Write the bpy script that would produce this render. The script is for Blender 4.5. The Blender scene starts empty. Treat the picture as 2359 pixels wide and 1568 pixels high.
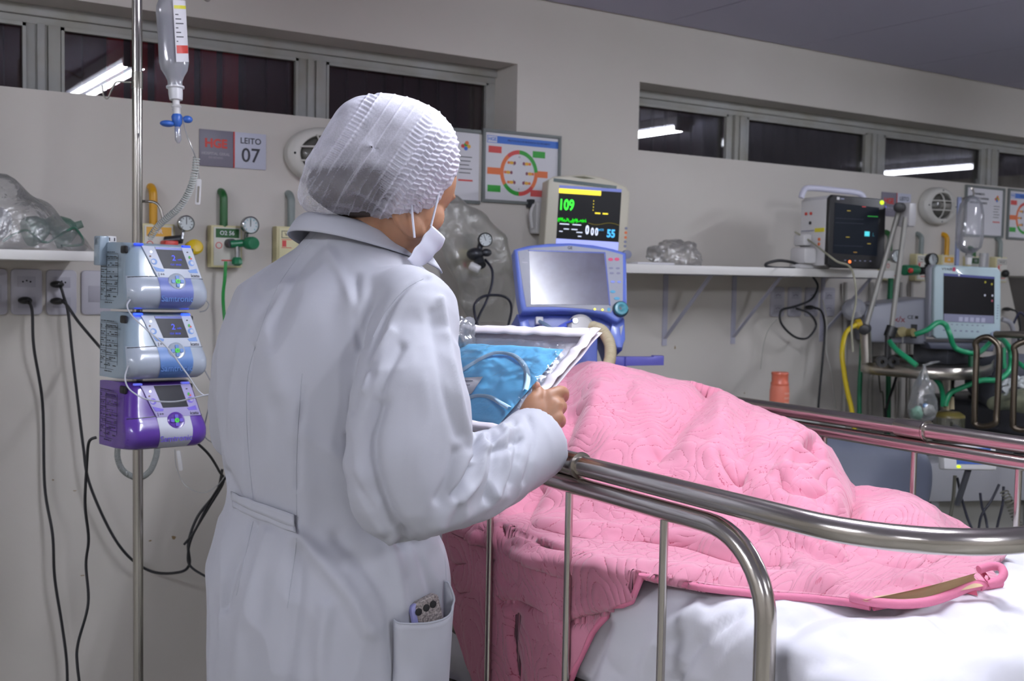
import bpy, bmesh, math, random
import numpy as np
from mathutils import Vector, Matrix, noise
sc = bpy.context.scene
COL = sc.collection
R = math.radians
# ---------------------------------------------------------------- camera, world, lights, exposure
F_PX = 2550.0
CAM_Z = 1.42
YAW, PITCH, ROLL = R(33.6), R(3.37), R(1.03)
FWD = Vector((math.sin(YAW)*math.cos(PITCH), math.cos(YAW)*math.cos(PITCH), -math.sin(PITCH)))
_r0 = Vector((math.cos(YAW), -math.sin(YAW), 0)); _u0 = _r0.cross(FWD)
RGT = _r0*math.cos(ROLL) + _u0*math.sin(ROLL)
UPV = _u0*math.cos(ROLL) - _r0*math.sin(ROLL)
EYE = Vector((0, 0, CAM_Z))
cd = bpy.data.cameras.new('camera'); cam = bpy.data.objects.new('camera', cd); COL.objects.link(cam)
cd.sensor_width = 36; cd.lens = 36*F_PX/2359; cd.clip_start = .05; cd.clip_end = 100
cam.matrix_world = Matrix(((RGT.x, UPV.x, -FWD.x, 0), (RGT.y, UPV.y, -FWD.y, 0), (RGT.z, UPV.z, -FWD.z, CAM_Z), (0, 0, 0, 1)))
cd.dof.use_dof = True; cd.dof.focus_distance = 1.8; cd.dof.aperture_fstop = 8.0
sc.camera = cam
sc.view_settings.view_transform = 'Standard'; sc.view_settings.look = 'None'
sc.view_settings.gamma = 1; sc.view_settings.use_curve_mapping = False
sc.view_settings.exposure = 0.25
wd = bpy.data.worlds.new('world'); sc.world = wd; wd.use_nodes = True
wd.node_tree.nodes['Background'].inputs[0].default_value = (.03, .024, .034, 1)
wd.node_tree.nodes['Background'].inputs[1].default_value = 1.0
# tube lamps under the ceiling: (x, y0, y1, strength); geometry is built by ceiling_light()
LAMPS = [(1.41, .65, 1.85, 118), (4.78, .65, 1.85, 105), (8.1, .65, 1.85, 24), (-1.9, .65, 1.85, 115),
         (1.41, -2.35, -1.15, 290), (-1.9, -2.35, -1.15, 70), (4.78, -2.35, -1.15, 30)]
LAMP_COL = (.94, .955, 1.0)
sc.cycles.use_denoising = True
sc.cycles.max_bounces = 8; sc.cycles.transparent_max_bounces = 24
sc.cycles.caustics_reflective = False; sc.cycles.caustics_refractive = False
sc.cycles.sample_clamp_indirect = 6

# ---------------------------------------------------------------- pixel <-> place
def ray(px, py):
    return FWD + RGT*((px-1179.5)/F_PX) + UPV*((784-py)/F_PX)
def P(px, py, z): return EYE + ray(px, py)*z
def PY(px, py, Y): d = ray(px, py); return EYE + d*(Y/d.y)
def PX(px, py, X): d = ray(px, py); return EYE + d*(X/d.x)
def PZ(px, py, Z): d = ray(px, py); return EYE + d*((Z-CAM_Z)/d.z)
_F, _Rg, _U, _E = (np.array(v) for v in (FWD, RGT, UPV, EYE))
def project(co):
    d = co - _E; z = d @ _F
    return 1179.5 + F_PX*(d @ _Rg)/z, 784 - F_PX*(d @ _U)/z, z

# ---------------------------------------------------------------- materials
def srgb(h):
    if isinstance(h, str):
        h = h.lstrip('#'); c = [int(h[i:i+2], 16)/255 for i in (0, 2, 4)]
    else: c = list(h)
    return tuple(x/12.92 if x <= .04045 else ((x+.055)/1.055)**2.4 for x in c) + (1,)
_M = {}
def mat(name, col, rough=.5, metal=0, spec=.5, emit=None, es=1, bump=None, vary=None, alpha=1, trans=0, coat=0, sheen=0, sss=0):
    """bump=(scale, strength, distance)  vary=(scale, other colour, amount)"""
    if name in _M: return _M[name]
    m = bpy.data.materials.new(name); m.use_nodes = True; nt = m.node_tree; b = nt.nodes['Principled BSDF']
    b.inputs['Base Color'].default_value = srgb(col); b.inputs['Roughness'].default_value = rough
    b.inputs['Metallic'].default_value = metal; b.inputs['Specular IOR Level'].default_value = spec
    b.inputs['Coat Weight'].default_value = coat; b.inputs['Alpha'].default_value = alpha
    b.inputs['Transmission Weight'].default_value = trans
    if sheen: b.inputs['Sheen Weight'].default_value = sheen
    if sss:
        b.inputs['Subsurface Weight'].default_value = sss; b.inputs['Subsurface Radius'].default_value = (.01, .004, .002)
        b.inputs['Subsurface Scale'].default_value = 1
    if emit: b.inputs['Emission Color'].default_value = srgb(emit); b.inputs['Emission Strength'].default_value = es
    tc = None
    if bump or vary:
        tc = nt.nodes.new('ShaderNodeTexCoord')
    if vary:
        n = nt.nodes.new('ShaderNodeTexNoise'); n.inputs['Scale'].default_value = vary[0]; n.inputs['Detail'].default_value = 5
        nt.links.new(tc.outputs['Object'], n.inputs['Vector'])
        mr = nt.nodes.new('ShaderNodeMapRange'); mr.inputs[1].default_value = .35; mr.inputs[2].default_value = .7; mr.inputs[4].default_value = vary[2]
        mx = nt.nodes.new('ShaderNodeMix'); mx.data_type = 'RGBA'
        nt.links.new(n.outputs[0], mr.inputs[0]); nt.links.new(mr.outputs[0], mx.inputs[0])
        mx.inputs[6].default_value = srgb(col); mx.inputs[7].default_value = srgb(vary[1])
        nt.links.new(mx.outputs[2], b.inputs['Base Color'])
    if bump:
        n = nt.nodes.new('ShaderNodeTexNoise'); n.inputs['Scale'].default_value = bump[0]; n.inputs['Detail'].default_value = 4
        nt.links.new(tc.outputs['Object'], n.inputs['Vector'])
        bp = nt.nodes.new('ShaderNodeBump'); bp.inputs['Strength'].default_value = bump[1]; bp.inputs['Distance'].default_value = bump[2]
        nt.links.new(n.outputs[0], bp.inputs['Height']); nt.links.new(bp.outputs[0], b.inputs['Normal'])
    _M[name] = m; return m
def film(name, col, body=.12, gloss=.10, rough=.12, edge=.5, bump=None):
    """thin clear plastic or glass: see-through, some diffuse body, a gloss that grows at grazing angles"""
    if name in _M: return _M[name]
    m = bpy.data.materials.new(name); m.use_nodes = True; nt = m.node_tree
    for n in list(nt.nodes): nt.nodes.remove(n)
    out = nt.nodes.new('ShaderNodeOutputMaterial'); t = nt.nodes.new('ShaderNodeBsdfTransparent')
    d = nt.nodes.new('ShaderNodeBsdfDiffuse'); tl = nt.nodes.new('ShaderNodeBsdfTranslucent'); g = nt.nodes.new('ShaderNodeBsdfGlossy')
    d.inputs[0].default_value = srgb(col); tl.inputs[0].default_value = srgb(col); g.inputs['Roughness'].default_value = rough
    dm = nt.nodes.new('ShaderNodeMixShader'); dm.inputs[0].default_value = .5
    nt.links.new(d.outputs[0], dm.inputs[1]); nt.links.new(tl.outputs[0], dm.inputs[2])
    lw = nt.nodes.new('ShaderNodeLayerWeight'); lw.inputs[0].default_value = .35
    m1 = nt.nodes.new('ShaderNodeMath'); m1.operation = 'MULTIPLY_ADD'; m1.inputs[1].default_value = edge; m1.inputs[2].default_value = body; m1.use_clamp = True
    nt.links.new(lw.outputs['Facing'], m1.inputs[0])
    mx = nt.nodes.new('ShaderNodeMixShader'); nt.links.new(m1.outputs[0], mx.inputs[0]); nt.links.new(t.outputs[0], mx.inputs[1]); nt.links.new(dm.outputs[0], mx.inputs[2])
    fr = nt.nodes.new('ShaderNodeFresnel'); fr.inputs[0].default_value = 1.45
    m2 = nt.nodes.new('ShaderNodeMath'); m2.operation = 'MULTIPLY_ADD'; m2.inputs[1].default_value = .8; m2.inputs[2].default_value = gloss; m2.use_clamp = True
    nt.links.new(fr.outputs[0], m2.inputs[0])
    mg = nt.nodes.new('ShaderNodeMixShader'); nt.links.new(m2.outputs[0], mg.inputs[0]); nt.links.new(mx.outputs[0], mg.inputs[1]); nt.links.new(g.outputs[0], mg.inputs[2])
    nt.links.new(mg.outputs[0], out.inputs[0])
    if bump:
        tc = nt.nodes.new('ShaderNodeTexCoord'); n = nt.nodes.new('ShaderNodeTexNoise'); n.inputs['Scale'].default_value = bump[0]; n.inputs['Detail'].default_value = 5; n.inputs['Distortion'].default_value = .6
        nt.links.new(tc.outputs['Object'], n.inputs['Vector'])
        bp = nt.nodes.new('ShaderNodeBump'); bp.inputs['Strength'].default_value = bump[1]; bp.inputs['Distance'].default_value = bump[2]
        nt.links.new(n.outputs[0], bp.inputs['Height'])
        for s in (d, g, fr): nt.links.new(bp.outputs[0], s.inputs['Normal'])
    _M[name] = m; return m

# ---------------------------------------------------------------- mesh builder: everything added becomes ONE mesh
def smooth_path(pts, n=8, closed=False):
    pts = [Vector(p) for p in pts]
    if len(pts) < 3 or n < 2: return pts
    out = []; m = len(pts)
    rng = range(m) if closed else range(m-1)
    for i in rng:
        if closed: a, b, c, d = pts[(i-1) % m], pts[i], pts[(i+1) % m], pts[(i+2) % m]
        else: a, b, c, d = pts[max(i-1, 0)], pts[i], pts[i+1], pts[min(i+2, m-1)]
        for k in range(n):
            t = k/n; t2 = t*t; t3 = t2*t
            out.append(.5*((2*b) + (c-a)*t + (2*a-5*b+4*c-d)*t2 + (3*b-a-3*c+d)*t3))
    if not closed: out.append(pts[-1])
    return out
_fonts = {}
class B:
    def __init__(s): s.bm = bmesh.new(); s.mats = []
    def mi(s, m):
        if m is None: return 0
        if m not in s.mats: s.mats.append(m)
        return s.mats.index(m)
    def _merge(s, bm2, m=None, xf=None):
        if xf is not None: bmesh.ops.transform(bm2, matrix=xf, verts=bm2.verts)
        me = bpy.data.meshes.new('tmp'); i = s.mi(m)
        for f in bm2.faces: f.material_index = i
        bm2.to_mesh(me); bm2.free(); s.bm.from_mesh(me); bpy.data.meshes.remove(me); return s
    def box(s, x0, x1, y0, y1, z0, z1, bev=0, m=None, xf=None, seg=2):
        b = bmesh.new(); bmesh.ops.create_cube(b, size=1)
        for v in b.verts: v.co = Vector(((x0+x1)/2+v.co.x*(x1-x0), (y0+y1)/2+v.co.y*(y1-y0), (z0+z1)/2+v.co.z*(z1-z0)))
        if bev: bmesh.ops.bevel(b, geom=b.edges[:], offset=bev, segments=seg, affect='EDGES', profile=.5)
        return s._merge(b, m, xf)
    def tube(s, pts, r, seg=12, sm=0, closed=False, m=None, caps=True, sq=1.0, up=None):
        n0 = len(pts); pts = smooth_path(pts, sm, closed) if sm else [Vector(p) for p in pts]
        n = len(pts)
        if isinstance(r, (list, tuple)) and len(r) == n0 and n != n0:
            r = [float(np.interp(i/(n-1)*(n0-1), range(n0), r)) for i in range(n)]
        i0 = s.mi(m)
        rr = r if callable(r) else None
        rings = []; nrm = None
        for i, p in enumerate(pts):
            if closed: t = (pts[(i+1) % n]-pts[i-1]).normalized()
            else: t = (pts[min(i+1, n-1)]-pts[max(i-1, 0)]).normalized()
            if nrm is None:
                a = Vector(up) if up else (Vector((0, 0, 1)) if abs(t.z) < .9 else Vector((1, 0, 0)))
                nrm = (a - t*a.dot(t)).normalized()
            else:
                nrm = (nrm - t*nrm.dot(t)); nrm = nrm.normalized() if nrm.length > 1e-6 else t.orthogonal().normalized()
            bn = t.cross(nrm); rad = rr(i/(n-1)) if rr else (r[i] if isinstance(r, (list, tuple)) else r)
            rings.append([s.bm.verts.new(p + nrm*(math.cos(2*math.pi*k/seg)*rad) + bn*(math.sin(2*math.pi*k/seg)*rad*sq)) for k in range(seg)])
        L = n if closed else n-1
        for i in range(L):
            a, b = rings[i], rings[(i+1) % n]
            for k in range(seg):
                f = s.bm.faces.new((a[k], a[(k+1) % seg], b[(k+1) % seg], b[k])); f.material_index = i0
        if caps and not closed:
            f = s.bm.faces.new(rings[0][::-1]); f.material_index = i0
            f = s.bm.faces.new(rings[-1]); f.material_index = i0
        return s
    def cyl(s, a, b, r, r2=None, seg=20, m=None, bev=0):
        a, b = Vector(a), Vector(b); r2 = r if r2 is None else r2
        if bev:
            d = (b-a).normalized()
            return s.tube([a, a+d*bev*.3, a+d*bev, b-d*bev, b-d*bev*.3, b], [r-bev, r-bev*.3, r, r2, r2-bev*.3, r2-bev], seg=seg, m=m)
        return s.tube([a, b], [r, r2], seg=seg, m=m)
    def lathe(s, prof, o=(0, 0, 0), ax=(0, 0, 1), seg=28, m=None, sx=1, sy=1):
        """prof: list of (radius, height) along ax from o"""
        o = Vector(o); ax = Vector(ax).normalized(); u = ax.orthogonal().normalized()
        if abs(ax.z) > .9: u = Vector((1, 0, 0))
        elif abs(ax.z) < .1: u = Vector((0, 0, 1)).cross(ax).normalized()
        w = ax.cross(u); i0 = s.mi(m); rings = []
        for r, h in prof:
            if r < 1e-6: rings.append([s.bm.verts.new(o+ax*h)])
            else: rings.append([s.bm.verts.new(o+ax*h+u*(math.cos(2*math.pi*k/seg)*r*sx)+w*(math.sin(2*math.pi*k/seg)*r*sy)) for k in range(seg)])
        for a, b in zip(rings, rings[1:]):
            for k in range(seg):
                q = (k+1) % seg
                vs = [a[0], b[q], b[k]] if len(a) == 1 else ([a[k], a[q], b[0]] if len(b) == 1 else [a[k], a[q], b[q], b[k]])
                if len(set(vs)) >= 3:
                    try: f = s.bm.faces.new(vs); f.material_index = i0
                    except ValueError: pass
        return s
    def prism(s, poly, z0, z1, bev=0, m=None, xf=None, seg=2):
        """polygon in local xy, extruded z0..z1"""
        b = bmesh.new(); vs = [b.verts.new((x, y, z0)) for x, y in poly]; f = b.faces.new(vs); b.faces.ensure_lookup_table()
        r = bmesh.ops.extrude_face_region(b, geom=[f])
        for v in r['geom']:
            if isinstance(v, bmesh.types.BMVert): v.co.z = z1
        bmesh.ops.recalc_face_normals(b, faces=b.faces[:])
        if bev:
            ed = [e for e in b.edges if abs(e.verts[0].co.z-e.verts[1].co.z) < 1e-7 and abs(e.verts[0].co.z-z1) < 1e-6]
            bmesh.ops.bevel(b, geom=ed, offset=bev, segments=seg, affect='EDGES', profile=.5)
        return s._merge(b, m, xf)
    def quad(s, *pts, m=None):
        f = s.bm.faces.new([s.bm.verts.new(Vector(p)) for p in pts]); f.material_index = s.mi(m); return s
    def grid(s, fn, nu, nv, m=None, cu=False, cv=False):
        i0 = s.mi(m); g = [[s.bm.verts.new(Vector(fn(i/(nu if cu else nu-1), j/(nv if cv else nv-1)))) for j in range(nv)] for i in range(nu)]
        for i in range(nu if cu else nu-1):
            for j in range(nv if cv else nv-1):
                a, b = (i+1) % nu, (j+1) % nv
                f = s.bm.faces.new((g[i][j], g[a][j], g[a][b], g[i][b])); f.material_index = i0
        return s
    def ball(s, c, r, m=None, sub=3, rot=None):
        b = bmesh.new(); bmesh.ops.create_icosphere(b, subdivisions=sub, radius=1)
        r = r if isinstance(r, (tuple, list)) else (r, r, r)
        M = Matrix.Translation(Vector(c)) @ (rot.to_4x4() if rot else Matrix()) @ Matrix.Diagonal((*r, 1))
        return s._merge(b, m, M)
    def text(s, t, x, y, size, z=0, m=None, ext=.0004, align='CENTER', bold=0, xf=None, sx=1):
        c = bpy.data.curves.new('t', 'FONT'); c.body = t; c.size = size; c.align_x = align; c.align_y = 'CENTER'; c.extrude = ext; c.offset = bold; c.resolution_u = 3
        o = bpy.data.objects.new('t', c); me = bpy.data.meshes.new_from_object(o)
        b = bmesh.new(); b.from_mesh(me); bpy.data.objects.remove(o); bpy.data.curves.remove(c); bpy.data.meshes.remove(me)
        for v in b.verts: v.co = Vector((v.co.x*sx + x, v.co.y + y, v.co.z + z))
        return s._merge(b, m, xf)
    def build(s, name, m=None, parent=None, sharp=38, label=None, recalc=True):
        if recalc: bmesh.ops.recalc_face_normals(s.bm, faces=s.bm.faces[:])
        me = bpy.data.meshes.new(name); s.bm.to_mesh(me); s.bm.free()
        ms = list(s.mats) or [m]
        for x in ms: me.materials.append(x)
        me.shade_smooth()
        if sharp < 180: me.set_sharp_from_angle(angle=R(sharp))
        o = bpy.data.objects.new(name, me); COL.objects.link(o)
        if parent is not None: o.parent = parent
        if label: o['label'] = label
        return o
def thick(o, t_): m_ = o.modifiers.new('thick', 'SOLIDIFY'); m_.thickness = t_; m_.offset = 0; return o
def tag(o, label, cat, group=None, kind=None):
    o['label'] = label; o['category'] = cat
    if group: o['group'] = group
    if kind: o['kind'] = kind
    return o
def structure(o): o['kind'] = 'structure'; return o
def frame_at(loc, az=180, tilt=0, roll=0):
    """local x right, y up, z out of the face that looks along compass az (0 = +Y, 90 = +X)"""
    a = R(az); n = Vector((math.sin(a), math.cos(a), 0)); x = Vector((-n.y, n.x, 0))
    M = Matrix(((x.x, 0, n.x, 0), (x.y, 0, n.y, 0), (0, 1, 0, 0), (0, 0, 0, 1)))
    return Matrix.Translation(Vector(loc)) @ M @ Matrix.Rotation(R(tilt), 4, 'X') @ Matrix.Rotation(R(roll), 4, 'Z')
def thing(name, label, cat, M=None, group=None):
    o = bpy.data.objects.new(name, None); COL.objects.link(o); o.empty_display_size = .05
    if M is not None: o.matrix_world = M if isinstance(M, Matrix) else Matrix.Translation(Vector(M))
    return tag(o, label, cat, group)
def dup(root, M, label, group=None):
    r = root.copy(); COL.objects.link(r); r.matrix_world = M; r['label'] = label
    if group: r['group'] = group
    for ch in list(root.children):
        c = ch.copy(); COL.objects.link(c); c.parent = r
        for g in list(ch.children):
            d = g.copy(); COL.objects.link(d); d.parent = c
    return r
def rrect(w, h, r, n=5, cx=0, cy=0):
    out = []
    for k, (sx, sy) in enumerate(((1, 1), (-1, 1), (-1, -1), (1, -1))):
        for i in range(n+1):
            a = math.pi/2*(k + i/n); out.append((cx+sx*(w/2-r)+r*math.cos(a), cy+sy*(h/2-r)+r*math.sin(a)))
    return out
def ellipse(w, h, n=32, cx=0, cy=0): return [(cx+w/2*math.cos(2*math.pi*i/n), cy+h/2*math.sin(2*math.pi*i/n)) for i in range(n)]
def lerp_table(t, x):
    xs = [r[0] for r in t]
    return [float(np.interp(x, xs, [r[k] for r in t])) for k in range(1, len(t[0]))]
def smooth_table(t, x):
    xs = np.array([r[0] for r in t], float); out = []
    for k in range(1, len(t[0])):
        ys = np.array([r[k] for r in t], float)
        i = int(np.clip(np.searchsorted(xs, x)-1, 0, len(xs)-2)); h = xs[i+1]-xs[i]; u = min(max((x-xs[i])/h, 0), 1)
        d = np.gradient(ys, xs); u2 = u*u; u3 = u2*u
        out.append(float((2*u3-3*u2+1)*ys[i]+(u3-2*u2+u)*h*d[i]+(-2*u3+3*u2)*ys[i+1]+(u3-u2)*h*d[i+1]))
    return out
# common materials
CHROME = mat('brushed_steel', '#b4b0aa', rough=.16, metal=1, bump=(400, .02, .001))
STEEL = mat('dull_steel', '#9c9890', rough=.32, metal=1)
BLACK = mat('black_plastic', '#141416', rough=.45)
CABLE = mat('black_cable', '#1b1c20', rough=.5)
WHITEP = mat('white_plastic', '#c9c8c8', rough=.4)
CREAM = mat('cream_plastic', '#cfc79a', rough=.5)
PAPER = mat('white_paper', '#d4d3d8', rough=.7)
# ---------------------------------------------------------------- room
WALL = mat('painted_wall', '#c8c3bc', rough=.62, spec=.35, vary=(1.3, '#bbb6ad', .5), bump=(60, .06, .002))
CEILM = mat('ceiling_board', '#adacc0', rough=.7)
FLOORM = mat('grey_vinyl_floor', '#a8a69c', rough=.35, vary=(3, '#98968c', .6))
FRAMEM = mat('aged_window_frame', '#9d9e9c', rough=.5, vary=(9, '#8a8470', .55))
DARKGAP = mat('dark_gap', '#1d1c20', rough=.9)
X0, X1, Y0, Y1, ZC, T = -3.2, 9.6, -3.6, 3.4, 2.43, .22
SILL, HEAD = 1.922, 2.188            # clerestory opening
b = B()                                # far wall with two long openings
op = [(-3.2+.6, 2.262), (2.84, X1-.4)]
b.box(X0-T, X1+T, Y1, Y1+T, 0, SILL); b.box(X0-T, X1+T, Y1, Y1+T, HEAD, ZC+.1)
for xa, xb in ((X0-T, op[0][0]), (op[0][1], op[1][0]), (op[1][1], X1+T)): b.box(xa, xb, Y1, Y1+T, SILL, HEAD)
structure(b.build('wall_back', WALL))
b = B(); b.box(X0-T, X0, Y0-T, Y1, 0, ZC+.1); structure(b.build('wall_left', WALL))
b = B(); b.box(X1, X1+T, Y0-T, Y1, 0, ZC+.1); structure(b.build('wall_right', WALL))
b = B(); b.box(X0, X1, Y0-T, Y0, 0, ZC+.1); structure(b.build('wall_front', WALL))
b = B(); b.box(X0-T, X1+T, Y0-T, Y1+T, -.1, 0); structure(b.build('floor', FLOORM))
b = B(); xs = [2.945+.745*k for k in range(-9, 10)]
xs = [X0]+[x for x in xs if X0+.1 < x < X1-.1]+[X1]
for a, c in zip(xs, xs[1:]):
    for ya, yb in ((Y0, -.5), (-.5, Y1-.012)):
        b.box(a+.002, c-.002, ya+.002, yb-.002, ZC, ZC+.018, bev=.0015, m=CEILM, seg=1)
b.box(X0-T, X1+T, Y0-T, Y1+T, ZC+.02, ZC+.1, m=DARKGAP)
structure(b.build('ceiling'))
# faint horizontal joint in the wall plaster at the right of the monitors
# windows: aluminium sashes and panes in the two openings
YG = 3.56
GLASS = film('window_glass', '#101014', body=.0, gloss=.02, rough=.01, edge=.0)
def window(n, xa, xb, panes):
    """panes: list of (x0, x1) clear glass spans at YG"""
    b = B(); zt, zb = 2.135, SILL-.03
    b.box(xa, xb, YG-.01, YG+.03, zt, HEAD, bev=.002); b.box(xa, xb, YG-.025, YG-.008, zt+.022, HEAD, bev=.002)
    b.box(xa, xb, YG-.01, YG+.03, zb-.02, zb+.015)
    edges = [xa] + [v for p in panes for v in p] + [xb]
    for k in range(0, len(edges), 2):
        l, r = edges[k], edges[k+1]
        if r-l < .002: continue
        b.box(l, r, YG-.01, YG+.03, zb, zt, bev=.002)
        if r-l > .05:
            w = (r-l); b.box(l+w*.30, l+w*.52, YG-.024, YG-.008, zb, zt, bev=.002); b.box(l+w*.62, r-w*.02, YG-.018, YG-.008, zb, zt, bev=.002)
    for l, r in panes:
        b.box(l, l+.009, YG-.016, YG, zb, zt); b.box(r-.009, r, YG-.016, YG, zb, zt); b.box(l, r, YG-.016, YG, zt-.010, zt)
    o = structure(b.build('window_%d' % n, FRAMEM))
    for l, r in panes:
        g = B(); g.box(l+.001, r-.001, YG+.006, YG+.011, zb+.015, zt-.001); g.build('window_pane', GLASS, o)
    return o
def gx(px, py, Y=YG): return PY(px, py, Y).x
window(1, op[0][0], op[0][1], [(op[0][0]+.05, gx(-420, 100)), (gx(-370, 100), gx(58, 150)), (gx(139, 150), gx(683, 210)), (gx(748, 220), gx(1119, 250))])
window(2, op[1][0], op[1][1], [(gx(1440, 300), gx(1671, 310)), (gx(1715, 320), gx(1990, 340)), (gx(2030, 350), gx(2256, 380)), (gx(2291, 390), gx(2359+190, 400)), (gx(2359+225, 400), op[1][1]-.05)])
# outside: neighbouring building with dark red ribbed cladding
RIB = mat('dark_red_cladding', '#5e3438', rough=.7)
RIB2 = mat('bright_red_cladding', '#c8141c', rough=.6)
b = B()
for k in range(150):
    x = -3+k*.11; b.box(x, x+.07, 5.35, 5.38, 1.3, 3.05, m=RIB2 if 1.22 < x < 1.85 else RIB)
b.box(-3.5, 14, 5.38, 5.5, 0, 3.1, m=RIB); b.box(-3.5, 14, 4.9, 5.6, 3.1, 3.25, m=DARKGAP)
o = b.build('neighbouring_building'); tag(o, 'dark red ribbed cladding of the building outside the high windows', 'building')
# ---------------------------------------------------------------- ceiling lights (room lamps)
LIGHTM = mat('lamp_housing', '#d8d8e0', rough=.4)
def ceiling_light(x, y0, y1, s, label):
    t = thing('ceiling_light', label, 'ceiling light', (x, (y0+y1)/2, ZC), 'tube lamps on the ceiling')
    L = (y1-y0)/2; b = B()
    b.prism([(-.085, 0), (.085, 0), (.07, -.045), (-.07, -.045)], -L-.03, L+.03, xf=Matrix.Rotation(R(90), 4, 'X'))
    for sy in (-1, 1): b.box(-.07, .07, sy*L-.012, sy*L+.012, -.085, -.04, bev=.003)
    b.build('housing', LIGHTM, t)
    m = mat('tube_glow_%d' % round(s), '#ffffff', emit=LAMP_COL, es=s)
    for sx in (-.04, .04):
        c = B(); c.cyl((sx, -L+.012, -.065), (sx, L-.012, -.065), .013, seg=12); c.build('tube', m, t)
for k, (x, a, c, s) in enumerate(LAMPS):
    ceiling_light(x, a, c, s, ['tube lamp on the ceiling above the pink-covered bed', 'tube lamp above the bed behind, second to the right', 'tube lamp on the ceiling at the far right end',
      'tube lamp on the ceiling to the left of the infusion pole', 'tube lamp behind the camera in line with the near bed', 'tube lamp behind the camera at far left', 'tube lamp behind the camera to the right'][k])
# ---------------------------------------------------------------- things on the back wall (local frame: x right, y up, z out)
YW = 3.4
def wf(x, z, y=YW): return frame_at((x, y, z), 180)
INK = mat('black_ink', '#2b2b33', rough=.6); RED = mat('red_print', '#c0392f', rough=.5); GREYP = mat('grey_sign_panel', '#76727f', rough=.45)
SIGNW = mat('pale_sign_panel', '#b9bccb', rough=.45); WHITETXT = mat('pale_lettering', '#a8a5ac', rough=.5)
def sign(x, z, num, label):
    t = thing('bed_sign', label, 'sign', wf(x, z)); w, h = .214, .112
    b = B(); b.box(-w/2, .0, -h/2, h/2, 0, .005, bev=.001, m=GREYP); b.build('logo_panel', None, t)
    b = B(); b.box(.004, w/2, -h/2, h/2, 0, .005, bev=.001, m=SIGNW); b.build('number_panel', None, t)
    b = B(); b.box(0, .004, -h/2, h/2, 0, .006, m=RED); b.build('red_stripe', None, t)
    b = B(); b.text('HGE', -.056, .014, .036, z=.0052, bold=.0016); b.build('logo_lettering', RED, t)
    b = B(); b.text('HOSPITAL GERAL', -.056, -.017, .0115, z=.0052, bold=.0002); b.text('DO ESTADO', -.056, -.029, .008, z=.0052); b.build('small_lettering', WHITETXT, t)
    b = B(); b.text('LEITO', .056, .03, .026, z=.0052, bold=.0004); (b.text(num, .056, -.016, .062, z=.0052, bold=.0006) if num else None); b.build('number_lettering', INK, t)
sign(1.197, 1.796, '07', 'grey and white sign reading LEITO 07 on the wall beside the infusion pole')
sign(4.43, 1.786, '', 'grey and white LEITO sign half hidden behind the black-framed monitor')
LAMPC = mat('lamp_glass_dark', '#55544f', rough=.25, spec=.7); LAMPG = mat('guard_paint', '#c6c4bd', rough=.5)
def bulkhead(x, z, label):
    t = thing('bulkhead_light', label, 'wall light', wf(x, z), 'round caged bulkhead lights')
    b = B(); b.lathe([(0, 0), (.118, 0), (.124, .006), (.124, .036), (.116, .046), (.10, .052), (.088, .052), (.084, .046), (.084, .03), (0, .03)], ax=(0, 0, 1), sy=.73, seg=48); b.build('ring_housing', LAMPG, t)
    b = B(); b.lathe([(.084, .03), (.083, .04), (.07, .056), (.045, .068), (0, .072)], ax=(0, 0, 1), sy=.73, seg=40); b.build('glass_dome', LAMPC, t)
    b = B(); b.cyl((-.045, 0, .055), (.045, 0, .055), .02, seg=14); b.build('bulb', mat('unlit_bulb', '#8d8a84', rough=.3), t)
    b = B()
    for x0 in (-.03, .03): b.tube([(x0, -.066, .046), (x0, -.045, .07), (x0, 0, .083), (x0, .045, .07), (x0, .066, .046)], .0032, seg=8, sm=5)
    for y0 in (-.022, .022): b.tube([(-.09, y0, .046), (-.055, y0, .07), (0, y0, .083), (.055, y0, .07), (.09, y0, .046)], .0032, seg=8, sm=5)
    b.build('guard', LAMPG, t)
    b = B()
    for a in (0, 90, 180, 270): b.ball((.104*math.cos(R(a)), .075*math.sin(R(a)), .05), .004, sub=2)
    b.build('screws', DARKGAP, t)
bulkhead(1.487, 1.797, 'round caged wall light left of the white cap'); bulkhead(4.72, 1.793, 'round caged wall light right of the tall black-framed monitor')
# framed notices
GREYF = mat('grey_frame', '#6e7372', rough=.5)
def frame_b(b, w, h, t=.011, d=.012):
    b.box(-w/2, w/2, h/2-t, h/2, 0, d, bev=.001); b.box(-w/2, w/2, -h/2, -h/2+t, 0, d, bev=.001)
    b.box(-w/2, -w/2+t, -h/2+t, h/2-t, 0, d, bev=.001); b.box(w/2-t, w/2, -h/2+t, h/2-t, 0, d, bev=.001)
BLUEH = mat('blue_print', '#3f6fc4', rough=.5); GRN = mat('green_print', '#2f9a36', rough=.5); ORG = mat('orange_print', '#d9703f', rough=.5); YEL = mat('yellow_print', '#dba63a', rough=.5); REDC = mat('soft_red_print', '#c94a48', rough=.5); PURP = mat('plum_print', '#7c4059', rough=.5)
def arcband(b, r0, r1, a0, a1, z, m, cx=0, cy=0, n=16):
    pts = [(cx+r1*math.cos(R(a0+(a1-a0)*i/n)), cy+r1*math.sin(R(a0+(a1-a0)*i/n))) for i in range(n+1)]
    pts += [(cx+r0*math.cos(R(a1-(a1-a0)*i/n)), cy+r0*math.sin(R(a1-(a1-a0)*i/n))) for i in range(n+1)]
    b.prism(pts, z, z+.0006, m=m)
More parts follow.
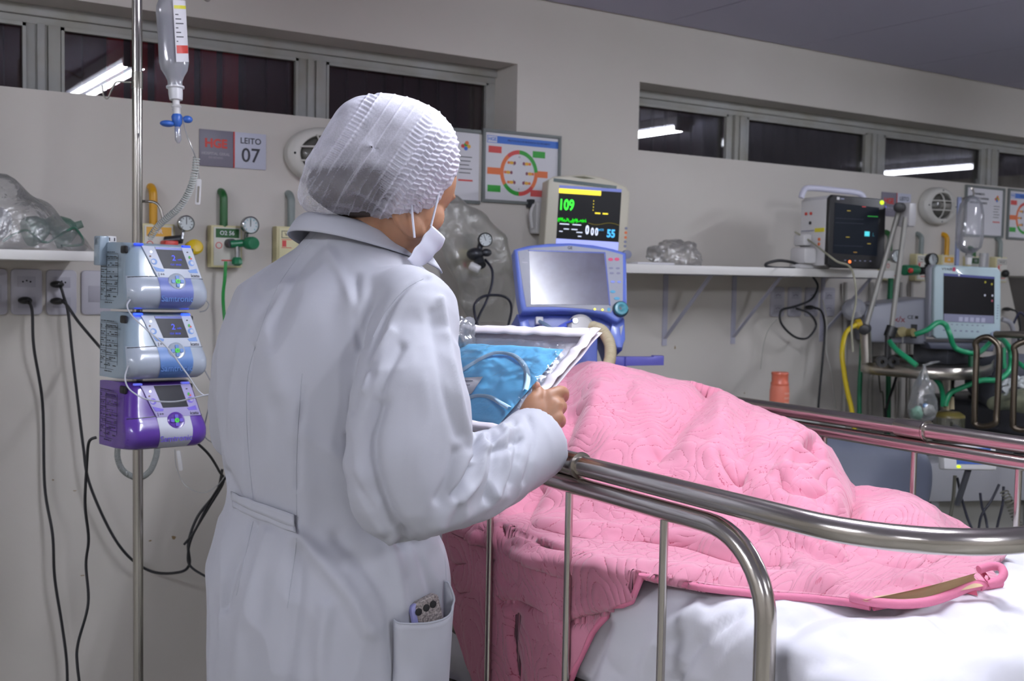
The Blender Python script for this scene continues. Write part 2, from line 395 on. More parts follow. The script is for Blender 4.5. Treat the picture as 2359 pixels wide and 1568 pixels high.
def chart(x, z, label):
    t = thing('turning_chart', label, 'framed chart', wf(x, z), 'round position charts in grey frames'); w, h = .345, .262
    b = B(); frame_b(b, w, h); b.build('frame', GREYF, t)
    b = B(); b.box(-w/2+.008, w/2-.008, -h/2+.008, h/2-.008, 0, .004); b.build('sheet', PAPER, t)
    zz = .0042; b = B()
    b.box(-w/2+.02, w/2-.006, h/2-.048, h/2-.022, zz, zz+.0004, m=BLUEH)
    b.box(-w/2+.022, -w/2+.062, h/2-.046, h/2-.024, zz, zz+.0008, m=PAPER)
    cx, cy, r0, r1 = -.012, -.018, .068, .083
    for a0, a1, m in ((50, 90, GRN), (5, 50, GRN), (-40, 5, ORG), (-90, -40, REDC), (-145, -90, GRN), (-185, -145, ORG), (-230, -185, ORG), (-270, -230, REDC)): arcband(b, r0, r1, a0, a1, zz, m, cx, cy)
    for (x0, y0, m) in ((-.118, .060, REDC), (.075, .055, GRN), (-.122, -.017, ORG), (.088, -.017, ORG), (-.120, -.080, GRN), (.068, -.088, REDC)): b.box(x0-.028, x0+.028, y0-.012, y0+.012, zz, zz+.0004, m=m)
    for a in (45, 135, 0, 180, -45, -135):
        px, py = cx+.048*math.cos(R(a)), cy+.05*math.sin(R(a)); sg = 1 if math.cos(R(a)) > 0 else -1
        b.prism(ellipse(.022, .012, 12, px, py), zz, zz+.0004, m=YEL); b.prism(ellipse(.011, .013, 12, px-sg*.014, py), zz, zz+.0005, m=PURP); b.prism(ellipse(.011, .011, 12, px+sg*.013, py), zz, zz+.0005, m=ORG)
    b.build('printed_chart', None, t)
    b = B(); b.text('PROTOCOLO DE MUDANCA DE DECUBITO', .03, h/2-.035, .0095, z=zz+.0006, bold=.0002, m=mat('navy_ink', '#24407c', rough=.5)); b.text('HGE', -w/2+.042, h/2-.035, .018, z=zz+.001, bold=.0004, m=BLUEH)
    for k, s in enumerate(('12', '2', '4', '6', '8', '10')):
        a = R(90-60*k); b.text(s, cx+.028*math.cos(a), cy+.058*math.sin(a), .008, z=zz+.0005, m=INK)
    b.build('lettering', None, t)
chart(2.286, 1.812, 'grey framed chart with a red and green ring above the beige monitor')
chart(5.50, 1.785, 'grey framed ring chart at the right edge, cut by the frame of the photo')
def notice(x, z, w, h, txt, label, extra=False):
    t = thing('framed_notice', label, 'framed notice', wf(x, z)); b = B()
    if extra: frame_b(b, w, h)
    else: b.box(-w/2, w/2, h/2-.012, h/2, 0, .012, bev=.001); b.box(-w/2, w/2, -h/2, -h/2+.012, 0, .012, bev=.001)
    b.build('frame', GREYF, t)
    b = B(); b.box(-w/2+.004, w/2-.004, -h/2+.01, h/2-.01, 0, .004); b.build('sheet', PAPER, t)
    b = B(); sx = w/2-.06
    for i, (dx, dy, m) in enumerate(((-.012, 0, REDC), (.012, 0, YEL), (0, .006, GRN), (0, -.008, BLUEH), (.004, .012, ORG))): b.prism(ellipse(.016, .014, 12, sx+dx, h*.27+dy), .0042, .0046+.0001*i, m=m)
    for k in range(5): b.box(sx-.028+.004*(k % 2), sx+.026-.006*(k % 3), h*.12-k*.014, h*.12-k*.014+.0028, .0042, .0046, m=INK)
    b.box(sx-.03, sx+.03, -h*.20, -h*.20+.006, .0042, .0046, m=REDC); b.build('print', None, t)
    b = B()
    for k, s in enumerate(txt): b.text(s, -w*.16, h*.34-.022*k, .0145, z=.0042, bold=.0004, m=INK)
    b.build('lettering', None, t)
notice(2.005, 1.803, .20, .262, ['', ''], 'white notice with coloured crest hung just right of the cap')
notice(5.128, 1.785, .33, .256, ['ATENDIMENTO', 'DIETA SEMPRE CONTINUA', 'DIETAS EM HORARIOS'], 'grey framed white notice behind the hanging clear bottle on the right', True)
# medical gas outlets with the pipe that feeds each
PIPE = {'green': mat('green_pipe_paint', '#1f5a2a', rough=.35), 'yellow': mat('yellow_pipe_paint', '#c89212', rough=.35), 'grey': mat('grey_pipe_paint', '#7d8683', rough=.4)}
OFFW = mat('outlet_face', '#cfcdc3', rough=.5); DGREEN = mat('dark_green_plastic', '#146b45', rough=.3)
def outlet(x, kind, txt, label, zb=1.428, h=.13, w=.10, face=OFFW, ptop=1.664, dx=0):
    t = thing('gas_outlet', label, 'gas outlet', wf(x, zb), 'wall gas outlets')
    b = B(); b.box(-w/2, w/2, 0, h, 0, .038, bev=.004); b.build('outlet_box', CREAM, t)
    b = B(); b.box(-w/2+.008, w/2-.006, .006, h-.006, .038, .041, bev=.001); b.build('face_plate', face, t)
    b = B(); pt = ptop-zb; b.tube([(dx, h-.02, .026), (dx, h+.03, .026), (dx, pt-.03, .026), (dx, pt-.015, .022), (dx, pt-.004, .010), (dx, pt, -.004)], .0122, seg=16, sm=4); b.build('supply_pipe', PIPE[kind], t)
    b = B(); m = {'green': GRN, 'yellow': YEL, 'grey': INK}[kind]
    if kind == 'grey':
        for s in (-1, 1): b.box(-.038, .038, h-.026+s*.0105-.001, h-.026+s*.0105+.001, .041, .0415, m=INK); b.box(s*.037-.001, s*.037+.001, h-.036, h-.016, .041, .0415, m=INK)
        b.text(txt, 0, h-.026, .0155, z=.041, bold=.0003, m=INK)
        for s in (-1, 1): b.box(-.038, -.004, h-.055+s*.013-.001, h-.055+s*.013+.001, .041, .0415, m=REDC)
        b.box(-.036, -.022, h-.065, h-.045, .041, .0414, m=REDC)
    else:
        b.box(-.036, .038, h-.038, h-.010, .041, .0415, m=PIPE['green'] if kind == 'green' else YEL); b.text(txt, 0, h-.024, .018, z=.0416, bold=.0003, m=PAPER)
        arcband(b, .008, .0105, 0, 359.9, .041, REDC, -.026, h-.062)
    b.box(-.018, .03, .02, .024, .041, .0413, m=REDC)
    b.build('printed_label', None, t)
    return t
outlet(1.165, 'green', 'O2 56', 'green oxygen outlet with gauge left of the white coat', dx=-.006)
outlet(1.381, 'grey', 'VACUO', 'cream outlet marked VACUO between the oxygen outlet and the white cap', zb=1.443, h=.12, w=.108, face=mat('cream_face', '#d6d0a6', rough=.5), ptop=1.67)
outlet(.955, 'yellow', 'AR', 'yellow air outlet behind the infusion pole', zb=1.43, h=.125, ptop=1.666, dx=-.012)
outlet(2.055, 'grey', 'VACUO', 'cream outlet behind the grey plastic bag, right of the face mask', zb=1.423, h=.085, w=.105, face=mat('cream_face', '#d6d0a6', rough=.5), ptop=1.56)
outlet(4.365, 'green', 'O2', 'oxygen outlet right behind the black-framed monitor', ptop=1.655)
outlet(4.60, 'grey', 'VACUO', 'vacuum outlet in line with the tall metal arm', ptop=1.655)
outlet(4.80, 'yellow', 'AR', 'yellow air outlet left of the hanging clear bottle', ptop=1.66)
outlet(5.02, 'green', 'O2', 'oxygen outlet just under the hanging clear bottle', ptop=1.60)
outlet(5.245, 'grey', 'VACUO', 'vacuum outlet at far right above the mint ventilator', ptop=1.655)
# pressure gauges, regulators
DIAL = mat('dial_face', '#cfd6d6', rough=.3); DARKM = mat('dark_metal', '#3b3d42', rough=.4, metal=.6); BRASS = mat('brass', '#8a6f3c', rough=.35, metal=1); SILV = mat('silver_metal', '#a5a7a9', rough=.25, metal=1)
TEALT = mat('teal_tick', '#39a6b4', rough=.4)
def gauge(b_r, t, x, y, z, r, tick=INK, back=DARKM, dirn=(0, 0, 1)):
    q = Vector((0, 0, 1)).rotation_difference(Vector(dirn)).to_matrix().to_4x4(); M = Matrix.Translation((x, y, z)) @ q
    b = B(); b.lathe([(0, -.03), (r*.55, -.03), (r*.9, -.022), (r, -.012), (r, .006), (r*.9, .008), (r*.88, .002)], ax=(0, 0, 1), seg=28); g = b.build('gauge_case', back, t); g.matrix_local = M
    b = B(); b.lathe([(0, .0025), (r*.88, .0025)], ax=(0, 0, 1), seg=28, m=DIAL)
    for k in range(9):
        a = R(225-k*33.75); b.box(r*.6, r*.8, -.0009, .0009, .0027, .0032, m=tick, xf=Matrix.Rotation(a, 4, 'Z'))
    b.box(-.001, .001, -r*.15, r*.6, .0034, .004, m=INK); b.build('dial', None, g)
t = thing('oxygen_flowmeter', 'green knobbed oxygen regulator with round gauge on the green outlet', 'regulator', wf(1.165, 1.428))
gauge(0, t, .058, .132, .085, .027, tick=TEALT, back=SILV)
b = B(); b.cyl((.005, .075, .041), (.005, .075, .075), .014, m=DARKM); b.cyl((.0, .072, .07), (.06, .078, .08), .012, m=DGREEN); b.cyl((.052, .078, .06), (.052, .13, .075), .006, m=SILV); b.cyl((.02, .075, .075), (.02, .03, .075), .007, m=SILV); b.build('valve_body', None, t)
b = B(); b.lathe([(0, 0), (.018, 0), (.021, .006), (.021, .026), (.017, .032), (0, .033)], o=(.052, .076, .08), ax=(.3, 0, 1)); b.build('knob', DGREEN, t)
b = B(); b.lathe([(0, 0), (.012, .002), (.017, .010), (.017, .022), (.009, .028), (0, .028)], o=(.02, .034, .075), ax=(0, -1, 0), seg=8); b.build('hose_nut', DGREEN, t)
o = B().tube([PY(520, 602, 3.32), PY(518, 640, 3.32), PY(514, 680, 3.33), PY(517, 730, 3.33), PY(528, 800, 3.30), PY(560, 900, 3.25)], .0052, sm=6).build('green_hose', mat('green_rubber_hose', '#218a3d', rough=.4))
tag(o, 'green hose hanging down from the oxygen regulator left of the coat', 'hose')
t = thing('air_regulator', 'air regulator with grey gauge and yellow knob behind the infusion pole', 'regulator', wf(.955, 1.43))
gauge(0, t, .072, .128, .075, .024, back=SILV)
b = B(); b.cyl((.02, .075, .041), (.06, .08, .07), .013, m=DARKM); b.cyl((.06, .08, .07), (.07, .125, .06), .006, m=SILV); b.cyl((.0, .045, .05), (.10, .045, .06), .010, m=SILV); b.build('valve_body', None, t)
b = B(); b.lathe([(0, 0), (.02, 0), (.024, .007), (.024, .025), (.018, .031), (0, .032)], o=(.088, .052, .07), ax=(.3, .3, 1)); b.build('yellow_knob', mat('yellow_plastic', '#d6b61b', rough=.35), t)
b = B(); b.box(.005, .045, .05, .075, .04, .09, bev=.004); b.build('red_block', mat('red_plastic', '#c8352a', rough=.4), t)
# wall sockets
PLATE = mat('socket_plate', '#aeacb5', rough=.45)
def socket(x, z, label, kind=2, w=.083, h=.13):
    t = thing('wall_socket', label, 'wall socket', wf(x, z), 'pale wall sockets')
    b = B(); b.prism(rrect(w, h, .012), 0, .009, bev=.003); b.build('cover_plate', PLATE, t)
    fr = mat('socket_insert', '#a19fa9', rough=.5)
    if kind == 2:
        for s in (-1, 1):
            b = B()
            b.box(-.024, .024, s*.029-.0155, s*.029+.0155, .0085, .0098, bev=.001, m=fr)
            for dx, dy in ((-.010, 0), (0, .003), (.010, 0)): b.cyl((dx, s*.029+dy, .0095), (dx, s*.029+dy, .0101), .0026, seg=10, m=DARKGAP)
            b.build('outlet_insert', None, t)
    else: b = B(); b.box(-.022, .026, -.028, .020, .0085, .0098, bev=.001, m=fr); b.build('switch_insert', None, t)
    return t
socket(.50, 1.348, 'partly cut-off wall socket at the far left edge', 3)
socket(.592, 1.348, 'wall socket at left with one black plug in its lower half')
socket(.686, 1.347, 'wall socket with two black plugs left of the infusion pumps')
socket(.782, 1.347, 'blank wall socket half hidden by the infusion pumps', 3)
for k, x in enumerate((3.645, 3.755, 3.865, 3.975)): socket(x, 1.325, ['leftmost wall socket under the long shelf on the right', 'wall socket under the long shelf, second from left', 'wall socket under the long shelf, third from left, with a black plug', 'last wall socket under the long shelf, right end'][k])
socket(5.62, 1.33, 'wall socket by the mint ventilator at the far right edge')
# plugs with their cords
def plug(name, pts, r, label, head=True, ang=0, hz=.026):
    t = thing(name, label, 'power cord', Vector((0, 0, 0)), 'black power cords')
    o = B().tube(pts, r, sm=8, seg=10).build('cord', CABLE, t); p = Vector(pts[0])
    if head:
        b = B(); b.ball(p+Vector((-.004, .018, .0)), (.019, .024, .0105), sub=3); b.cyl(p+Vector((0, .02, 0)), p+Vector((0, -.006, 0)), .007, r2=.005); b.cyl(p+Vector((0, -.004, 0)), Vector(pts[1])*.3+p*.7, .0058, r2=.0042); b.build('plug', BLACK, t)
    return t
Y = 3.355
plug('power_cord', [PY(64, 692, Y), PY(74, 716, Y), PY(78, 800, Y), PY(98, 930, Y+.02), PY(103, 1120, Y+.02), PY(121, 1230, Y), PY(126, 1330, Y), PY(143, 1440, Y), PY(154, 1530, Y), PY(155, 1640, Y)], .0042, 'leftmost black cord hanging down the wall from a plug')
plug('power_cord', [PY(138, 655, Y), PY(146, 680, Y), PY(157, 720, Y), PY(165, 800, Y), PY(180, 930, Y), PY(192, 1030, Y), PY(205, 1110, Y), PY(250, 1215, Y), PY(295, 1280, Y), PY(350, 1316, Y), PY(410, 1318, Y-.1), PY(436, 1300, Y-.1), PY(434, 1250, Y-.1), PY(455, 1190, Y-.1), PY(500, 1130, Y-.1), PY(512, 1080, Y-.1)], .0042, 'black cord from the upper plug sweeping under the pole to the coat')
plug('power_cord', [PY(138, 694, Y-.01), PY(152, 700, Y-.03), PY(180, 740, Y-.06), PY(222, 790, Y-.15), P(250, 822, 2.80)], .0042, 'short black cord running diagonally from plug to the middle pump')
t = plug('power_cord', [P(222, 1007, 2.72), P(205, 1018, 2.72), P(200, 1070, 2.74), P(196, 1160, 2.76), P(204, 1240, 2.78), P(198, 1300, 2.8), P(203, 1390, 2.8), P(180, 1480, 2.8), P(178, 1530, 2.8), P(190, 1620, 2.8)], .0036, 'black cord dropping from the purple pump beside the pole', head=False)
plug('power_cord', [P(440, 1008, 2.78), P(480, 1045, 2.85), P(505, 1085, 3.0), P(515, 1110, 3.1), P(480, 1170, 3.1), P(445, 1230, 3.1), P(433, 1275, 3.1), P(440, 1305, 3.1), P(485, 1333, 3.1), P(560, 1370, 3.1)], .0034, 'black cord running from the pumps behind the white coat', head=False)
plug('power_cord', [P(424, 1254, 3.08), P(450, 1220, 3.08), P(480, 1160, 3.08), P(520, 1100, 3.05), P(545, 1080, 3.05)], .0034, 'loose black cord end hanging behind the coat', head=False)
Y = 3.3
plug('power_cord', [PY(1872, 636, Y), PY(1884, 660, Y), PY(1868, 690, Y), PY(1830, 706, Y), PY(1800, 715, Y), PY(1800, 745, Y), PY(1830, 775, Y), PY(1860, 778, Y), PY(1880, 750, Y), PY(1865, 722, Y), PY(1833, 710, Y+.04)], .005, 'black cord looped into a ring under the right-hand shelf', head=False)
plug('power_cord', [PY(1874, 708, 3.35), PY(1893, 718, 3.33), PY(1900, 760, 3.33), PY(1893, 850, 3.33), PY(1885, 940, 3.33), PY(1884, 1010, 3.33)], .005, 'black cord hanging straight down under the right-hand shelf')
plug('power_cord', [PY(2328, 712, 3.35), PY(2345, 722, 3.33), PY(2350, 760, 3.3), PY(2338, 820, 3.25), PY(2330, 900, 3.25)], .005, 'black cord from the socket at the far right edge')
# shelves
SHELF = mat('white_shelf', '#dcdad6', rough=.45); BRK = mat('shelf_bracket', '#a9a8b6', rough=.45)
def shelf(xa, xb, za, zb, depth, label, brackets=()):
    t = thing('wall_shelf', label, 'shelf', Matrix.Translation((0, YW, 0)))
    b = B(); b.box(xa, xb, -depth, 0, za, zb, bev=.002); b.build('board', SHELF, t)
    for x in brackets:
        b = B(); b.box(x-.012, x+.012, -depth+.03, 0, za-.004, za, bev=.001); b.box(x-.012, x+.012, -.005, 0, za-.29, za)
        b.box(-.010, .010, -.002, .002, -.20, .20, xf=Matrix.Translation((x, -.135, za-.13)) @ Matrix.Rotation(R(45), 4, 'X')); b.build('bracket', BRK, t)
shelf(-.75, .715, 1.437, 1.463, .35, 'white shelf at left holding the plastic bag of masks', (-.4,))
shelf(2.22, 3.985, 1.436, 1.468, .35, 'long white shelf right of the blue ventilator holding two monitors', (3.00, 3.385, 3.94))
# box dispenser
t = thing('wall_dispenser', 'small pale dispenser mounted on the wall left of the beige monitor', 'dispenser', wf(2.33, 1.585))
b = B(); b.box(-.005, .065, -.01, .105, 0, .05, bev=.006); b.build('body', WHITEP, t)
b = B(); b.tube([(-.012, .095, .04), (-.03, .06, .045), (-.018, .01, .04)], .008, sm=5, sq=.6); b.build('lever', WHITEP, t)
b = B(); b.box(-.02, .0, .085, .115, 0, .03, bev=.002); b.build('clip', DARKM, t)
# small marks on the paint
STAIN = mat('brown_paint_scuff', '#8a7554', rough=.8)
for k, (px, py, w, h) in enumerate(((190, 1325, .012, .004), (172, 1130, .010, .003), (122, 1105, .006, .004), (1555, 800, .008, .012), (346, 1245, .010, .004), (1715, 905, .006, .008), (460, 370, .003, .004), (400, 1238, .012, .014))):
    p = PY(px, py, YW); b = B(); b.prism([(w/2*math.cos(a)*(1+.3*math.sin(3*a+k)), h/2*math.sin(a)*(1+.3*math.cos(2*a+k))) for a in [2*math.pi*i/14 for i in range(14)]], 0, .0003)
    o = b.build('paint_scuff', STAIN); o.matrix_world = wf(p.x, p.z); tag(o, ['small brown scuff low on the wall right of the two left cords', 'thin brown scuff below the purple pump cord', 'tiny brown mark on the wall right of the leftmost cord', 'small brown mark on the wall under the long shelf', 'brown scuff on the wall right of the pole', 'small mark on the wall behind the pink blanket', 'tiny dark speck on the wall below the window', 'brown smudge on the wall between pole and coat'][k], 'wall mark')
# ---------------------------------------------------------------- infusion pole, bottle, pumps
PZD = 2.75
pole_xy = P(317, 784, PZD)
t = thing('infusion_pole', 'tall chrome infusion pole carrying three pumps', 'infusion pole', (pole_xy.x, pole_xy.y, 0))
b = B(); b.cyl((0, 0, .1), (0, 0, 2.16), .0125, seg=24); b.build('pole', CHROME, t)
b = B(); b.cyl((0, 0, 1.86), (0, 0, 1.90), .0135, seg=24); b.build('joint_collar', STEEL, t)
_loc = lambda px, py, z=PZD: P(px, py, z)-Vector((pole_xy.x, pole_xy.y, 0))
b = B(); b.tube([_loc(315, 190), _loc(290, 189), _loc(268, 189), _loc(258, 205), _loc(248, 226), _loc(240, 222), _loc(236, 205), _loc(236, 196)], .0022, sm=6, seg=10); b.build('hook', STEEL, t)
b = B(); b.tube([_loc(320, 464), _loc(345, 464), _loc(360, 468), _loc(369, 480), _loc(376, 505)], .0034, sm=6, seg=10); b.build('hook', STEEL, t)
b = B(); b.tube([(0, 0, 2.13), (.07, .02, 2.135), (.15, .04, 2.13), (.19, .05, 2.11), (.205, .055, 2.13)], .003, sm=6, seg=10); b.build('hook', STEEL, t)
for k in range(5):
    a = 2*math.pi*k/5; c, s_ = math.cos(a), math.sin(a)
    b = B(); b.tube([(0, 0, .12), (c*.1, s_*.1, .10), (c*.27, s_*.27, .075)], .016, sm=4); b.build('leg', STEEL, t)
    b = B(); b.cyl((c*.27-s_*.012, s_*.27+c*.012, .035), (c*.27+s_*.012, s_*.27-c*.012, .035), .034, bev=.006); b.build('caster', BLACK, t)
# drip bottle, upside down
SOFT = film('soft_clear_plastic', '#eef0fa', body=.42, gloss=.10, rough=.15, edge=.5)
LIQ = film('clear_liquid', '#cfd2e2', body=.34, gloss=.05, rough=.05, edge=.2)
bp0 = P(404, 205, 2.62); bp1 = P(392, -10, 2.62); ax = (bp1-bp0)
t = thing('drip_bottle', 'upside-down clear drip bottle with white label hanging at the pole', 'drip bottle', bp0)
L = ax.length
b = B(); b.lathe([(.0, .004), (.017, .004), (.017, .018), (.022, .03), (.031, .045), (.0345, .062), (.0335, .12), (.035, .18), (.033, L*.88), (.026, L*.96), (.012, L), (0, L)], ax=ax, seg=40, sy=.85); b.build('bottle', SOFT, t)
b = B(); b.lathe([(.0, .008), (.0155, .008), (.0155, .019), (.0205, .031), (.0292, .045), (.0325, .062), (.0318, .12), (.0318, .165), (0, .165)], ax=ax, seg=40, sy=.83); b.build('liquid', LIQ, t)
b = B(); b.lathe([(0, -.026), (.015, -.026), (.0165, -.012), (.0165, .0), (.021, .002), (.021, .006), (0, .006)], ax=ax); b.build('neck_cap', mat('milky_cap', '#d0d0d4', rough=.35), t)
n = -ray(400, 100).normalized(); u = ax.normalized(); w = u.cross(n).normalized()
def lab(a0, a1, h0, h1, r): return lambda i, j: u*(h0+(h1-h0)*j) + n*(math.cos(a0+(a1-a0)*i)*r*.99) + w*(math.sin(a0+(a1-a0)*i)*r)
b = B(); b.grid(lab(.15, 1.25, .065, .21, .0358), 8, 6, m=PAPER); b.grid(lab(.22, 1.2, .085, .104, .0362), 8, 2, m=RED); b.grid(lab(.2, 1.22, .19, .198, .0362), 8, 2, m=mat('yellow_label_edge', '#d5cf3d', rough=.5))
for k in range(7): b.grid(lab(.25, .35+.6*((k*37 % 10)/10), .112+k*.0105, .1145+k*.0105, .0362), 6, 2, m=INK)
b.build('label_sticker', None, t)
t = thing('drip_chamber', 'white spike with blue winged roller clamp under the drip bottle', 'drip set', bp0)
dn = -u; q0 = dn*.026
b = B(); b.lathe([(0, 0), (.008, 0), (.0085, .012), (.012, .016), (.009, .02), (.0095, .038), (0, .038)], o=q0, ax=dn); b.build('spike', WHITEP, t)
BLU = mat('blue_plastic', '#2f5fb0', rough=.35)
b = B(); q1 = q0+dn*.034; b.lathe([(.010, 0), (.013, .006), (.011, .022), (.006, .03), (0, .03)], o=q1, ax=dn); b.ball(q1+dn*.012+w*.024, (.012, .010, .009)); b.ball(q1+dn*.022-w*.022, (.018, .014, .008)); b.cyl(q1-dn*.012-w*.006, q1+dn*.045-w*.001, .0035); b.build('clamp_wings', BLU, t)
b = B(); q2 = q1+dn*.03; b.lathe([(.006, 0), (.0075, .004), (.0075, .03), (.003, .038), (0, .038)], o=q2, ax=dn); b.build('chamber', SOFT, t)
TUBE = film('clear_tubing', '#d6d8d8', body=.55, gloss=.15, rough=.15, edge=.3)
o = B().tube([P(421, 272, 2.62), P(430, 310, 2.62), P(446, 350, 2.64), P(452, 368, 2.66)], .0016, sm=8, seg=8).build('drip_tube', TUBE); tag(o, 'thin clear tube between the blue clamp and the coiled tube', 'tube')
# coiled tube: helix along a path
def helix(path, R0, turns, r, n=14):
    pts = smooth_path(path, 20); out = []; L = [0]
    for a, c in zip(pts, pts[1:]): L.append(L[-1]+(c-a).length)
    N = int(turns*n); nrm = None
    for k in range(N+1):
        s = L[-1]*k/N; i = min(max(int(np.searchsorted(L, s))-1, 0), len(pts)-2); f = (s-L[i])/max(L[i+1]-L[i], 1e-9)
        p = pts[i].lerp(pts[i+1], f); tg = (pts[i+1]-pts[i]).normalized()
        if nrm is None: nrm = tg.orthogonal().normalized()
        nrm = (nrm-tg*nrm.dot(tg)).normalized(); bn = tg.cross(nrm); a = 2*math.pi*k/n
        out.append(p+nrm*math.cos(a)*R0+bn*math.sin(a)*R0)
    return out
o = B().tube(helix([P(453, 362, 2.66), P(448, 400, 2.66), P(436, 440, 2.68), P(415, 475, 2.70), P(390, 498, 2.72), P(365, 520, 2.74), P(345, 548, 2.76)], .0072, 44, .0016), .0016, seg=6).build('coiled_tube', mat('pale_coil_tube', '#b7bcb8', rough=.3)); tag(o, 'pale coiled tube hanging from the bottle to the pole hook', 'tube')
b = B(); p = P(457, 442, 2.7); M = frame_at(p, 200, 0, -3)
b.prism(rrect(.0125, .062, .004), 0, .004, bev=.001, m=WHITEP); b.prism(rrect(.005, .04, .002, cy=-.006), .0041, .0046, m=STEEL); o = b.build('tube_clamp'); o.matrix_world = M; tag(o, 'narrow white slide clamp hanging beside the coiled tube', 'clamp')
o = B().tube([P(460, 414, 2.7), P(454, 380, 2.68), P(448, 352, 2.66)], .0011, sm=6, seg=6).build('clamp_tube', TUBE); tag(o, 'thin clear tube above the white slide clamp', 'tube')
# grey corrugated hose looped under the pumps
pts = helix([P(272, 1025, 2.86), P(271, 1055, 2.86), P(285, 1085, 2.86), P(318, 1100, 2.86), P(345, 1085, 2.86), P(360, 1050, 2.86), P(362, 1025, 2.86)], .0065, 60, .0014, 10)
o = B().tube(pts, .0018, seg=6).build('corrugated_hose', mat('grey_ribbed_hose', '#8f9390', rough=.5)); tag(o, 'grey ribbed hose loop hanging under the purple pump behind the pole', 'hose')
# pumps
def pump_mesh(t, body, flap, centre, panel, glow, side_ink, on, screen_text):
    prof = [(-.135, .150), (-.04, .154), (-.012, .153), (.0, .148), (.010, .125), (.020, .100), (.029, .078), (.033, .070), (.040, .060), (.047, .045), (.047, .030), (.038, .014), (.022, .004), (-.02, .001), (-.135, .0)]
    def hw(y): return .078 + .020*min(1, max(0, (.150-y)/.10))**.8 - .010*max(0, (.02-y)/.02)
    def ring(x_, k, off=0):
        z, y = prof[k] if isinstance(k, int) else (np.interp(k, range(len(prof)), [p[0] for p in prof]), np.interp(k, range(len(prof)), [p[1] for p in prof]))
        f = max(0, abs(x_)-.72)/.28; rnd = 1-math.sqrt(max(0, 1-f*f))
        if z > -.13: z = z-.03*rnd
        k_ = min(1, max(0, (-z-.02)/.05)); h_ = hw(y)*(1-k_)+.091*k_
        return Vector((x_*h_, y, z+off))
    xs = [-1, -.985, -.96, -.92, -.86, -.79, -.72, -.4, 0, .4, .72, .79, .86, .92, .96, .985, 1]
    ks = [i*.5 for i in range(2*len(prof)-1)]
    b = B(); g = [[b.bm.verts.new(ring(x, k)) for k in ks] for x in xs]
    for i in range(len(xs)-1):
        for j in range(len(ks)-1): b.bm.faces.new((g[i][j], g[i+1][j], g[i+1][j+1], g[i][j+1]))
    for row in (g[0], g[-1]): b.bm.faces.new(row)
    b.bm.faces.new([g[i][0] for i in range(len(xs))] + [g[i][-1] for i in range(len(xs)-1, -1, -1)])
    b.build('pump_body', body, t, sharp=50)
    # lower door
    b = B(); b.grid(lambda i, j: ring(-.99+1.98*i, 6.0+6.2*j, .0022), 30, 14); b.build('door', flap, t)
    b = B(); b.tube([ring(-.97+1.94*i/24, 5.95+.45*(abs(i-12)/12)**3, .0022) for i in range(25)], .0011, seg=6); b.build('door_seam', DARKM, t)
    b = B(); b.grid(lambda i, j: ring((-.34+.86*i)*(1-.10*j)+.04, 6.2+5.6*j, .0036), 12, 12); b.build('centre_panel', centre, t)
    b = B(); b.text('Samtronic', .012, .028, .019, z=.0512, bold=.0001); b.build('maker_lettering', mat('soft_ink_'+glow[1:], glow, rough=.5), t)
    # sloped control panel
    F = Matrix.Translation((.012, .1125, .0165)) @ Matrix.Rotation(R(-23), 4, 'X')
    b = B(); b.prism([(-.066, .037), (.055, .037), (.068, -.040), (-.040, -.040)], .0, .0024, bev=.001, xf=F); b.build('control_panel', panel, t)
    b = B(); b.prism([(-.036, .035), (.030, .035), (.040, -.018), (-.022, -.018)], .0026, .0032, m=mat('pump_screen', '#15151d', rough=.35, spec=.2), xf=F)
    if on:
        b.prism([(-.035, .0345), (.029, .0345), (.030, .029), (-.034, .029)], .0033, .0035, m=mat('blue_bar', '#2a3470', rough=.3, emit='#3140a0', es=.5), xf=F)
        b.text(screen_text, .006, .008, .019, z=.0034, bold=.0003, m=mat('screen_blue', '#2a35a0', emit='#2c3cc8', es=.8), xf=F); b.text('ml/h', .020, .005, .006, z=.0034, m=mat('screen_blue', ''), xf=F)
        b.text('12.0  00:58', .008, -.008, .006, z=.0034, m=mat('screen_blue', ''), xf=F)
    b.build('screen', None, t)
    LB = mat('panel_blue_'+glow[1:], glow, rough=.4)
    b = B()
    for s, cx in ((-1, -.044), (1, .049)):
        b.prism(ellipse(.015, .015, 16, cx-s*.001, -.002), .0026, .0032, m=LB, xf=F); b.prism(ellipse(.009, .009, 16, cx+s*.001, -.002), .0033, .0036, m=panel, xf=F)
    b.prism([(-.047, -.014), (-.021, -.021), (-.023, -.026), (-.041, -.026)], .0026, .0032, m=LB, xf=F); b.prism([(.036, -.021), (.058, -.016), (.060, -.027), (.040, -.027)], .0026, .0032, m=LB, xf=F)
    b.prism(ellipse(.006, .008, 12, .046, .012), .0026, .0032, m=GRN, xf=F); b.prism(ellipse(.005, .005, 10, .049, .009), .0033, .0036, m=REDC, xf=F)
    b.prism(ellipse(.005, .005, 10, -.046, .022), .0026, .0032, m=mat('white_led', '#ffffff', emit='#dfe8ff', es=2), xf=F); b.prism(ellipse(.005, .004, 10, -.050, .011), .0026, .0032, m=mat('brown_icon', '#6d4a3a'), xf=F)
    b.prism(ellipse(.005, .003, 10, .043, .025), .0026, .0032, m=INK, xf=F)
    b.text('icatu', .052, -.034, .011, z=.0026, bold=.0002, m=INK, xf=F); b.text('| ++', -.030, -.033, .009, z=.0026, bold=.0002, m=INK, xf=F)
    b.build('keys', None, t)
    # round direction pad
    G = Matrix.Translation((.016, .067, .0385)) @ Matrix.Rotation(R(-18), 4, 'X')
    b = B(); b.lathe([(0, .0035), (.014, .0035), (.018, .0045), (.0205, .002), (.021, -.004)], seg=32); b.build('pad_ring', flap, t).matrix_local = G
    b = B()
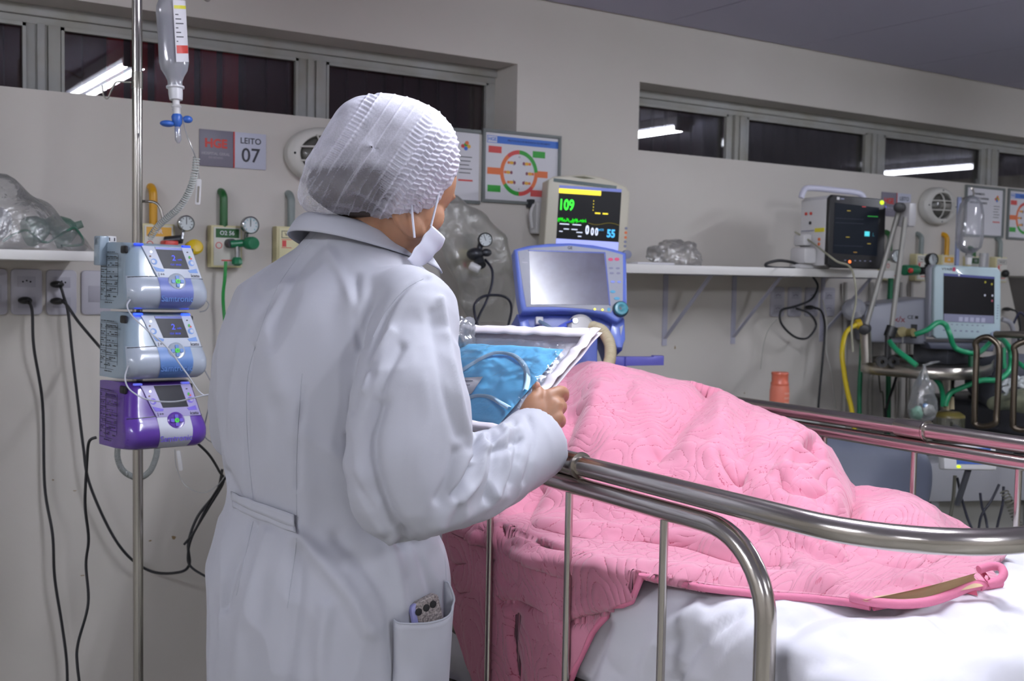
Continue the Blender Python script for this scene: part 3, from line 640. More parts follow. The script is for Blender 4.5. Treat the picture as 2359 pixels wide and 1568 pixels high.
    for dx, dy in ((0, .0095), (0, -.0095), (.0105, 0), (-.0105, 0)): b.prism(rrect(.0085, .0085, .002, 3, dx, dy), .004, .0062, m=LB)
    b.prism(ellipse(.011, .011, 20), .0045, .0066, m=mat('green_key', '#3fbf3a', rough=.4, emit='#2fae2c', es=.3)); b.prism(ellipse(.006, .006, 16), .0067, .0069, m=GRN)
    b.build('direction_keys', None, t).matrix_local = G
    # lugs at the top and printed side
    b = B(); b.box(-.088, -.080, .128, .146, -.035, -.005, bev=.004); b.box(.072, .079, .135, .147, -.03, -.006, bev=.003); b.build('latch', BLACK, t)
    S = Matrix.Translation((-.0912, .075, -.083)) @ Matrix.Rotation(R(-90), 4, 'Y')
    b = B(); rnd = random.Random(7)
    for yy, hh in ((.052, .0016), (.038, .0006), (.022, .0006), (.006, .0006), (-.008, .0006), (-.022, .0006), (-.036, .0006), (-.055, .0006)):
        b.box(-.048, .048, yy-.0004, yy+.0004, 0, .0005, m=side_ink)
    for yy in [.056, .046, .042, .031, .026, .016, .011, .001, -.002, -.013, -.017, -.028, -.032, -.042, -.046, -.060]:
        x = -.046
        while x < .04:
            L_ = rnd.uniform(.004, .018)
            if rnd.random() < .62: b.box(x, min(x+L_, .047), yy-.0011, yy+.0011, 0, .0005, m=side_ink)
            x += L_+.005
    b.box(-.0165, -.0157, -.055, .05, 0, .0005, m=side_ink); b.box(-.048, -.0474, -.055, .05, 0, .0005, m=side_ink); b.box(.0474, .048, -.055, .05, 0, .0005, m=side_ink)
    b.build('side_print', None, t).matrix_local = S
    # rear clamp reaching to the pole, side block
    b = B(); b.box(-.05, .02, .05, .10, -.165, -.13, bev=.004); b.build('pole_clamp', STEEL, t)
    b = B()
    for x in (-.060, .055): b.box(x-.010, x+.010, .1475, .1525, -.004, .006, bev=.002)
    b.build('status_light', mat('status_light_%d' % on, '#2a4aff', emit='#2b4cff' if on else '#a9a8ff', es=2.2 if on == 2 else .8 if on else .25), t)
PB = mat('pale_blue_grey_shell', '#8fa0ad', rough=.25, coat=.3); PF = mat('pale_door_shell', '#a3acb8', rough=.22, coat=.3); PC = mat('periwinkle_panel', '#6673b3', rough=.35); PPN = mat('pump_keypad', '#bcc3cf', rough=.4)
PV = mat('purple_shell', '#54308c', rough=.22, coat=.3); PVD = mat('purple_door', '#5d3b9a', rough=.22, coat=.3); SI = mat('side_print_ink', '#2c3136', rough=.6); SIV = mat('side_print_ink_dark', '#2a1548', rough=.6)
PAZ = 171
def pump_at(cx, y0, z): return frame_at(P(cx, y0, z), PAZ, 0, -1.0)
t1 = thing('infusion_pump', 'uppermost of the three stacked pumps, pale grey with violet-blue door', 'infusion pump', pump_at(374, 715, 2.56), 'infusion pumps on the pole')
pump_mesh(t1, PB, PF, PC, PPN, '#5f86c4', SI, 1, '2')
b = B(); b.box(-.108, -.075, .145, .168, -.13, -.11, bev=.002); b.box(-.108, -.085, .10, .168, -.135, -.10, bev=.003); b.build('socket_bracket', PB, t1)
b = B(); b.box(-.088, -.066, .146, .169, -.112, -.105, bev=.002, m=WHITEP)
for dx in (-.006, .006): b.box(-.077+dx-.0012, -.077+dx+.0012, .157, .165, -.105, -.1045, m=DARKGAP)
b.box(-.0785, -.0755, .149, .155, -.105, -.1045, m=DARKGAP); b.build('outlet', None, t1)
t2 = thing('infusion_pump', 'middle pump of the stack with blue status lights glowing', 'infusion pump', pump_at(373, 873, 2.56), 'infusion pumps on the pole')
pump_mesh(t2, PB, PF, mat('blue_panel', '#5a7fb8', rough=.35), PPN, '#5f86c4', SI, 2, '2')
t3 = thing('infusion_pump', 'bottom pump of the stack, purple with pale centre panel', 'infusion pump', pump_at(372, 1032, 2.56), 'infusion pumps on the pole')
pump_mesh(t3, PV, PVD, mat('pale_centre', '#b9bcc8', rough=.35), mat('violet_keypad', '#a79fca', rough=.4), '#6a55c8', SIV, 0, '')
# thin lines across the pumps
def line(pts, label, r=.0017, m=None): return tag(B().tube(pts, r, sm=8, seg=8).build('infusion_line', m or TUBE), label, 'tube', 'thin infusion lines')
LM = mat('milky_line', '#b9bcc4', rough=.3)
line([P(300, 690, 2.47), P(293, 705, 2.46), P(305, 728, 2.45), P(345, 765, 2.44), P(385, 800, 2.43), P(430, 860, 2.42), P(462, 905, 2.42), P(486, 908, 2.42), P(520, 890, 2.3)], 'thin milky line crossing the middle pump diagonally', m=LM)
line([P(296, 842, 2.47), P(288, 870, 2.46), P(300, 898, 2.45), P(340, 920, 2.44), P(400, 925, 2.43), P(450, 915, 2.42), P(486, 907, 2.42)], 'thin milky line crossing the top of the purple pump', m=LM)
line([P(470, 688, 2.6), P(481, 700, 2.6), P(474, 714, 2.6), P(460, 718, 2.6)], 'small clear tube loop at the right of the top pump')
line([P(470, 850, 2.6), P(486, 880, 2.6), P(490, 905, 2.6), P(478, 950, 2.62), P(470, 1000, 2.65), P(490, 1020, 2.7)], 'clear tube curving down right of the lower pumps')
line([P(403, 1035, 3.0), P(406, 1075, 3.0), P(425, 1115, 3.0), P(465, 1135, 3.0), P(500, 1118, 3.0), P(522, 1090, 3.0)], 'clear tube hanging in a wide arc below the pumps', r=.0012)
b = B(); b.prism(rrect(.011, .055, .004), 0, .006, bev=.001); o = b.build('line_clamp', WHITEP); o.matrix_world = frame_at(P(414, 1060, 2.98), 200, 0, 8); tag(o, 'small white clamp on the clear tube below the purple pump', 'clamp')
# plastic bag with green masks on the left shelf
BAG = film('crinkly_clear_bag', '#dcdedf', body=.12, gloss=.10, rough=.22, edge=.45, bump=(16, .8, .02))
GM = film('green_mask_plastic', '#4f9a80', body=.45, gloss=.10, rough=.2, edge=.4)
rnd = random.Random(3)
def bag_blob(fn, nu, nv, seed, amp, sc_): 
    def g(i, j):
        p = Vector(fn(i, j)); return p + noise.noise_vector(p*sc_+Vector((seed, 0, 0)))*amp
    return g
c0 = PY(95, 577, 3.2); sh = 1.465
t = thing('mask_bag', 'clear plastic bag holding green oxygen masks on the left shelf', 'plastic bag', Matrix.Translation((c0.x, 3.2, sh)))
def bagf(i, j):
    a = 2*math.pi*i; v = j; r = math.sin(math.pi*min(1, v*1.02))**.55
    x = -.16+.33*(.5+.5*math.cos(a)*r*.95) ; h = .012+.155*v
    wx = .165*(1-v)**.45+.02; x = -.05+(-.10)*v + math.cos(a)*wx; y = math.sin(a)*(.10*(1-v)**.5+.012)
    return (x, y, .0+.20*v**1.1)
b = B(); b.grid(bag_blob(bagf, 40, 24, 3, .016, 14), 48, 26, cu=True); o = b.build('bag', BAG, t, sharp=180); o.visible_shadow = True
b = B(); b.lathe([(.045, 0), (.05, .01), (.042, .04), (.026, .06), (.012, .068), (.011, .085), (0, .085)], o=(.03, .02, .045), ax=(.9, -.2, .35), sy=.8); b.build('mask', GM, t)
b = B(); b.lathe([(.042, 0), (.046, .01), (.04, .035), (.024, .055), (.012, .06), (0, .06)], o=(-.04, -.02, .045), ax=(.8, -.5, .3), sy=.8); b.build('mask', GM, t)
b = B(); b.lathe([(.05, 0), (.056, .012), (.05, .04), (.03, .06), (0, .07)], o=(-.13, 0, .055), ax=(.5, -.7, .5), sy=.8); b.build('mask', SOFT, t)
b = B(); b.tube([(-.10, -.03, .02), (-.05, -.06, .05), (.0, -.05, .02), (.05, -.06, .05), (.08, -.04, .06), (.10, -.03, .02), (.04, -.06, .012)], .0035, sm=8); b.build('mask_tube', mat('dark_green_tube', '#2f5f4c', rough=.4), t)
# ---------------------------------------------------------------- blue ventilator by the bed head
def dev(px, py, z, az, tilt=0, roll=0): return frame_at(P(px, py, z), az, tilt, roll)
def poly(cx, cy, s, pts): return [((x-cx)*s, (cy-y)*s) for x, y in pts]
def sm2(pts, n=6): return [(p.x, p.y) for p in smooth_path([Vector((x, y, 0)) for x, y in pts], n, True)]
VBL = mat('ventilator_blue', '#5f74c4', rough=.3, coat=.2); VBD = mat('ventilator_dark_blue', '#3f51a0', rough=.35); BEZ = mat('grey_bezel', '#9fa2ac', rough=.4)
SCRN = mat('matte_lcd', '#3c3b4c', rough=.19, spec=.9, vary=(14, '#565468', .6))
VZ = 3.3; cx, cy, s = 1315, 640, VZ/F_PX
t = thing('ventilator', 'blue framed ventilator with glowing grey screen beside the bed head', 'ventilator', dev(cx, cy, VZ, 205.3, -18.0, -.6))
out = poly(cx, cy, s, [(1183, 577), (1215, 567), (1262, 560), (1315, 557), (1368, 560), (1415, 568), (1447, 577), (1446, 640), (1444, 700), (1442, 724), (1420, 746), (1408, 741), (1390, 729), (1350, 723), (1290, 722), (1240, 724), (1198, 726), (1192, 690), (1187, 630)])
b = B(); b.prism(out, -.045, .012, bev=.008, seg=3); b.build('screen_frame', VBL, t)
inn = poly(cx, cy, s, [(1191, 583), (1230, 573), (1315, 565), (1398, 573), (1438, 583), (1436, 640), (1433, 695), (1418, 700), (1404, 724), (1340, 716), (1270, 713), (1208, 715), (1200, 660)])
b = B(); b.prism(inn, .012, .014, bev=.001); b.build('bezel', BEZ, t)
b = B(); b.prism(poly(cx, cy, s, [(1217, 582), (1393, 582), (1400, 706), (1219, 709)]), .014, .0155); b.build('screen', SCRN, t)
b = B(); b.prism(poly(cx, cy, s, [(1214, 579), (1396, 579), (1393, 582), (1217, 582)]), .014, .0165); b.prism(poly(cx, cy, s, [(1396, 579), (1403, 708), (1400, 706), (1393, 582)]), .014, .0165); b.build('screen_rim', VBD, t)
b = B(); K = lambda x, y: ((x-cx)*s, (cy-y)*s)
PINK = mat('pink_key', '#c8466e', rough=.5); CY = mat('cyan_key', '#4d9fc4', rough=.5); GK = mat('grey_key', '#7c7f96', rough=.5); BK = mat('blue_key', '#7f8fd6', rough=.5)
for (x, y, w, h, m) in ((1408, 596, 12, 8, PINK), (1423, 595, 12, 8, PINK), (1408, 617, 11, 5, GK), (1424, 617, 10, 5, GK), (1409, 629, 11, 5, GK), (1425, 629, 10, 5, GK), (1411, 650, 11, 6, BK), (1426, 650, 10, 6, BK), (1410, 674, 13, 7, CY), (1419, 690, 14, 7, CY), (1399, 717, 8, 9, CY)):
    x, y = K(x, y); b.prism(ellipse(w*s, h*s, 12, x, y), .0141, .0155, m=m)
for x, y in ((1366, 717), (1384, 718)): x, y = K(x, y); b.prism(ellipse(.006, .006, 12, x, y), .0141, .0165, m=mat('yellow_led', '#e8e04a', emit='#e8e040', es=1.5))
x, y = K(1207, 606); b.text('GE', *K(1313, 571), .012, z=.0141, bold=.0002, m=INK); b.text('inspira', x, y-.004, .006, z=.0141, m=PAPER); b.text('--', x-.004, y+.008, .006, z=.0141, m=INK)
b.build('keys', None, t)
b = B(); x, y = K(1426, 716); b.lathe([(0, .024), (.004, .026), (.012, .031), (.019, .03), (.0205, .026), (.0215, .012)], o=(x, y, 0), seg=32); b.build('dial_knob', mat('teal_knob', '#4a8f9c', rough=.3), t)
b = B(); b.lathe([(.0215, .012), (.024, .016), (.0235, .022), (.021, .024), (.0205, .02)], o=(x, y, 0), seg=32); b.lathe([(0, .0275), (.006, .028), (.0065, .025)], o=(x-.005, y-.001, 0)); b.build('knob_ring', mat('dark_teal', '#1c3440', rough=.35), t)
# lower cabinet
b = B(); lw = poly(cx, cy, s, [(1192, 722), (1442, 722), (1444, 770), (1436, 802), (1418, 802), (1404, 760), (1380, 752), (1368, 1010), (1215, 1010), (1204, 800)]); b.prism(lw, -.20, -.030, bev=.006); b.build('cabinet', VBD, t)
b = B(); b.prism(poly(cx, cy, s, [(1412, 738), (1441, 730), (1441, 780), (1432, 800), (1420, 800), (1406, 762)]), -.028, -.016, bev=.003); b.prism(poly(cx, cy, s, [(1196, 745), (1215, 738), (1232, 790), (1215, 806), (1200, 800)]), -.028, -.016, bev=.003); b.build('corner_trim', VBL, t)
b = B(); b.prism(poly(cx, cy, s, [(1428, 752), (1437, 746), (1430, 772)]), -.016, -.013, m=BEZ); b.build('trim_plate', None, t)
b = B(); x, y = K(1240, 740); b.box(x-.010, x+.012, y-.012, y+.010, -.028, -.008, bev=.002); b.build('port_block', WHITEP, t)
b = B(); b.tube([(x, y-.004, -.01), (x+.02, y-.02, .004), (x+.05, y-.045, .006)], .0055, sm=6); b.build('grey_connector', mat('grey_blue_rubber', '#6a7f96', rough=.4), t)
b = B(); x2, y2 = K(1290, 745); b.tube([(x2-.05, y2-.05, 0), (x2-.01, y2-.02, .01), (x2+.03, y2+.0, .01), (x2+.08, y2+.004, 0)], .0035, sm=6); b.cyl((x2-.02, y2-.03, .006), (x2+.012, y2-.014, .010), .0075); b.build('blue_tube', mat('royal_blue_rubber', '#2c48c0', rough=.35), t)
b = B(); x3, y3 = K(1335, 757); b.lathe([(0, 0), (.036, 0), (.04, .006), (.04, .03), (.03, .04), (0, .042)], o=(x3, y3, -.03)); b.build('flow_sensor', mat('clear_beige', '#b7b5b4', rough=.3), t)
b = B(); b.lathe([(0, 0), (.012, 0), (.014, .02), (.008, .035), (0, .035)], o=(*K(1320, 745), -.02)); b.build('metal_port', SILV, t)
M = t.matrix_world.copy(); base = M @ Vector((0, -.48, -.12))
b = B(); b.cyl((base.x, base.y, .12), (base.x, base.y, base.z+.02), .03, m=STEEL); o = b.build('column', None); o.parent = t; o.matrix_parent_inverse = M.inverted()
for k in range(4):
    a = R(45+90*k+30); b = B(); b.tube([(base.x, base.y, .13), (base.x+.25*math.cos(a), base.y+.25*math.sin(a), .08)], .02); o = b.build('leg', STEEL); o.parent = t; o.matrix_parent_inverse = M.inverted()
    b = B(); b.cyl((base.x+.25*math.cos(a)-.012, base.y+.25*math.sin(a), .04), (base.x+.25*math.cos(a)+.012, base.y+.25*math.sin(a), .04), .04, bev=.006); o = b.build('caster', BLACK); o.parent = t; o.matrix_parent_inverse = M.inverted()
# beige corrugated breathing hose
path = [P(1365, 752, 3.14), P(1388, 762, 3.10), P(1404, 790, 3.06), P(1406, 822, 3.02), P(1398, 850, 2.98), P(1392, 880, 2.9), P(1380, 930, 2.85)]
sp = smooth_path(path, 26); rad = [.0150+.0018*math.sin(i*1.5) for i in range(len(sp))]
tag(B().tube(sp, rad, seg=16).build('breathing_hose', mat('beige_hose', '#b5aa8c', rough=.45)), 'beige ribbed breathing hose curving down from the blue ventilator', 'hose')
b = B(); b.prism(poly(1484, 832, 3.3/F_PX, [(1440, 822), (1505, 822), (1508, 819), (1531, 819), (1531, 841), (1440, 843)]), -.03, 0, bev=.002); b.box(-.09, -.05, -.02, .012, -.05, -.01, bev=.002)
o = b.build('equipment_rail', mat('violet_blue_metal', '#5a58a8', rough=.35)); o.matrix_world = dev(1484, 832, 3.3, 206); tag(o, 'violet-blue metal rail end beside the breathing hose', 'rail')
# beige monitor on the shelf behind
BEIGE = mat('beige_shell', '#c3beac', rough=.4)
MZ = 3.92; cx, cy, s = 1352, 490, MZ/F_PX
t = thing('patient_monitor', 'beige patient monitor showing green 109 on the wall shelf', 'patient monitor', dev(cx, cy, MZ, 207, 0, -2.2))
top = poly(cx, cy, s, [(1256, 595), (1258, 420), (1270, 412), (1300, 408), (1340, 403), (1380, 406), (1410, 414), (1440, 424), (1450, 436), (1452, 595)])
b = B(); b.prism(top, -.14, 0, bev=.006, seg=3); b.build('shell', BEIGE, t)
b = B(); b.prism(poly(cx, cy, s, [(1310, 410), (1340, 407), (1368, 411), (1340, 413)]), .0, .001); b.build('handle_gap_shade', mat('olive_gap_shade', '#6c6a55', rough=.8), t)  # thin olive plate on the shell: shade of the handle gap put into colour
b = B(); b.prism(poly(cx, cy, s, [(1270, 416), (1418, 424), (1418, 432), (1270, 424)]), .0, .002); b.build('alarm_bar', mat('dark_green_bar', '#1a3a36', rough=.25), t)
K = lambda x, y: ((x-cx)*s, (cy-y)*s)
def em(n, c, e): return mat(n, c, emit=c, es=e, rough=.3)
b = B(); bx = lambda x0, y0, x1, y1, m, z=.0022: b.box(*(sorted((K(x0, 0)[0], K(x1, 0)[0]))), *(sorted((K(0, y0)[1], K(0, y1)[1]))), z, z+.0005, m=m)
bx(1284, 431, 1430, 572, mat('lcd_black', '#06070a', rough=.3, spec=.15), .001); bx(1284, 431, 1430, 438, em('lcd_lilac', '#5560a0', .6)); bx(1284, 438, 1382, 449, em('lcd_yellow', '#e6cf1e', 1.0)); bx(1284, 553, 1430, 572, em('lcd_pale', '#8f97d8', .8))
b.text('109', *K(1303, 476), .052, z=.0024, bold=.0016, sx=.72, m=em('lcd_green', '#22e01e', 1.0)); b.text('55', *K(1411, 535), .038, z=.0024, bold=.0012, sx=.8, m=em('lcd_cyan', '#3aa8e6', 1.0))
LW = em('lcd_white', '#cfd6e8', .9)
b.text('0', *K(1355, 530), .042, z=.0024, bold=.0016, sx=.6, m=LW); b.text('0', *K(1367, 533), .036, z=.0024, bold=.0012, sx=.6, m=LW); b.text('0', *K(1377, 533), .036, z=.0024, bold=.0012, sx=.6, m=LW)
b.text('-- --', *K(1386, 488), .03, z=.0024, bold=.001, m=em('lcd_yellow', '', 1)); b.text('SpO2', *K(1386, 527), .010, z=.0024, m=em('lcd_cyan', '', 1))
for k, (x, y, w) in enumerate(((1290, 519, 22), (1320, 519, 20), (1300, 530, 12), (1318, 530, 14), (1290, 536, 8), (1330, 536, 14), (1334, 545, 8))): b.box(K(x, y)[0], K(x+w, y)[0], K(x, y)[1]-.0016, K(x, y)[1]+.0016, .0022, .0026, m=LW)
gp = []; rnd = random.Random(5)
for k in range(60): gp.append(Vector((K(1285+66*k/59, 0)[0], K(0, 512)[1]+(.012*rnd.random() if k % 3 else -.006*rnd.random()), .003)))
b.tube(gp, .0009, seg=5, m=em('lcd_green', '', 1)); b.tube([Vector((*K(1356+73*k/20, 513+3*math.sin(k/3)), .003)) for k in range(21)], .0006, seg=5, m=em('lcd_dim_yellow', '#8a7a1c', .5))
for k in range(4): b.box(*(K(1366, 0)[0]+d for d in (-.001, .001)), K(0, 462+7*k)[1]-.002, K(0, 462+7*k)[1]+.002, .0022, .0026, m=em('lcd_yellow', '', 1))
b.build('screen', None, t)
b = B()
for y, m in ((520, GK), (530, ORG), (541, ORG), (551, GK), (561, GK)): b.prism(ellipse(.010, .010, 16, *K(1446, y)), 0, .003, m=m)
b.build('side_keys', None, t)
b = B(); b.lathe([(0, 0), (.016, 0), (.016, .012), (0, .014)], o=(*K(1449, 580), 0), ax=(.3, 0, 1)); b.build('knob', GK, t)
# grey bag with suction gauge in front of the outlet behind the mask
GB = film('dusty_grey_bag', '#dad8ce', body=.36, gloss=.08, rough=.3, edge=.35, bump=(9, .9, .03))
c0 = PY(1110, 600, 3.28)
t = thing('hanging_bag', 'greyish plastic bag draped from the wall behind the face mask', 'plastic bag', Matrix.Translation(c0))
prof = [(1078, 740, 1175, .02), (1066, 700, 1185, .05), (1055, 650, 1184, .06), (1030, 600, 1180, .07), (1010, 550, 1165, .07), (1005, 500, 1125, .06), (1010, 470, 1080, .04), (1020, 452, 1050, .01)]
def gb(i, j):
    k = j*(len(prof)-1); l = np.interp(k, range(len(prof)), [p[0] for p in prof]); y = np.interp(k, range(len(prof)), [p[1] for p in prof]); r = np.interp(k, range(len(prof)), [p[2] for p in prof]); d = np.interp(k, range(len(prof)), [p[3] for p in prof])
    a = 2*math.pi*i; p = PY((l+r)/2+(r-l)/2*math.cos(a), y, 3.30)-c0
    p.y += -d*math.sin(a)*.9 ; return p + noise.noise_vector((p+c0)*17)*.010
b = B(); b.grid(gb, 44, 40, cu=True); b.build('bag', GB, t, sharp=180)
t = thing('suction_regulator', 'dark suction regulator with small round gauge in front of the grey bag', 'regulator', Matrix.Translation(PY(1110, 600, 3.2)))
o0 = PY(1110, 600, 3.2)
gp_ = PY(1118, 552, 3.18)-o0; gauge(0, t, *gp_, .024, back=BLACK, dirn=(-.35, -1, 0))
b = B(); b.ball(PY(1095, 585, 3.2)-o0, (.03, .03, .022)); b.ball(PY(1120, 582, 3.18)-o0, (.02, .018, .014)); b.cyl(PY(1100, 590, 3.2)-o0, PY(1108, 612, 3.17)-o0, .018); b.cyl(PY(1108, 560, 3.2)-o0, PY(1100, 590, 3.2)-o0, .010); b.cyl(PY(1102, 600, 3.2)-o0, PY(1090, 592, 3.36)-o0, .012); b.build('body', DARKM, t)
b = B(); b.cyl(PY(1082, 610, 3.17)-o0, PY(1105, 622, 3.15)-o0, .014, bev=.004); b.build('white_cap', WHITEP, t)
NAVY = mat('navy_cable', '#20222f', rough=.4)
tag(B().tube([PY(1118, 598, 3.18), PY(1133, 620, 3.14), PY(1134, 650, 3.12), PY(1122, 690, 3.1), PY(1105, 725, 3.08), PY(1092, 760, 3.05), PY(1085, 800, 3.0)], .0045, sm=8).build('suction_hose', NAVY), 'dark hose curving down from the suction regulator', 'hose')
tag(B().tube([PY(1105, 765, 3.05), PY(1094, 725, 3.08), PY(1094, 700, 3.1), PY(1115, 682, 3.1), PY(1150, 680, 3.1), PY(1172, 690, 3.1), PY(1178, 715, 3.1), PY(1168, 760, 3.1), PY(1160, 800, 3.1)], .0045, sm=8).build('looped_cable', NAVY), 'dark cable looping left of the blue ventilator', 'cable')
# crumpled bag and cloth on the long shelf
def crumple(name, c, r, seed, m, label, cat, amp=.35, fl=.0):
    b = B(); b.ball((0, 0, 0), r, sub=5)
    for v in b.bm.verts:
        k = 1+amp*noise.noise(v.co*22+Vector((seed, 0, 0)))+amp*.6*abs(noise.noise(v.co*48+Vector((0, seed, 0)))); v.co *= k
        if v.co.z < -r[2]*.55+fl: v.co.z = -r[2]*.55+fl
    o = b.build(name, m, sharp=180); o.location = Vector(c)+Vector((0, 0, r[2]*.55-fl)); return tag(o, label, cat)
c = PY(1556, 600, 3.2); crumple('crumpled_bag', (c.x, c.y, 1.469), (.105, .07, .06), 4, film('speckled_clear_bag', '#d8d2ce', body=.22, gloss=.12, rough=.3, edge=.3), 'crumpled clear bag on the long shelf right of the beige monitor', 'plastic bag')
b = B(); b.box(-.09, .09, -.03, .03, 0, .008, bev=.003); o = b.build('paper_packet', PAPER); c = PY(1500, 612, 3.12); o.location = (c.x, c.y, 1.4685); tag(o, 'flat white packet on the long shelf left of the crumpled bag', 'packet')
# ---------------------------------------------------------------- second bay on the right
MINT = mat('mint_shell', '#a9bdc2', rough=.35, coat=.2); VG = mat('grey_shell', '#9496a0', rough=.4); VGD = mat('dark_grey_shell', '#4a4c52', rough=.45)
GHOSE = mat('green_silicone_hose', '#1c8a5c', rough=.35); YHOSE = mat('yellow_hose', '#cdb51e', rough=.4)
# black framed monitor on the shelf
MZ = 4.42; cx, cy, s = 1972, 535, MZ/F_PX
t = thing('patient_monitor', 'tall black-framed patient monitor with carry handle on the shelf end', 'patient monitor', dev(cx, cy, MZ, 195, 0, -.5))
k = 1/math.cos(R(35)); K = lambda x, y: ((x-cx)*s*k, (cy-y)*s)
pk = lambda pts: [K(x, y) for x, y in pts]
b = B(); b.prism(pk([(1909, 613), (1909, 462), (1916, 453), (2028, 453), (2034, 462), (2034, 606), (2030, 613)]), -.19, -.012, bev=.01, seg=3); b.build('shell', WHITEP, t)
b = B(); b.prism(pk([(1909, 610), (1909, 460), (1916, 452), (2026, 456), (2034, 466), (2036, 606), (2030, 618), (1918, 618)]), -.012, .008, bev=.005, seg=3); b.build('black_bezel', BLACK, t)
b = B(); b.prism(pk([(1920, 470), (2018, 476), (2018, 588), (1920, 585)]), .008, .009, m=mat('dark_lcd', '#10131a', rough=.3, spec=.15, emit='#0c1118', es=.6))
b.box(*sorted((K(1988, 0)[0], K(1999, 0)[0])), *sorted((K(0, 532)[1], K(0, 543)[1])), .0092, .0096, m=em('cyan_block', '#45bcc4', .7)); b.text('L', *K(2008, 539), .02, z=.0092, m=em('cyan_dim', '#1f5f6a', .6))
for x, y, c in ((1952, 487, '#8a7a2a'), (1952, 547, '#8a7a2a'), (1998, 497, '#2f9a3a'), (2006, 497, '#2f9a3a'), (2013, 497, '#2f9a3a'), (2000, 560, '#8a7a2a'), (1985, 476, '#a03030'), (1970, 581, '#8a6a2a')): b.box(K(x-5, y)[0], K(x+3, y)[0], K(x, y)[1]-.0016, K(x, y)[1]+.0016, .0092, .0096, m=em('lcd_'+c[1:], c, .45))
for y in (567, 505, 515): b.box(K(1922, y)[0], K(1985, y)[0], K(0, y)[1]-.0004, K(0, y)[1]+.0004, .0092, .0094, m=em('lcd_dimline', '#2f3644', .5))
b.build('screen', None, t)
b = B(); b.prism(ellipse(.02, .018, 12, *K(2024, 464)), .008, .0095, m=em('lime_light', '#c4e01c', .8)); b.prism(ellipse(.012, .012, 12, *K(1958, 603)), .008, .0095, m=em('orange_light', '#ff7a3a', 1.2)); b.box(K(1924, 0)[0], K(1930, 0)[0], K(0, 463)[1], K(0, 457)[1], .008, .0086, m=WHITEP); b.box(K(1932, 0)[0], K(1940, 0)[0], K(0, 462)[1], K(0, 459)[1], .008, .0086, m=GK)
for x in (1948, 1970, 1981, 1992, 2004): b.box(K(x, 0)[0]-.004, K(x, 0)[0]+.004, K(0, 600)[1]-.002, K(0, 600)[1]+.002, .008, .0086, m=GK)
b.build('keys', None, t)
b = B(); hx = [K(1880, 458), K(1886, 440), K(1900, 434), K(1960, 436), K(2010, 440), K(2022, 456)]
b.tube([(x+.0, y, -.10) for x, y in hx], .012, sm=6, seg=14); b.build('handle', mat('handle_white', '#c4c4d4', rough=.35), t)
b = B(); b.tube([(*K(2020, 458), -.02), (*K(2030, 462), -.004), (*K(2037, 474), -.01)], .006, sm=4); b.build('alarm_light', em('violet_glow', '#5a5aff', .9), t)
b = B(); xl = K(1909, 0)[0]-.001; zc = [-.155, -.125]
for zz, y, m in ((-.150, 492, RED), (-.115, 492, RED), (-.118, 514, BLACK), (-.05, 553, ORG), (-.05, 564, ORG)): b.cyl((xl, K(0, y)[1], zz), (xl-.004, K(0, y)[1], zz), .0065, seg=12, m=m)
b.box(xl-.001, xl+.001, K(0, 536)[1], K(0, 527)[1], -.085, -.02, m=mat('yellow_tag', '#d8cc2c', rough=.5)); b.box(xl-.002, xl, K(0, 532)[1]-.0015, K(0, 532)[1]+.0015, -.18, -.09, m=GK)
b.build('side_ports', None, t)
b = B(); b.box(xl-.06, xl, K(0, 610)[1], K(0, 572)[1], -.17, -.06, bev=.012); b.box(xl-.04, xl, K(0, 568)[1], K(0, 540)[1], -.18, -.10, bev=.010); b.build('side_module', WHITEP, t)
mm = t.matrix_world
tag(B().tube([mm @ Vector((xl-.05, .0, -.15)), mm @ Vector((xl-.02, -.04, -.08)), P(1905, 585, 4.25), P(1930, 603, 4.22), P(1955, 612, 4.2), P(1968, 640, 4.15), P(1972, 690, 4.15), P(1962, 750, 4.15), P(1965, 810, 4.15)], .004, sm=8).build('sensor_cable', mat('pale_khaki_cable', '#8d8b78', rough=.5)), 'pale khaki cable hanging from the side of the black-framed monitor', 'cable')
tag(B().tube([PY(1842, 612, 3.1), PY(1825, 604, 3.1), PY(1795, 600, 3.1), PY(1768, 606, 3.1), PY(1766, 613, 3.1), PY(1790, 617, 3.1), PY(1845, 618, 3.1)], .006, sm=8).build('looped_cable', CABLE), 'thick black cable loop lying on the long shelf left of the tall monitor', 'cable')
b = B(); b.box(-.09, .09, -.03, .03, 0, .018, bev=.005); o = b.build('keypad_strip', WHITEP); c = PY(1865, 618, 3.1); o.location = (c.x, c.y, 1.4685); tag(o, 'low white box on the shelf in front of the tall monitor', 'box')
# mint ventilator
VZ2 = 4.75; cx, cy, s = 2222, 700, VZ2/F_PX; k = 1/math.cos(R(16)); K = lambda x, y: ((x-cx)*s*k, (cy-y)*s); pk = lambda pts: [K(x, y) for x, y in pts]
t = thing('ventilator', 'ventilator with mint-framed dark screen and long grey body', 'ventilator', dev(cx, cy, VZ2, 219, 0, -1.3)); VT = t
b = B(); b.prism(pk([(2157, 775), (2150, 620), (2156, 612), (2286, 614), (2293, 622), (2302, 765), (2296, 778), (2165, 783)]), -.02, .012, bev=.008, seg=3); b.build('screen_frame', MINT, t)
b = B(); b.prism(pk([(2152, 780), (2144, 622), (2150, 612), (2290, 614), (2303, 770), (2296, 786)]), -.075, -.02, bev=.01, seg=3); b.build('screen_back', VG, t)
b = B(); b.prism(pk([(2171, 631), (2280, 635), (2286, 742), (2177, 742)]), .012, .0135, m=mat('dark_lcd_b', '#0a090e', rough=.3, spec=.2))
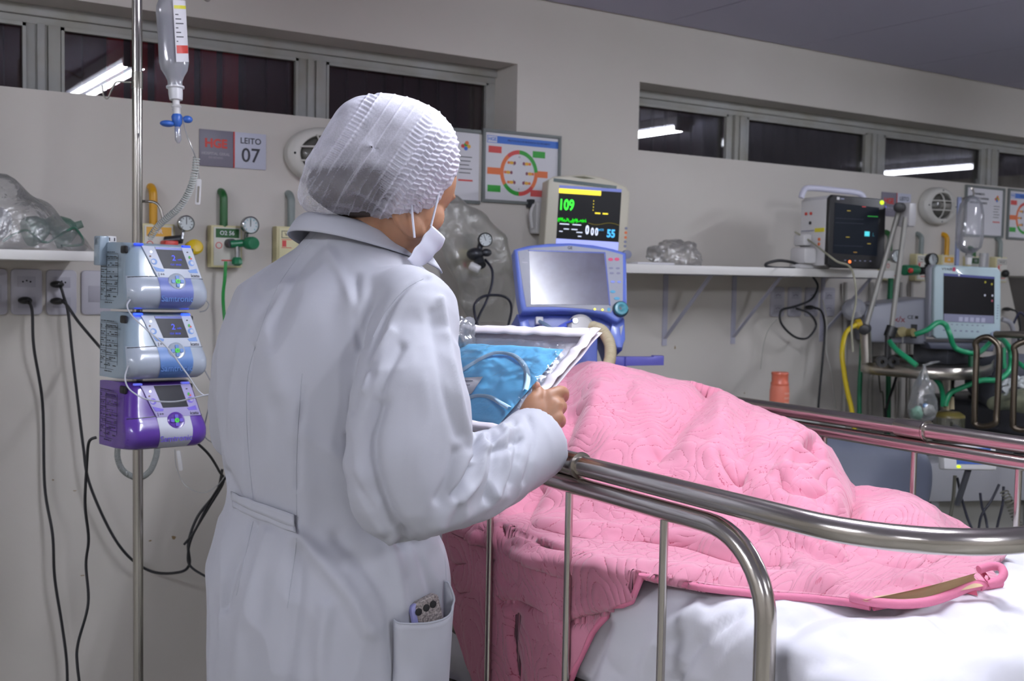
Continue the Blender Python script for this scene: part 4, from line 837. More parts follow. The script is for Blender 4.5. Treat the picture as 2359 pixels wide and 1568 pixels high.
b.prism(pk([(2171, 631), (2280, 635), (2280, 640), (2171, 637)]), .0136, .014, m=em('lcd_navy', '#2c3263', .5)); b.prism(pk([(2177, 724), (2284, 724), (2285, 742), (2178, 742)]), .0136, .014, m=em('lcd_grey', '#5a5c70', .5))
for q in range(5): b.prism(pk([(2210+12*q, 730), (2218+12*q, 730), (2218+12*q, 740), (2210+12*q, 740)]), .0141, .0144, m=em('lcd_grey2', '#7a7c90', .5))
for x, y, c in ((2261, 648, '#8a861c'), (2275, 652, '#8a861c'), (2262, 678, '#a0a4b0'), (2278, 678, '#a0a4b0'), (2278, 690, '#8a4050'), (2204, 634, '#c0c0c0')): b.box(K(x, 0)[0]-.003, K(x, 0)[0]+.003, K(0, y)[1]-.004, K(0, y)[1]+.004, .0141, .0145, m=em('lcd_'+c[1:], c, .4))
b.build('screen', None, t)
b = B(); b.text('VYAIRE', *K(2180, 622), .016, z=.012, bold=.0002, m=INK); b.prism(pk([(2190, 617), (2196, 617), (2196, 626), (2190, 626)]), .012, .0127, m=PINK)
for q in range(7): b.box(K(2196+11*q, 0)[0]-.004, K(2196+11*q, 0)[0]+.004, K(0, 748)[1]-.002, K(0, 748)[1]+.002, .012, .0126, m=GK); b.box(K(2180+12*q, 0)[0]-.005, K(2180+12*q, 0)[0]+.005, K(0, 762)[1]-.003, K(0, 762)[1]+.003, .012, .0126, m=GK)
for q in range(6): b.box(K(2292, 0)[0]-.004, K(2292, 0)[0]+.002, K(0, 700+6*q)[1]-.002, K(0, 700+6*q)[1]+.002, .012, .0126, m=GK)
b.build('keys', None, t)
b = B(); b.lathe([(0, .0), (.016, .0), (.016, .03), (.022, .034), (.022, .04), (0, .042)], o=(*K(2288, 768), .01), ax=(0, 0, 1)); b.build('dial_knob', mat('lilac_knob', '#9aa0b8', rough=.4), t)
b = B(); b.prism(pk([(2030, 800), (2015, 735), (2025, 712), (2150, 690), (2158, 800)]), -.42, -.08, bev=.012, seg=3); b.build('body', VG, t)
b = B(); b.prism(pk([(2150, 792), (2300, 786), (2296, 808), (2160, 808)]), -.30, -.03, bev=.01); b.build('lower_housing', mat('blue_grey_shell', '#5c6070', rough=.4), t)
b = B(); b.box(K(2120, 0)[0], K(2134, 0)[0], K(0, 786)[1], K(0, 753)[1], -.081, -.076, m=BLACK); b.box(K(2128, 0)[0], K(2135, 0)[0], K(0, 740)[1], K(0, 733)[1], -.081, -.078, m=BLACK)
b.text('1x/x', *K(2090, 743), .036, z=-.079, bold=.0006, m=mat('dark_red_marker', '#7c2f36')); b.text('CE', *K(2118, 737), .022, z=-.079, bold=.0003, m=BLACK); b.box(K(2022, 0)[0], K(2042, 0)[0], K(0, 714)[1], K(0, 712)[1], -.081, -.078, m=BLACK)
b.build('body_marks', None, t)
b = B(); b.cyl((*K(2083, 775), -.08), (*K(2090, 770), .02), .022, m=mat('ochre_valve', '#8a7f55', rough=.4)); b.cyl((*K(2098, 772), -.01), (*K(2112, 770), .03), .018, m=mat('ochre_valve', '')); b.cyl((*K(2094, 778), .0), (*K(2094, 796), .0), .006, m=SILV); b.build('valve_block', None, t)
b = B(); b.lathe([(0, 0), (.04, .0), (.05, .03), (.045, .07), (.02, .09), (0, .09)], o=(*K(1992, 728), -.12), ax=(0, .2, 1)); b.build('glass_trap', SOFT, t)
M = t.matrix_world; c0 = M @ Vector((.0, -.20, -.18))
def child_world(o, par): o.parent = par; o.matrix_parent_inverse = par.matrix_world.inverted(); return o
b = B(); b.box(-.09, .09, -.09, .09, 0, .10, bev=.006, xf=Matrix.Translation(M @ Vector((-.02, -.27, -.20)))); child_world(b.build('mount_block', VGD), t)
b = B(); b.cyl((c0.x, c0.y, .1), (c0.x, c0.y, c0.z), .03); child_world(b.build('column', STEEL), t)
for q in range(4):
    a = R(20+90*q); b = B(); b.tube([(c0.x, c0.y, .10), (c0.x+.28*math.cos(a), c0.y+.28*math.sin(a), .08)], .02); b.cyl((c0.x+.28*math.cos(a)-.012, c0.y+.28*math.sin(a), .04), (c0.x+.28*math.cos(a)+.012, c0.y+.28*math.sin(a), .04), .04); child_world(b.build('leg', VGD), t)
# ring band of the trolley
tc = P(2140, 815, 4.7); hwR = .34
b = B(); ringp = [P(1990, 838, 4.5), P(2060, 846, 4.35), P(2140, 856, 4.25), P(2215, 858, 4.25), P(2270, 854, 4.4), P(2285, 845, 4.6), P(2270, 838, 4.9), P(2100, 830, 5.0), P(2000, 828, 4.8)]
rp = smooth_path(ringp, 8, True); zc = sum(p.z for p in rp)/len(rp); n = len(rp); g = []
for p in rp: g.append([b.bm.verts.new((p.x, p.y, zc-.028)), b.bm.verts.new((p.x, p.y, zc+.018))])
for i in range(n): b.bm.faces.new((g[i][0], g[(i+1) % n][0], g[(i+1) % n][1], g[i][1]))
o = thick(b.build('trolley_tray', mat('bright_steel_band', '#c4beb2', rough=.3, metal=1)), .003)
b = B(); b.prism([(p.x, p.y) for p in rp], zc-.02, zc-.016); child_world(b.build('tray_plate', STEEL), o); tag(o, 'oval stainless tray band below the mint ventilator', 'tray')
# jointed support arm
ARM = mat('satin_grey_metal', '#8d8b86', rough=.5, metal=.4)
t = thing('support_arm', 'tall jointed metal arm standing left of the mint ventilator', 'support arm', P(2000, 835, 4.45)); o0 = P(2000, 835, 4.45)
L_ = lambda x, y, z: P(x, y, z)-o0
b = B(); b.cyl(L_(1997, 835, 4.45), L_(1993, 752, 4.45), .022); b.build('base_clamp', STEEL, t)
b = B(); b.cyl(L_(1996, 748, 4.42), L_(2072, 482, 4.42), .0105); b.build('lower_arm', ARM, t)
b = B(); b.cyl(L_(2086, 500, 4.40), L_(2054, 755, 4.40), .0105); b.build('upper_arm', ARM, t)
b = B(); b.cyl(L_(2070, 478, 4.36), L_(2080, 478, 4.46), .02, bev=.003); b.cyl(L_(1990, 760, 4.36), L_(1996, 756, 4.46), .02, bev=.003); b.build('joint', BLACK, t)
b = B(); b.box(-.02, .025, -.03, .03, -.05, .045, bev=.008, xf=Matrix.Translation(L_(2088, 493, 4.42))); b.build('joint_head', mat('pale_joint', '#a9a7a8', rough=.4), t)
b = B(); b.cyl(L_(2056, 752, 4.38), L_(2048, 775, 4.38), .022); b.cyl(L_(2046, 768, 4.38), L_(2044, 828, 4.38), .012); b.build('hose_holder', BLACK, t)
for x in (2031, 2057): b = B(); b.lathe([(.008, -.012), (.022, -.012), (.022, .012), (.008, .012)], o=L_(x, 833, 4.36), ax=(-.6, -.8, 0)); b.build('holder_ring', BLACK, t)
# hoses
def hose(pts, r, m, label, kind='hose'): return tag(B().tube(pts, r, sm=8).build('hose' if kind == 'hose' else 'cable', m), label, kind)
hose([P(2108, 770, 4.5), P(2135, 760, 4.48), P(2160, 743, 4.5), P(2178, 748, 4.5), P(2188, 770, 4.48), P(2200, 800, 4.5), P(2230, 812, 4.5), P(2255, 812, 4.55), P(2275, 795, 4.6), P(2290, 780, 4.65)], .0105, GHOSE, 'green hose arching in front of the mint ventilator screen')
hose([P(2048, 785, 4.38), P(2065, 805, 4.3), P(2090, 825, 4.25), P(2112, 842, 4.22)], .0105, GHOSE, 'green hose running down to the hanging clear bag')
hose([P(2290, 780, 4.65), P(2310, 782, 4.5), P(2328, 810, 4.4), P(2326, 850, 4.4), P(2300, 874, 4.35), P(2260, 876, 4.35), P(2215, 893, 4.35), P(2190, 905, 4.35), P(2180, 925, 4.35), P(2178, 935, 4.35)], .0105, GHOSE, 'green hose looping right over the second bed to the jar')
hose([P(2150, 868, 4.3), P(2165, 885, 4.32), P(2172, 910, 4.35), P(2172, 935, 4.36)], .010, GHOSE, 'short green hose dropping into the amber jar')
hose([P(2312, 800, 4.7), P(2313, 840, 4.7), P(2322, 875, 4.7)], .010, GHOSE, 'straight green hose at the right of the ventilator trolley')
hose([P(2240, 812, 4.8), P(2238, 870, 4.8)], .016, mat('dark_green_hose', '#14603f', rough=.4), 'thick dark green hose behind the steel tray')
hose([P(2325, 828, 4.45), P(2345, 835, 4.45), P(2365, 850, 4.4), P(2390, 870, 4.4)], .009, GHOSE, 'green hose leaving the frame at the right edge')
YV = PY
hose([P(1978, 745, 4.6), P(1950, 765, 4.55), P(1940, 810, 4.5), P(1945, 860, 4.5), P(1952, 900, 4.5), P(1963, 948, 4.5), P(1970, 1000, 4.5)], .010, YHOSE, 'yellow hose bowing down left of the ventilator arm')
b = B(); b.cyl(P(1972, 748, 4.6), P(1984, 745, 4.6), .022, bev=.003); tag(b.build('hose_nut', mat('mustard_nut', '#b89a18', rough=.4)), 'mustard yellow nut at the top of the yellow hose', 'nut')
hose([P(1987, 770, 4.75), P(1984, 830, 4.75), P(1980, 900, 4.75), P(1980, 980, 4.75)], .010, mat('deep_green_hose', '#0f6a44', rough=.4), 'deep green hose hanging beside the yellow hose')
hose([PY(2052, 640, 3.33), PY(2048, 760, 3.33), PY(2046, 960, 3.33), PY(2044, 1060, 3.33)], .012, mat('deep_green_hose', ''), 'deep green hose against the wall behind the ventilator tray')
hose([PY(2070, 850, 3.2), PY(2058, 890, 3.2), PY(2042, 940, 3.2), PY(2040, 980, 3.2), PY(2040, 1330, 3.2)], .006, CABLE, 'black cable slanting down below the ventilator tray', 'cable')
hose([PY(2024, 855, 3.3), PY(2028, 900, 3.3), PY(2036, 940, 3.3), PY(2040, 1280, 3.3)], .004, mat('grey_cable', '#5a594e', rough=.5), 'thin grey cable below the ventilator tray', 'cable')
GC = mat('grey_cable', '')
hose([PY(1895, 690, 3.3), PY(1905, 740, 3.3), PY(1903, 800, 3.3), PY(1915, 860, 3.3), PY(1925, 940, 3.3)], .003, mat('pale_wire', '#a3a29a', rough=.5), 'thin pale wire hanging right of the straight black cord', 'cable')
hose([PY(1790, 735, 3.36), PY(1770, 760, 3.36), PY(1758, 800, 3.36), PY(1752, 850, 3.36)], .002, mat('pale_wire', ''), 'thin pale wire left of the looped black cord', 'cable')
for q, x in enumerate((1948, 2008, 2075, 2100)):
    b = B(); b.cyl(PY(x, 650, 3.38), PY(x-4, 1010, 3.38), .010); tag(b.build('wall_conduit', mat('painted_conduit', '#a6a39c', rough=.5)), ['pale conduit on the wall behind the yellow hose', 'pale conduit on the wall left of the support arm', 'pale conduit on the wall below the vacuum outlet', 'pale conduit on the wall right of the hose holder'][q], 'conduit')
# regulators of the second bay
t = thing('flow_regulator', 'black gauge with dark regulator left of the mint ventilator', 'regulator', Matrix.Translation(PY(2150, 590, 3.22))); o0 = PY(2150, 590, 3.22)
gauge(0, t, *(PY(2148, 598, 3.2)-o0), .03, back=BLACK, dirn=(-.2, -1, 0))
b = B(); b.cyl(PY(2120, 624, 3.22)-o0, PY(2146, 622, 3.22)-o0, .018); b.cyl(PY(2140, 610, 3.22)-o0, PY(2142, 650, 3.2)-o0, .02); b.build('body', BLACK, t)
b = B(); b.cyl(PY(2082, 622, 3.2)-o0, PY(2112, 622, 3.2)-o0, .024, bev=.004); b.build('green_knob', DGREEN, t)
b = B(); b.ball(PY(2098, 623, 3.17)-o0, .012); b.build('red_button', mat('red_plastic', ''), t)
t = thing('small_gauge', 'pale round gauge behind the support arm', 'gauge', Matrix.Translation(PY(2065, 590, 3.25))); gauge(0, t, 0, 0, 0, .03, back=SILV, dirn=(-.2, -1, 0))
b = B(); b.cyl(PY(2318, 629, 3.3), PY(2318, 629, 3.41), .012); b.ball(PY(2316, 630, 3.3), .02); tag(b.build('valve_knob', BLACK), 'black valve knob at the vacuum outlet by the right edge', 'knob')
b = B(); b.cyl(PY(2264, 640, 3.3), PY(2267, 583, 3.3), .022); b.cyl(PY(2264, 640, 3.3), PY(2264, 640, 3.41), .012); tag(b.build('flow_tube', SOFT), 'clear flow tube standing between two outlets above the mint ventilator', 'flow tube')
# hanging clear bottle and its pole
t = thing('hanging_bottle', 'large clear drip bag hanging above the mint ventilator', 'drip bag', P(2232, 582, 4.6)); u = (P(2238, 450, 4.6)-P(2232, 582, 4.6)); L = u.length
b = B(); b.lathe([(0, -.02), (.016, -.018), (.018, -.002), (.035, .004), (.06, .022), (.068, .06), (.066, L*.65), (.055, L*.85), (.03, L*.97), (.01, L), (0, L)], ax=u, seg=36, sy=.7); b.build('bag', film('clear_drip_bag', '#d9dbe6', body=.14, gloss=.02, rough=.1, edge=.4), t)
b = B(); b.lathe([(0, -.05), (.012, -.05), (.014, -.02), (.02, -.015), (0, -.01)], ax=u); b.build('port', WHITEP, t)
t = thing('infusion_pole', 'slim pale pole behind the hanging clear bag on the right', 'infusion pole', (P(2200, 700, 5.05).x, P(2200, 700, 5.05).y, 0)); px_, py_ = t.location.x, t.location.y
zt = P(2207, 455, 5.05).z; b = B(); b.cyl((0, 0, .1), (0, 0, zt), .010); b.build('pole', mat('pale_blue_metal', '#8791b4', rough=.35), t)
b = B(); b.tube([(0, 0, zt-.01), (.06, -.03, zt+.01), (P(2238, 450, 4.6).x-px_, P(2238, 450, 4.6).y-py_, zt+.005)], .004, sm=4); b.build('hook', STEEL, t)
for q in range(4):
    a = R(45+90*q); b = B(); b.tube([(0, 0, .12), (.25*math.cos(a), .25*math.sin(a), .05)], .012); b.ball((.25*math.cos(a), .25*math.sin(a), .03), .03); b.build('leg', STEEL, t)
# clear bag tied at the tray
t = thing('hanging_bag', 'small clear bag with green and white waste tied to the steel tray', 'plastic bag', P(2118, 905, 4.2)); o0 = P(2118, 905, 4.2)
def bg(i, j):
    l = np.interp(j, [0, .08, .3, .6, .9, 1], [2112, 2096, 2091, 2104, 2122, 2124]); r = np.interp(j, [0, .08, .3, .6, .9, 1], [2140, 2152, 2161, 2150, 2132, 2130]); y = np.interp(j, [0, .08, .3, .6, .9, 1], [972, 966, 940, 890, 848, 838])
    a = 2*math.pi*i; p = P((l+r)/2+(r-l)/2*math.cos(a), y, 4.2+(-.0009*(r-l))*math.sin(a))-o0; return p+noise.noise_vector(p*26)*.010
b = B(); b.grid(bg, 30, 24, cu=True); b.build('bag', BAG, t, sharp=180)
for nm, x, y, r, m in (('green_waste', 2112, 950, (.03, .02, .025), mat('green_waste', '#7fb79c', rough=.6)), ('white_waste', 2142, 945, (.026, .02, .022), mat('white_waste', '#c9cac4', rough=.7)), ('blue_waste', 2132, 934, (.012, .01, .01), mat('blue_waste', '#2f7fc0', rough=.5))):
    b = B(); b.ball((0, 0, 0), r, sub=3)
    for v in b.bm.verts: v.co *= 1+.35*noise.noise(v.co*60)
    o = b.build(nm, m, t); o.location = P(x, y, 4.2)-o0
b = B(); b.tube([P(2128, 842, 4.2)-o0, P(2145, 836, 4.2)-o0, P(2165, 832, 4.2)-o0], [.004, .006, .002], sm=4); b.build('knot_tail', BAG, t)
# jar
t = thing('suction_jar', 'amber-tinted jar standing behind the far bed rail', 'jar', Matrix.Translation(P(2185, 1000, 4.4)))
b = B(); b.lathe([(0, -.04), (.055, -.04), (.06, -.03), (.06, .07), (.05, .08)]); b.build('jar_body', film('olive_glass', '#8a8a70', body=.45, gloss=.15, edge=.4), t)
b = B(); b.lathe([(0, .09), (.040, .09), (.058, .078), (.060, .07), (.0, .07)]); b.build('lid', mat('amber_lid', '#6b6030', rough=.35), t)
b = B(); b.cyl((-.02, 0, .10), (-.02, 0, .14), .010); b.cyl((.012, 0, .10), (.014, 0, .15), .012, r2=.007); b.build('port', mat('cream_port', '#b6a888', rough=.4), t)
jz = P(2185, 1000, 4.4).z-.04
# cart that carries jar and table equipment
t = thing('equipment_cart', 'low grey equipment cart with pale device shelf behind the far rail', 'cart', Matrix.Translation((P(2185, 1000, 4.4).x-.05, P(2185, 1000, 4.4).y, 0)))
b = B(); b.box(-.22, .25, -.16, .22, jz-.03, jz, bev=.004); b.build('top_shelf', VGD, t)
for x in (-.2, .23):
    for y in (-.14, .2): b = B(); b.cyl((x, y, 0), (x, y, jz-.03), .012); b.build('leg', STEEL, t)
# bedside table with the orange bottle
oc = P(1795, 925, 4.2)
t = thing('water_bottle', 'salmon orange water bottle standing behind the far bed rail', 'bottle', Matrix.Translation((oc.x, oc.y, oc.z-.045)))
OR_ = mat('salmon_plastic', '#d97a62', rough=.35); b = B(); b.lathe([(0, 0), (.034, 0), (.037, .006), (.037, .085), (.035, .10), (.0345, .108), (0, .108)], seg=32); b.build('body', OR_, t)
b = B(); b.lathe([(0, .108), (.033, .108), (.034, .112), (.034, .118), (.031, .122), (.031, .148), (.033, .152), (.031, .158), (0, .159)], seg=32); b.build('lid', mat('salmon_lid', '#cf6a50', rough=.35), t)
b = B()
for q in range(3): b.text('ooo', .0, .0, .016, z=0, bold=.0004, xf=Matrix.Translation((.0, -.0375, .045+.018*q)) @ Matrix.Rotation(R(90), 4, 'X'))
b.build('printed_pattern', mat('pale_print', '#e3a793', rough=.5), t)
tz = oc.z-.046
t = thing('bedside_table', 'white bedside table behind the far bed rail under the orange bottle', 'table', Matrix.Translation((oc.x, oc.y, 0)))
b = B(); b.box(-.14, .26, -.14, .22, tz-.025, tz, bev=.004); b.build('tabletop', mat('pale_laminate', '#a8aaa6', rough=.5), t)
b = B(); b.box(-.12, .24, -.12, .20, .0, tz-.026, bev=.004); b.build('cabinet_body', mat('pale_laminate', ''), t)
# grey recliner chair beyond the bed
GV = mat('slate_vinyl', '#4c515f', rough=.45, bump=(30, .15, .004)); 
def soft_box(w, d, h, p=3.2, sub=5, amp=.02, seed=0, pin=0):
    b = B(); b.ball((0, 0, 0), 1, sub=sub)
    for v in b.bm.verts:
        c = v.co; m = (abs(c.x)**p+abs(c.y)**p+abs(c.z)**p)**(1/p); c = c/m
        v.co = Vector((c.x*w/2*(1-pin*abs(c.z)**3), c.y*d/2, c.z*h/2)); v.co += noise.noise_vector(v.co*6+Vector((seed, 0, 0)))*amp
    return b
ac = P(2005, 1082, 3.05)
t = thing('recliner', 'slate grey vinyl recliner chair beyond the far bed rail', 'armchair', Matrix.Translation((ac.x, ac.y, 0)) @ Matrix.Rotation(R(-8), 4, 'Z'))
o = soft_box(.42, .16, .28, seed=2).build('backrest', GV, t, sharp=180); o.location = (0, .06, ac.z-.05)
o.rotation_euler = (R(-8), 0, R(-22))
o = soft_box(.52, .60, .18, seed=5).build('seat', GV, t, sharp=180); o.location = (.22, -.10, ac.z-.31); o.rotation_euler = (0, R(14), 0)
for sx in (-.24, .42):
    for sy in (-.3, .15): b = B(); b.cyl((sx, sy, 0), (sx, sy, ac.z-.36), .016); b.build('leg', STEEL, t)
# device and shelf unit seen low at the right
ec = P(2235, 1075, 3.6)
t = thing('wall_rail_unit', 'pale equipment unit with sockets low behind the bed at right', 'equipment unit', frame_at(P(2250, 1110, 3.95), 205))
b = B(); b.box(-.20, .34, -.07, .07, -.16, .0, bev=.006); b.build('body', mat('pale_grey_metal', '#8a8a8e', rough=.45), t)
b = B()
for q in range(9): b.box(-.12+q*.045, -.10+q*.045, .06, .078, -.02, .004, bev=.002)
b.build('connectors', BLACK, t)
b = B(); b.box(-.16, -.13, -1.0, -.07, -.14, -.02); b.box(.28, .31, -1.0, -.07, -.14, -.02); b.build('leg', mat('pale_grey_metal', ''), t)
b = B(); b.box(-.17, .30, -.80, -.10, -.16, -.14); b.build('back_panel', mat('pale_panel', '#96958f', rough=.6), t)
t = thing('small_device', 'small white device with blue screen and lime light below the far rail', 'medical device', dev(2225, 1060, 3.5, 212, -10))
b = B(); b.box(-.07, .10, -.03, .05, -.05, 0, bev=.008); b.build('shell', WHITEP, t)
b = B(); b.box(-.03, .08, -.012, .04, 0, .002); b.build('screen', mat('blue_screen_device', '#2a4a90', rough=.3, emit='#23407c', es=.3), t)
b = B(); b.prism(ellipse(.014, .01, 12, -.024, -.02), 0, .002); b.build('indicator', em('lime_light', '', 1), t)
b = B(); b.cyl((.02, -.03, -.03), (.02, -.14, -.12), .01); b.build('mount', VGD, t)
for q, (pts, lb) in enumerate((([P(2205, 1100, 3.6), P(2215, 1145, 3.6), P(2228, 1190, 3.6), P(2250, 1250, 3.6), P(2262, 1330, 3.7)], 'leftmost black cable below the small white device'), ([P(2258, 1135, 3.6), P(2262, 1165, 3.6), P(2272, 1200, 3.6), P(2278, 1260, 3.6), P(2282, 1420, 3.8)], 'black cable hanging from the round connector'),
    ([P(2302, 1115, 3.6), P(2285, 1150, 3.6), P(2262, 1185, 3.6), P(2255, 1215, 3.6), P(2250, 1265, 3.6), P(2246, 1420, 3.8)], 'black cable curving left from the pale unit'), ([P(2312, 1120, 3.6), P(2310, 1160, 3.6), P(2298, 1210, 3.6), P(2290, 1270, 3.6), P(2288, 1420, 3.8)], 'rightmost straight black cable below the pale unit'))): hose(pts, .0042, NAVY, lb, 'cable')
hose([P(2200, 1095, 3.7), P(2196, 1150, 3.7), P(2188, 1200, 3.7), P(2182, 1270, 3.7)], .006, GC, 'olive grey cable at the left of the black cables', 'cable')
tag(B().tube(helix([P(2312, 1130, 3.5), P(2325, 1155, 3.5), P(2335, 1180, 3.5), P(2345, 1205, 3.5), P(2352, 1230, 3.5)], .012, 14, .002), .0022, seg=6).build('coiled_cable', GC), 'coiled grey cable at the right below the pale unit', 'cable')
# second bed
BEDX, BEDY = P(2290, 900, 4.3).x, P(2290, 900, 4.3).y
t = thing('hospital_bed', 'second hospital bed with grey bedding at the right edge', 'bed', Matrix.Translation((4.75, 2.25, 0)))
GSH = mat('grey_blanket_cloth', '#565962', rough=.85, bump=(40, .3, .004)); 
o = soft_box(.86, 2.0, .16, p=6).build('mattress', mat('dark_mattress', '#2c2d33', rough=.5), t, sharp=180); o.location = (0, 0, .84)
b = B(); b.box(-.42, .42, -1.0, 1.0, .62, .70, bev=.01); b.build('bed_frame', VGD, t)
for sx in (-.38, .38):
    for sy in (-.85, .85): b = B(); b.cyl((sx, sy, .0), (sx, sy, .64), .025); b.build('leg', STEEL, t)
def loop(xa, ya, xb, yb, z): 
    pts = [P(xa, yb-25, z), P(xa+2, yb-6, z), P((xa+xb)/2-5, yb, z-.02), P(xb-3, yb-8, z-.05), P(xb, yb-30, z-.05), P(xb+4, (ya+yb)/2, z-.05), P(xb+6, ya+28, z-.05), P(xb-4, ya+6, z-.04), P((xa+xb)/2, ya-4, z-.02), P(xa+3, ya+8, z), P(xa+5, ya+30, z), P(xa+2, (ya+yb)/2, z)]
    b = B(); b.tube(pts, .011, sm=6, closed=True); o = b.build('side_rail_loop', STEEL); child_world(o, t)
STL = STEEL; STEEL = mat('brown_steel', '#5f574c', rough=.3, metal=1)
loop(2245, 780, 2296, 982, 4.0); loop(2334, 790, 2395, 990, 3.9); STEEL = STL
b = B(); b.tube([P(2295, 770, 4.3), P(2330, 770, 4.2), P(2420, 776, 4.1)], .014); child_world(b.build('rail_bar', STEEL), t)
b = B(); b.tube([P(2200, 985, 4.3), P(2230, 1000, 4.1), P(2290, 1012, 4.0), P(2420, 1030, 3.9)], .014, sm=4); child_world(b.build('lower_rail', VGD), t)
o = soft_box(.9, 1.5, .30, p=3, seed=8, amp=.04).build('grey_blanket', GSH, None, sharp=180); o.location = (4.72, 2.30, .99); tag(o, 'dark grey blanket heaped on the second bed', 'blanket')
o = soft_box(.17, .2, .09, p=2.2, seed=3, amp=.05).build('patterned_pillow', mat('patterned_cloth', '#7e8068', rough=.8, vary=(18, '#4a5548', .9))); o.location = P(2352, 925, 4.05); tag(o, 'small olive and white patterned cloth on the grey blanket', 'cloth')
b = B(); b.grid(lambda i, j: Vector(P(2312+60*i, 880-14*math.sin(i*3)+26*j, 3.95))+noise.noise_vector(Vector((i*4, j*4, 0)))*.02, 14, 8); tag(thick(b.build('white_towel', mat('white_cloth', '#bfc4c4', rough=.8), sharp=180), .004), 'white cloth lying over the patterned one at the right edge', 'cloth')
# wall mounted box cut by the right edge
t = thing('wall_bracket_box', 'dark wedge-shaped wall bracket at the right edge of the photo', 'bracket', frame_at(PY(2375, 680, 3.3), 180))
b = B(); b.prism([(-.05, .09), (.3, .09), (.3, -.20), (.08, -.20), (-.02, .02)], -.1, .08, bev=.004); b.build('body', mat('taupe_metal', '#5f5b58', rough=.5), t)
b = B(); b.box(-.055, .3, .09, .10, -.1, .09, bev=.002); b.build('top_plate', mat('pale_top', '#8f8c84', rough=.5), t)
hose([PY(2335, 745, 3.3), PY(2350, 720, 3.28), PY(2368, 745, 3.25), PY(2355, 790, 3.25), PY(2342, 770, 3.25)], .006, mat('dark_blue_cable', '#16183a', rough=.4), 'dark blue cable tangle by the right edge', 'cable')
hose([PY(2308, 735, 3.3), PY(2328, 745, 3.28), PY(2336, 780, 3.28), PY(2334, 830, 3.28)], .013, mat('white_hose', '#aaaab0', rough=.4), 'white bent hose right of the mint ventilator')
# ---------------------------------------------------------------- near bed
XN, XF, ZR = 1.06, 1.94, 1.12        # near rail, far rail, height of the bumper rail
bt = thing('hospital_bed', 'chrome hospital bed in the foreground with side rails and curved foot bumper', 'bed', Matrix.Translation((1.5, 1.8, 0)))
o0 = Vector((1.5, 1.8, 0)); V3 = lambda x, y, z: Vector((x, y, z))-o0
RC = mat('bed_chrome', '#bdb7b0', rough=.2, metal=1, bump=(90, .03, .001))
def arc(c, r, a0, a1, z, n=10): return [V3(c[0]+r*math.cos(R(a0+(a1-a0)*i/n)), c[1]+r*math.sin(R(a0+(a1-a0)*i/n)), z) for i in range(n+1)]
rb = .19; yf = .735
pts = [V3(XN, 2.55, ZR), V3(XN, 1.42, ZR), V3(XN, yf+rb+.02, ZR)] + arc((XN+rb, yf+rb), rb, 180, 270, ZR, 14) + [V3(1.5, yf, ZR)] + arc((XF-rb, yf+rb), rb, 270, 360, ZR, 14) + [V3(XF, yf+rb+.02, ZR), V3(XF, 1.42, ZR), V3(XF, 2.55, ZR)]
b = B(); b.tube(pts, .0160, seg=32); b.build('bumper_rail', RC, bt)
for x in (XN, XF):
    zl = ZR-.034; r = .11; y0, y1 = .99, 2.30
    pp = [V3(x, y0, .62), V3(x, y0, zl-r)] + [V3(x, y0+r-r*math.cos(R(a)), zl-r+r*math.sin(R(a))) for a in range(9, 91, 9)] + [V3(x, y1-r, zl)] + [V3(x, y1-r+r*math.sin(R(a)), zl-r+r*math.cos(R(a))) for a in range(9, 91, 9)] + [V3(x, y1, .62)]
    b = B(); b.tube(pp, .0145, seg=28); b.build('side_rail', RC, bt)
    b = B(); b.lathe([(.0160, -.035), (.0195, -.033), (.0195, .030), (.0185, .033), (.0160, .034)], o=V3(x, 1.43, ZR), ax=(0, 1, 0), seg=32)
    b.lathe([(.0160, .034), (.0215, .035), (.022, .037), (.0215, .039), (.0160, .040)], o=V3(x, 1.43-.075, ZR), ax=(0, 1, 0), seg=32); b.build('collar', RC, bt)
    b = B(); b.cyl(V3(x, 1.425, ZR-.021), V3(x, 1.425, ZR-.028), .005); b.build('collar_screw', RC, bt)
    for y in (1.19, 1.42, 1.655, 1.89, 2.12):
        b = B(); b.cyl(V3(x, y, .62), V3(x, y, zl-.010), .0064, seg=16); b.build('rail_post', RC, bt)
    b = B(); b.tube([V3(x, .99, .62), V3(x, 2.30, .62)], .0145, seg=20); b.build('lower_rail', RC, bt)
    for y in (1.05, 2.2): b = B(); b.box(*(sorted((x-1.5, x-1.5+(.05 if x < 1.5 else -.05)))), y-1.8-.02, y-1.8+.02, .60, .73, bev=.004); b.build('rail_hinge', STEEL, bt)
FR = mat('frame_steel', '#7d786f', rough=.25, metal=1)
for x, z in ((1.10, .735), (1.12, .675), (1.90, .735), (1.88, .675)): b = B(); b.tube([V3(x, .84, z), V3(x, 2.85, z)], .019, seg=20); b.build('frame_bar', FR, bt)
for y in (.84, 1.45, 1.9, 2.3, 2.85): b = B(); b.tube([V3(1.10, y, .72), V3(1.90, y, .72)], .016, seg=16); b.build('cross_bar', FR, bt)
b = B(); b.tube([V3(1.10, 1.60, .60), V3(1.10, 2.45, .60)], .022, seg=16); b.tube([V3(1.10, 1.95, .60), V3(1.10, 1.99, .60)], .03, seg=16); b.build('crank_bar', FR, bt)
b = B(); b.box(-.38, .38, -.94, 1.03, .756, .775, bev=.004); b.build('base_plate', mat('dark_steel', '#3c3a38', rough=.4, metal=.6), bt)
for x in (1.14, 1.86):
    for y in (.95, 2.75):
        b = B(); b.tube([V3(x, y, .70), V3(x, y, .12)], .022, seg=16); b.build('leg', FR, bt)
        b = B(); b.cyl(V3(x-.018, y, .06), V3(x+.018, y, .06), .06, bev=.01); b.build('caster', BLACK, bt)
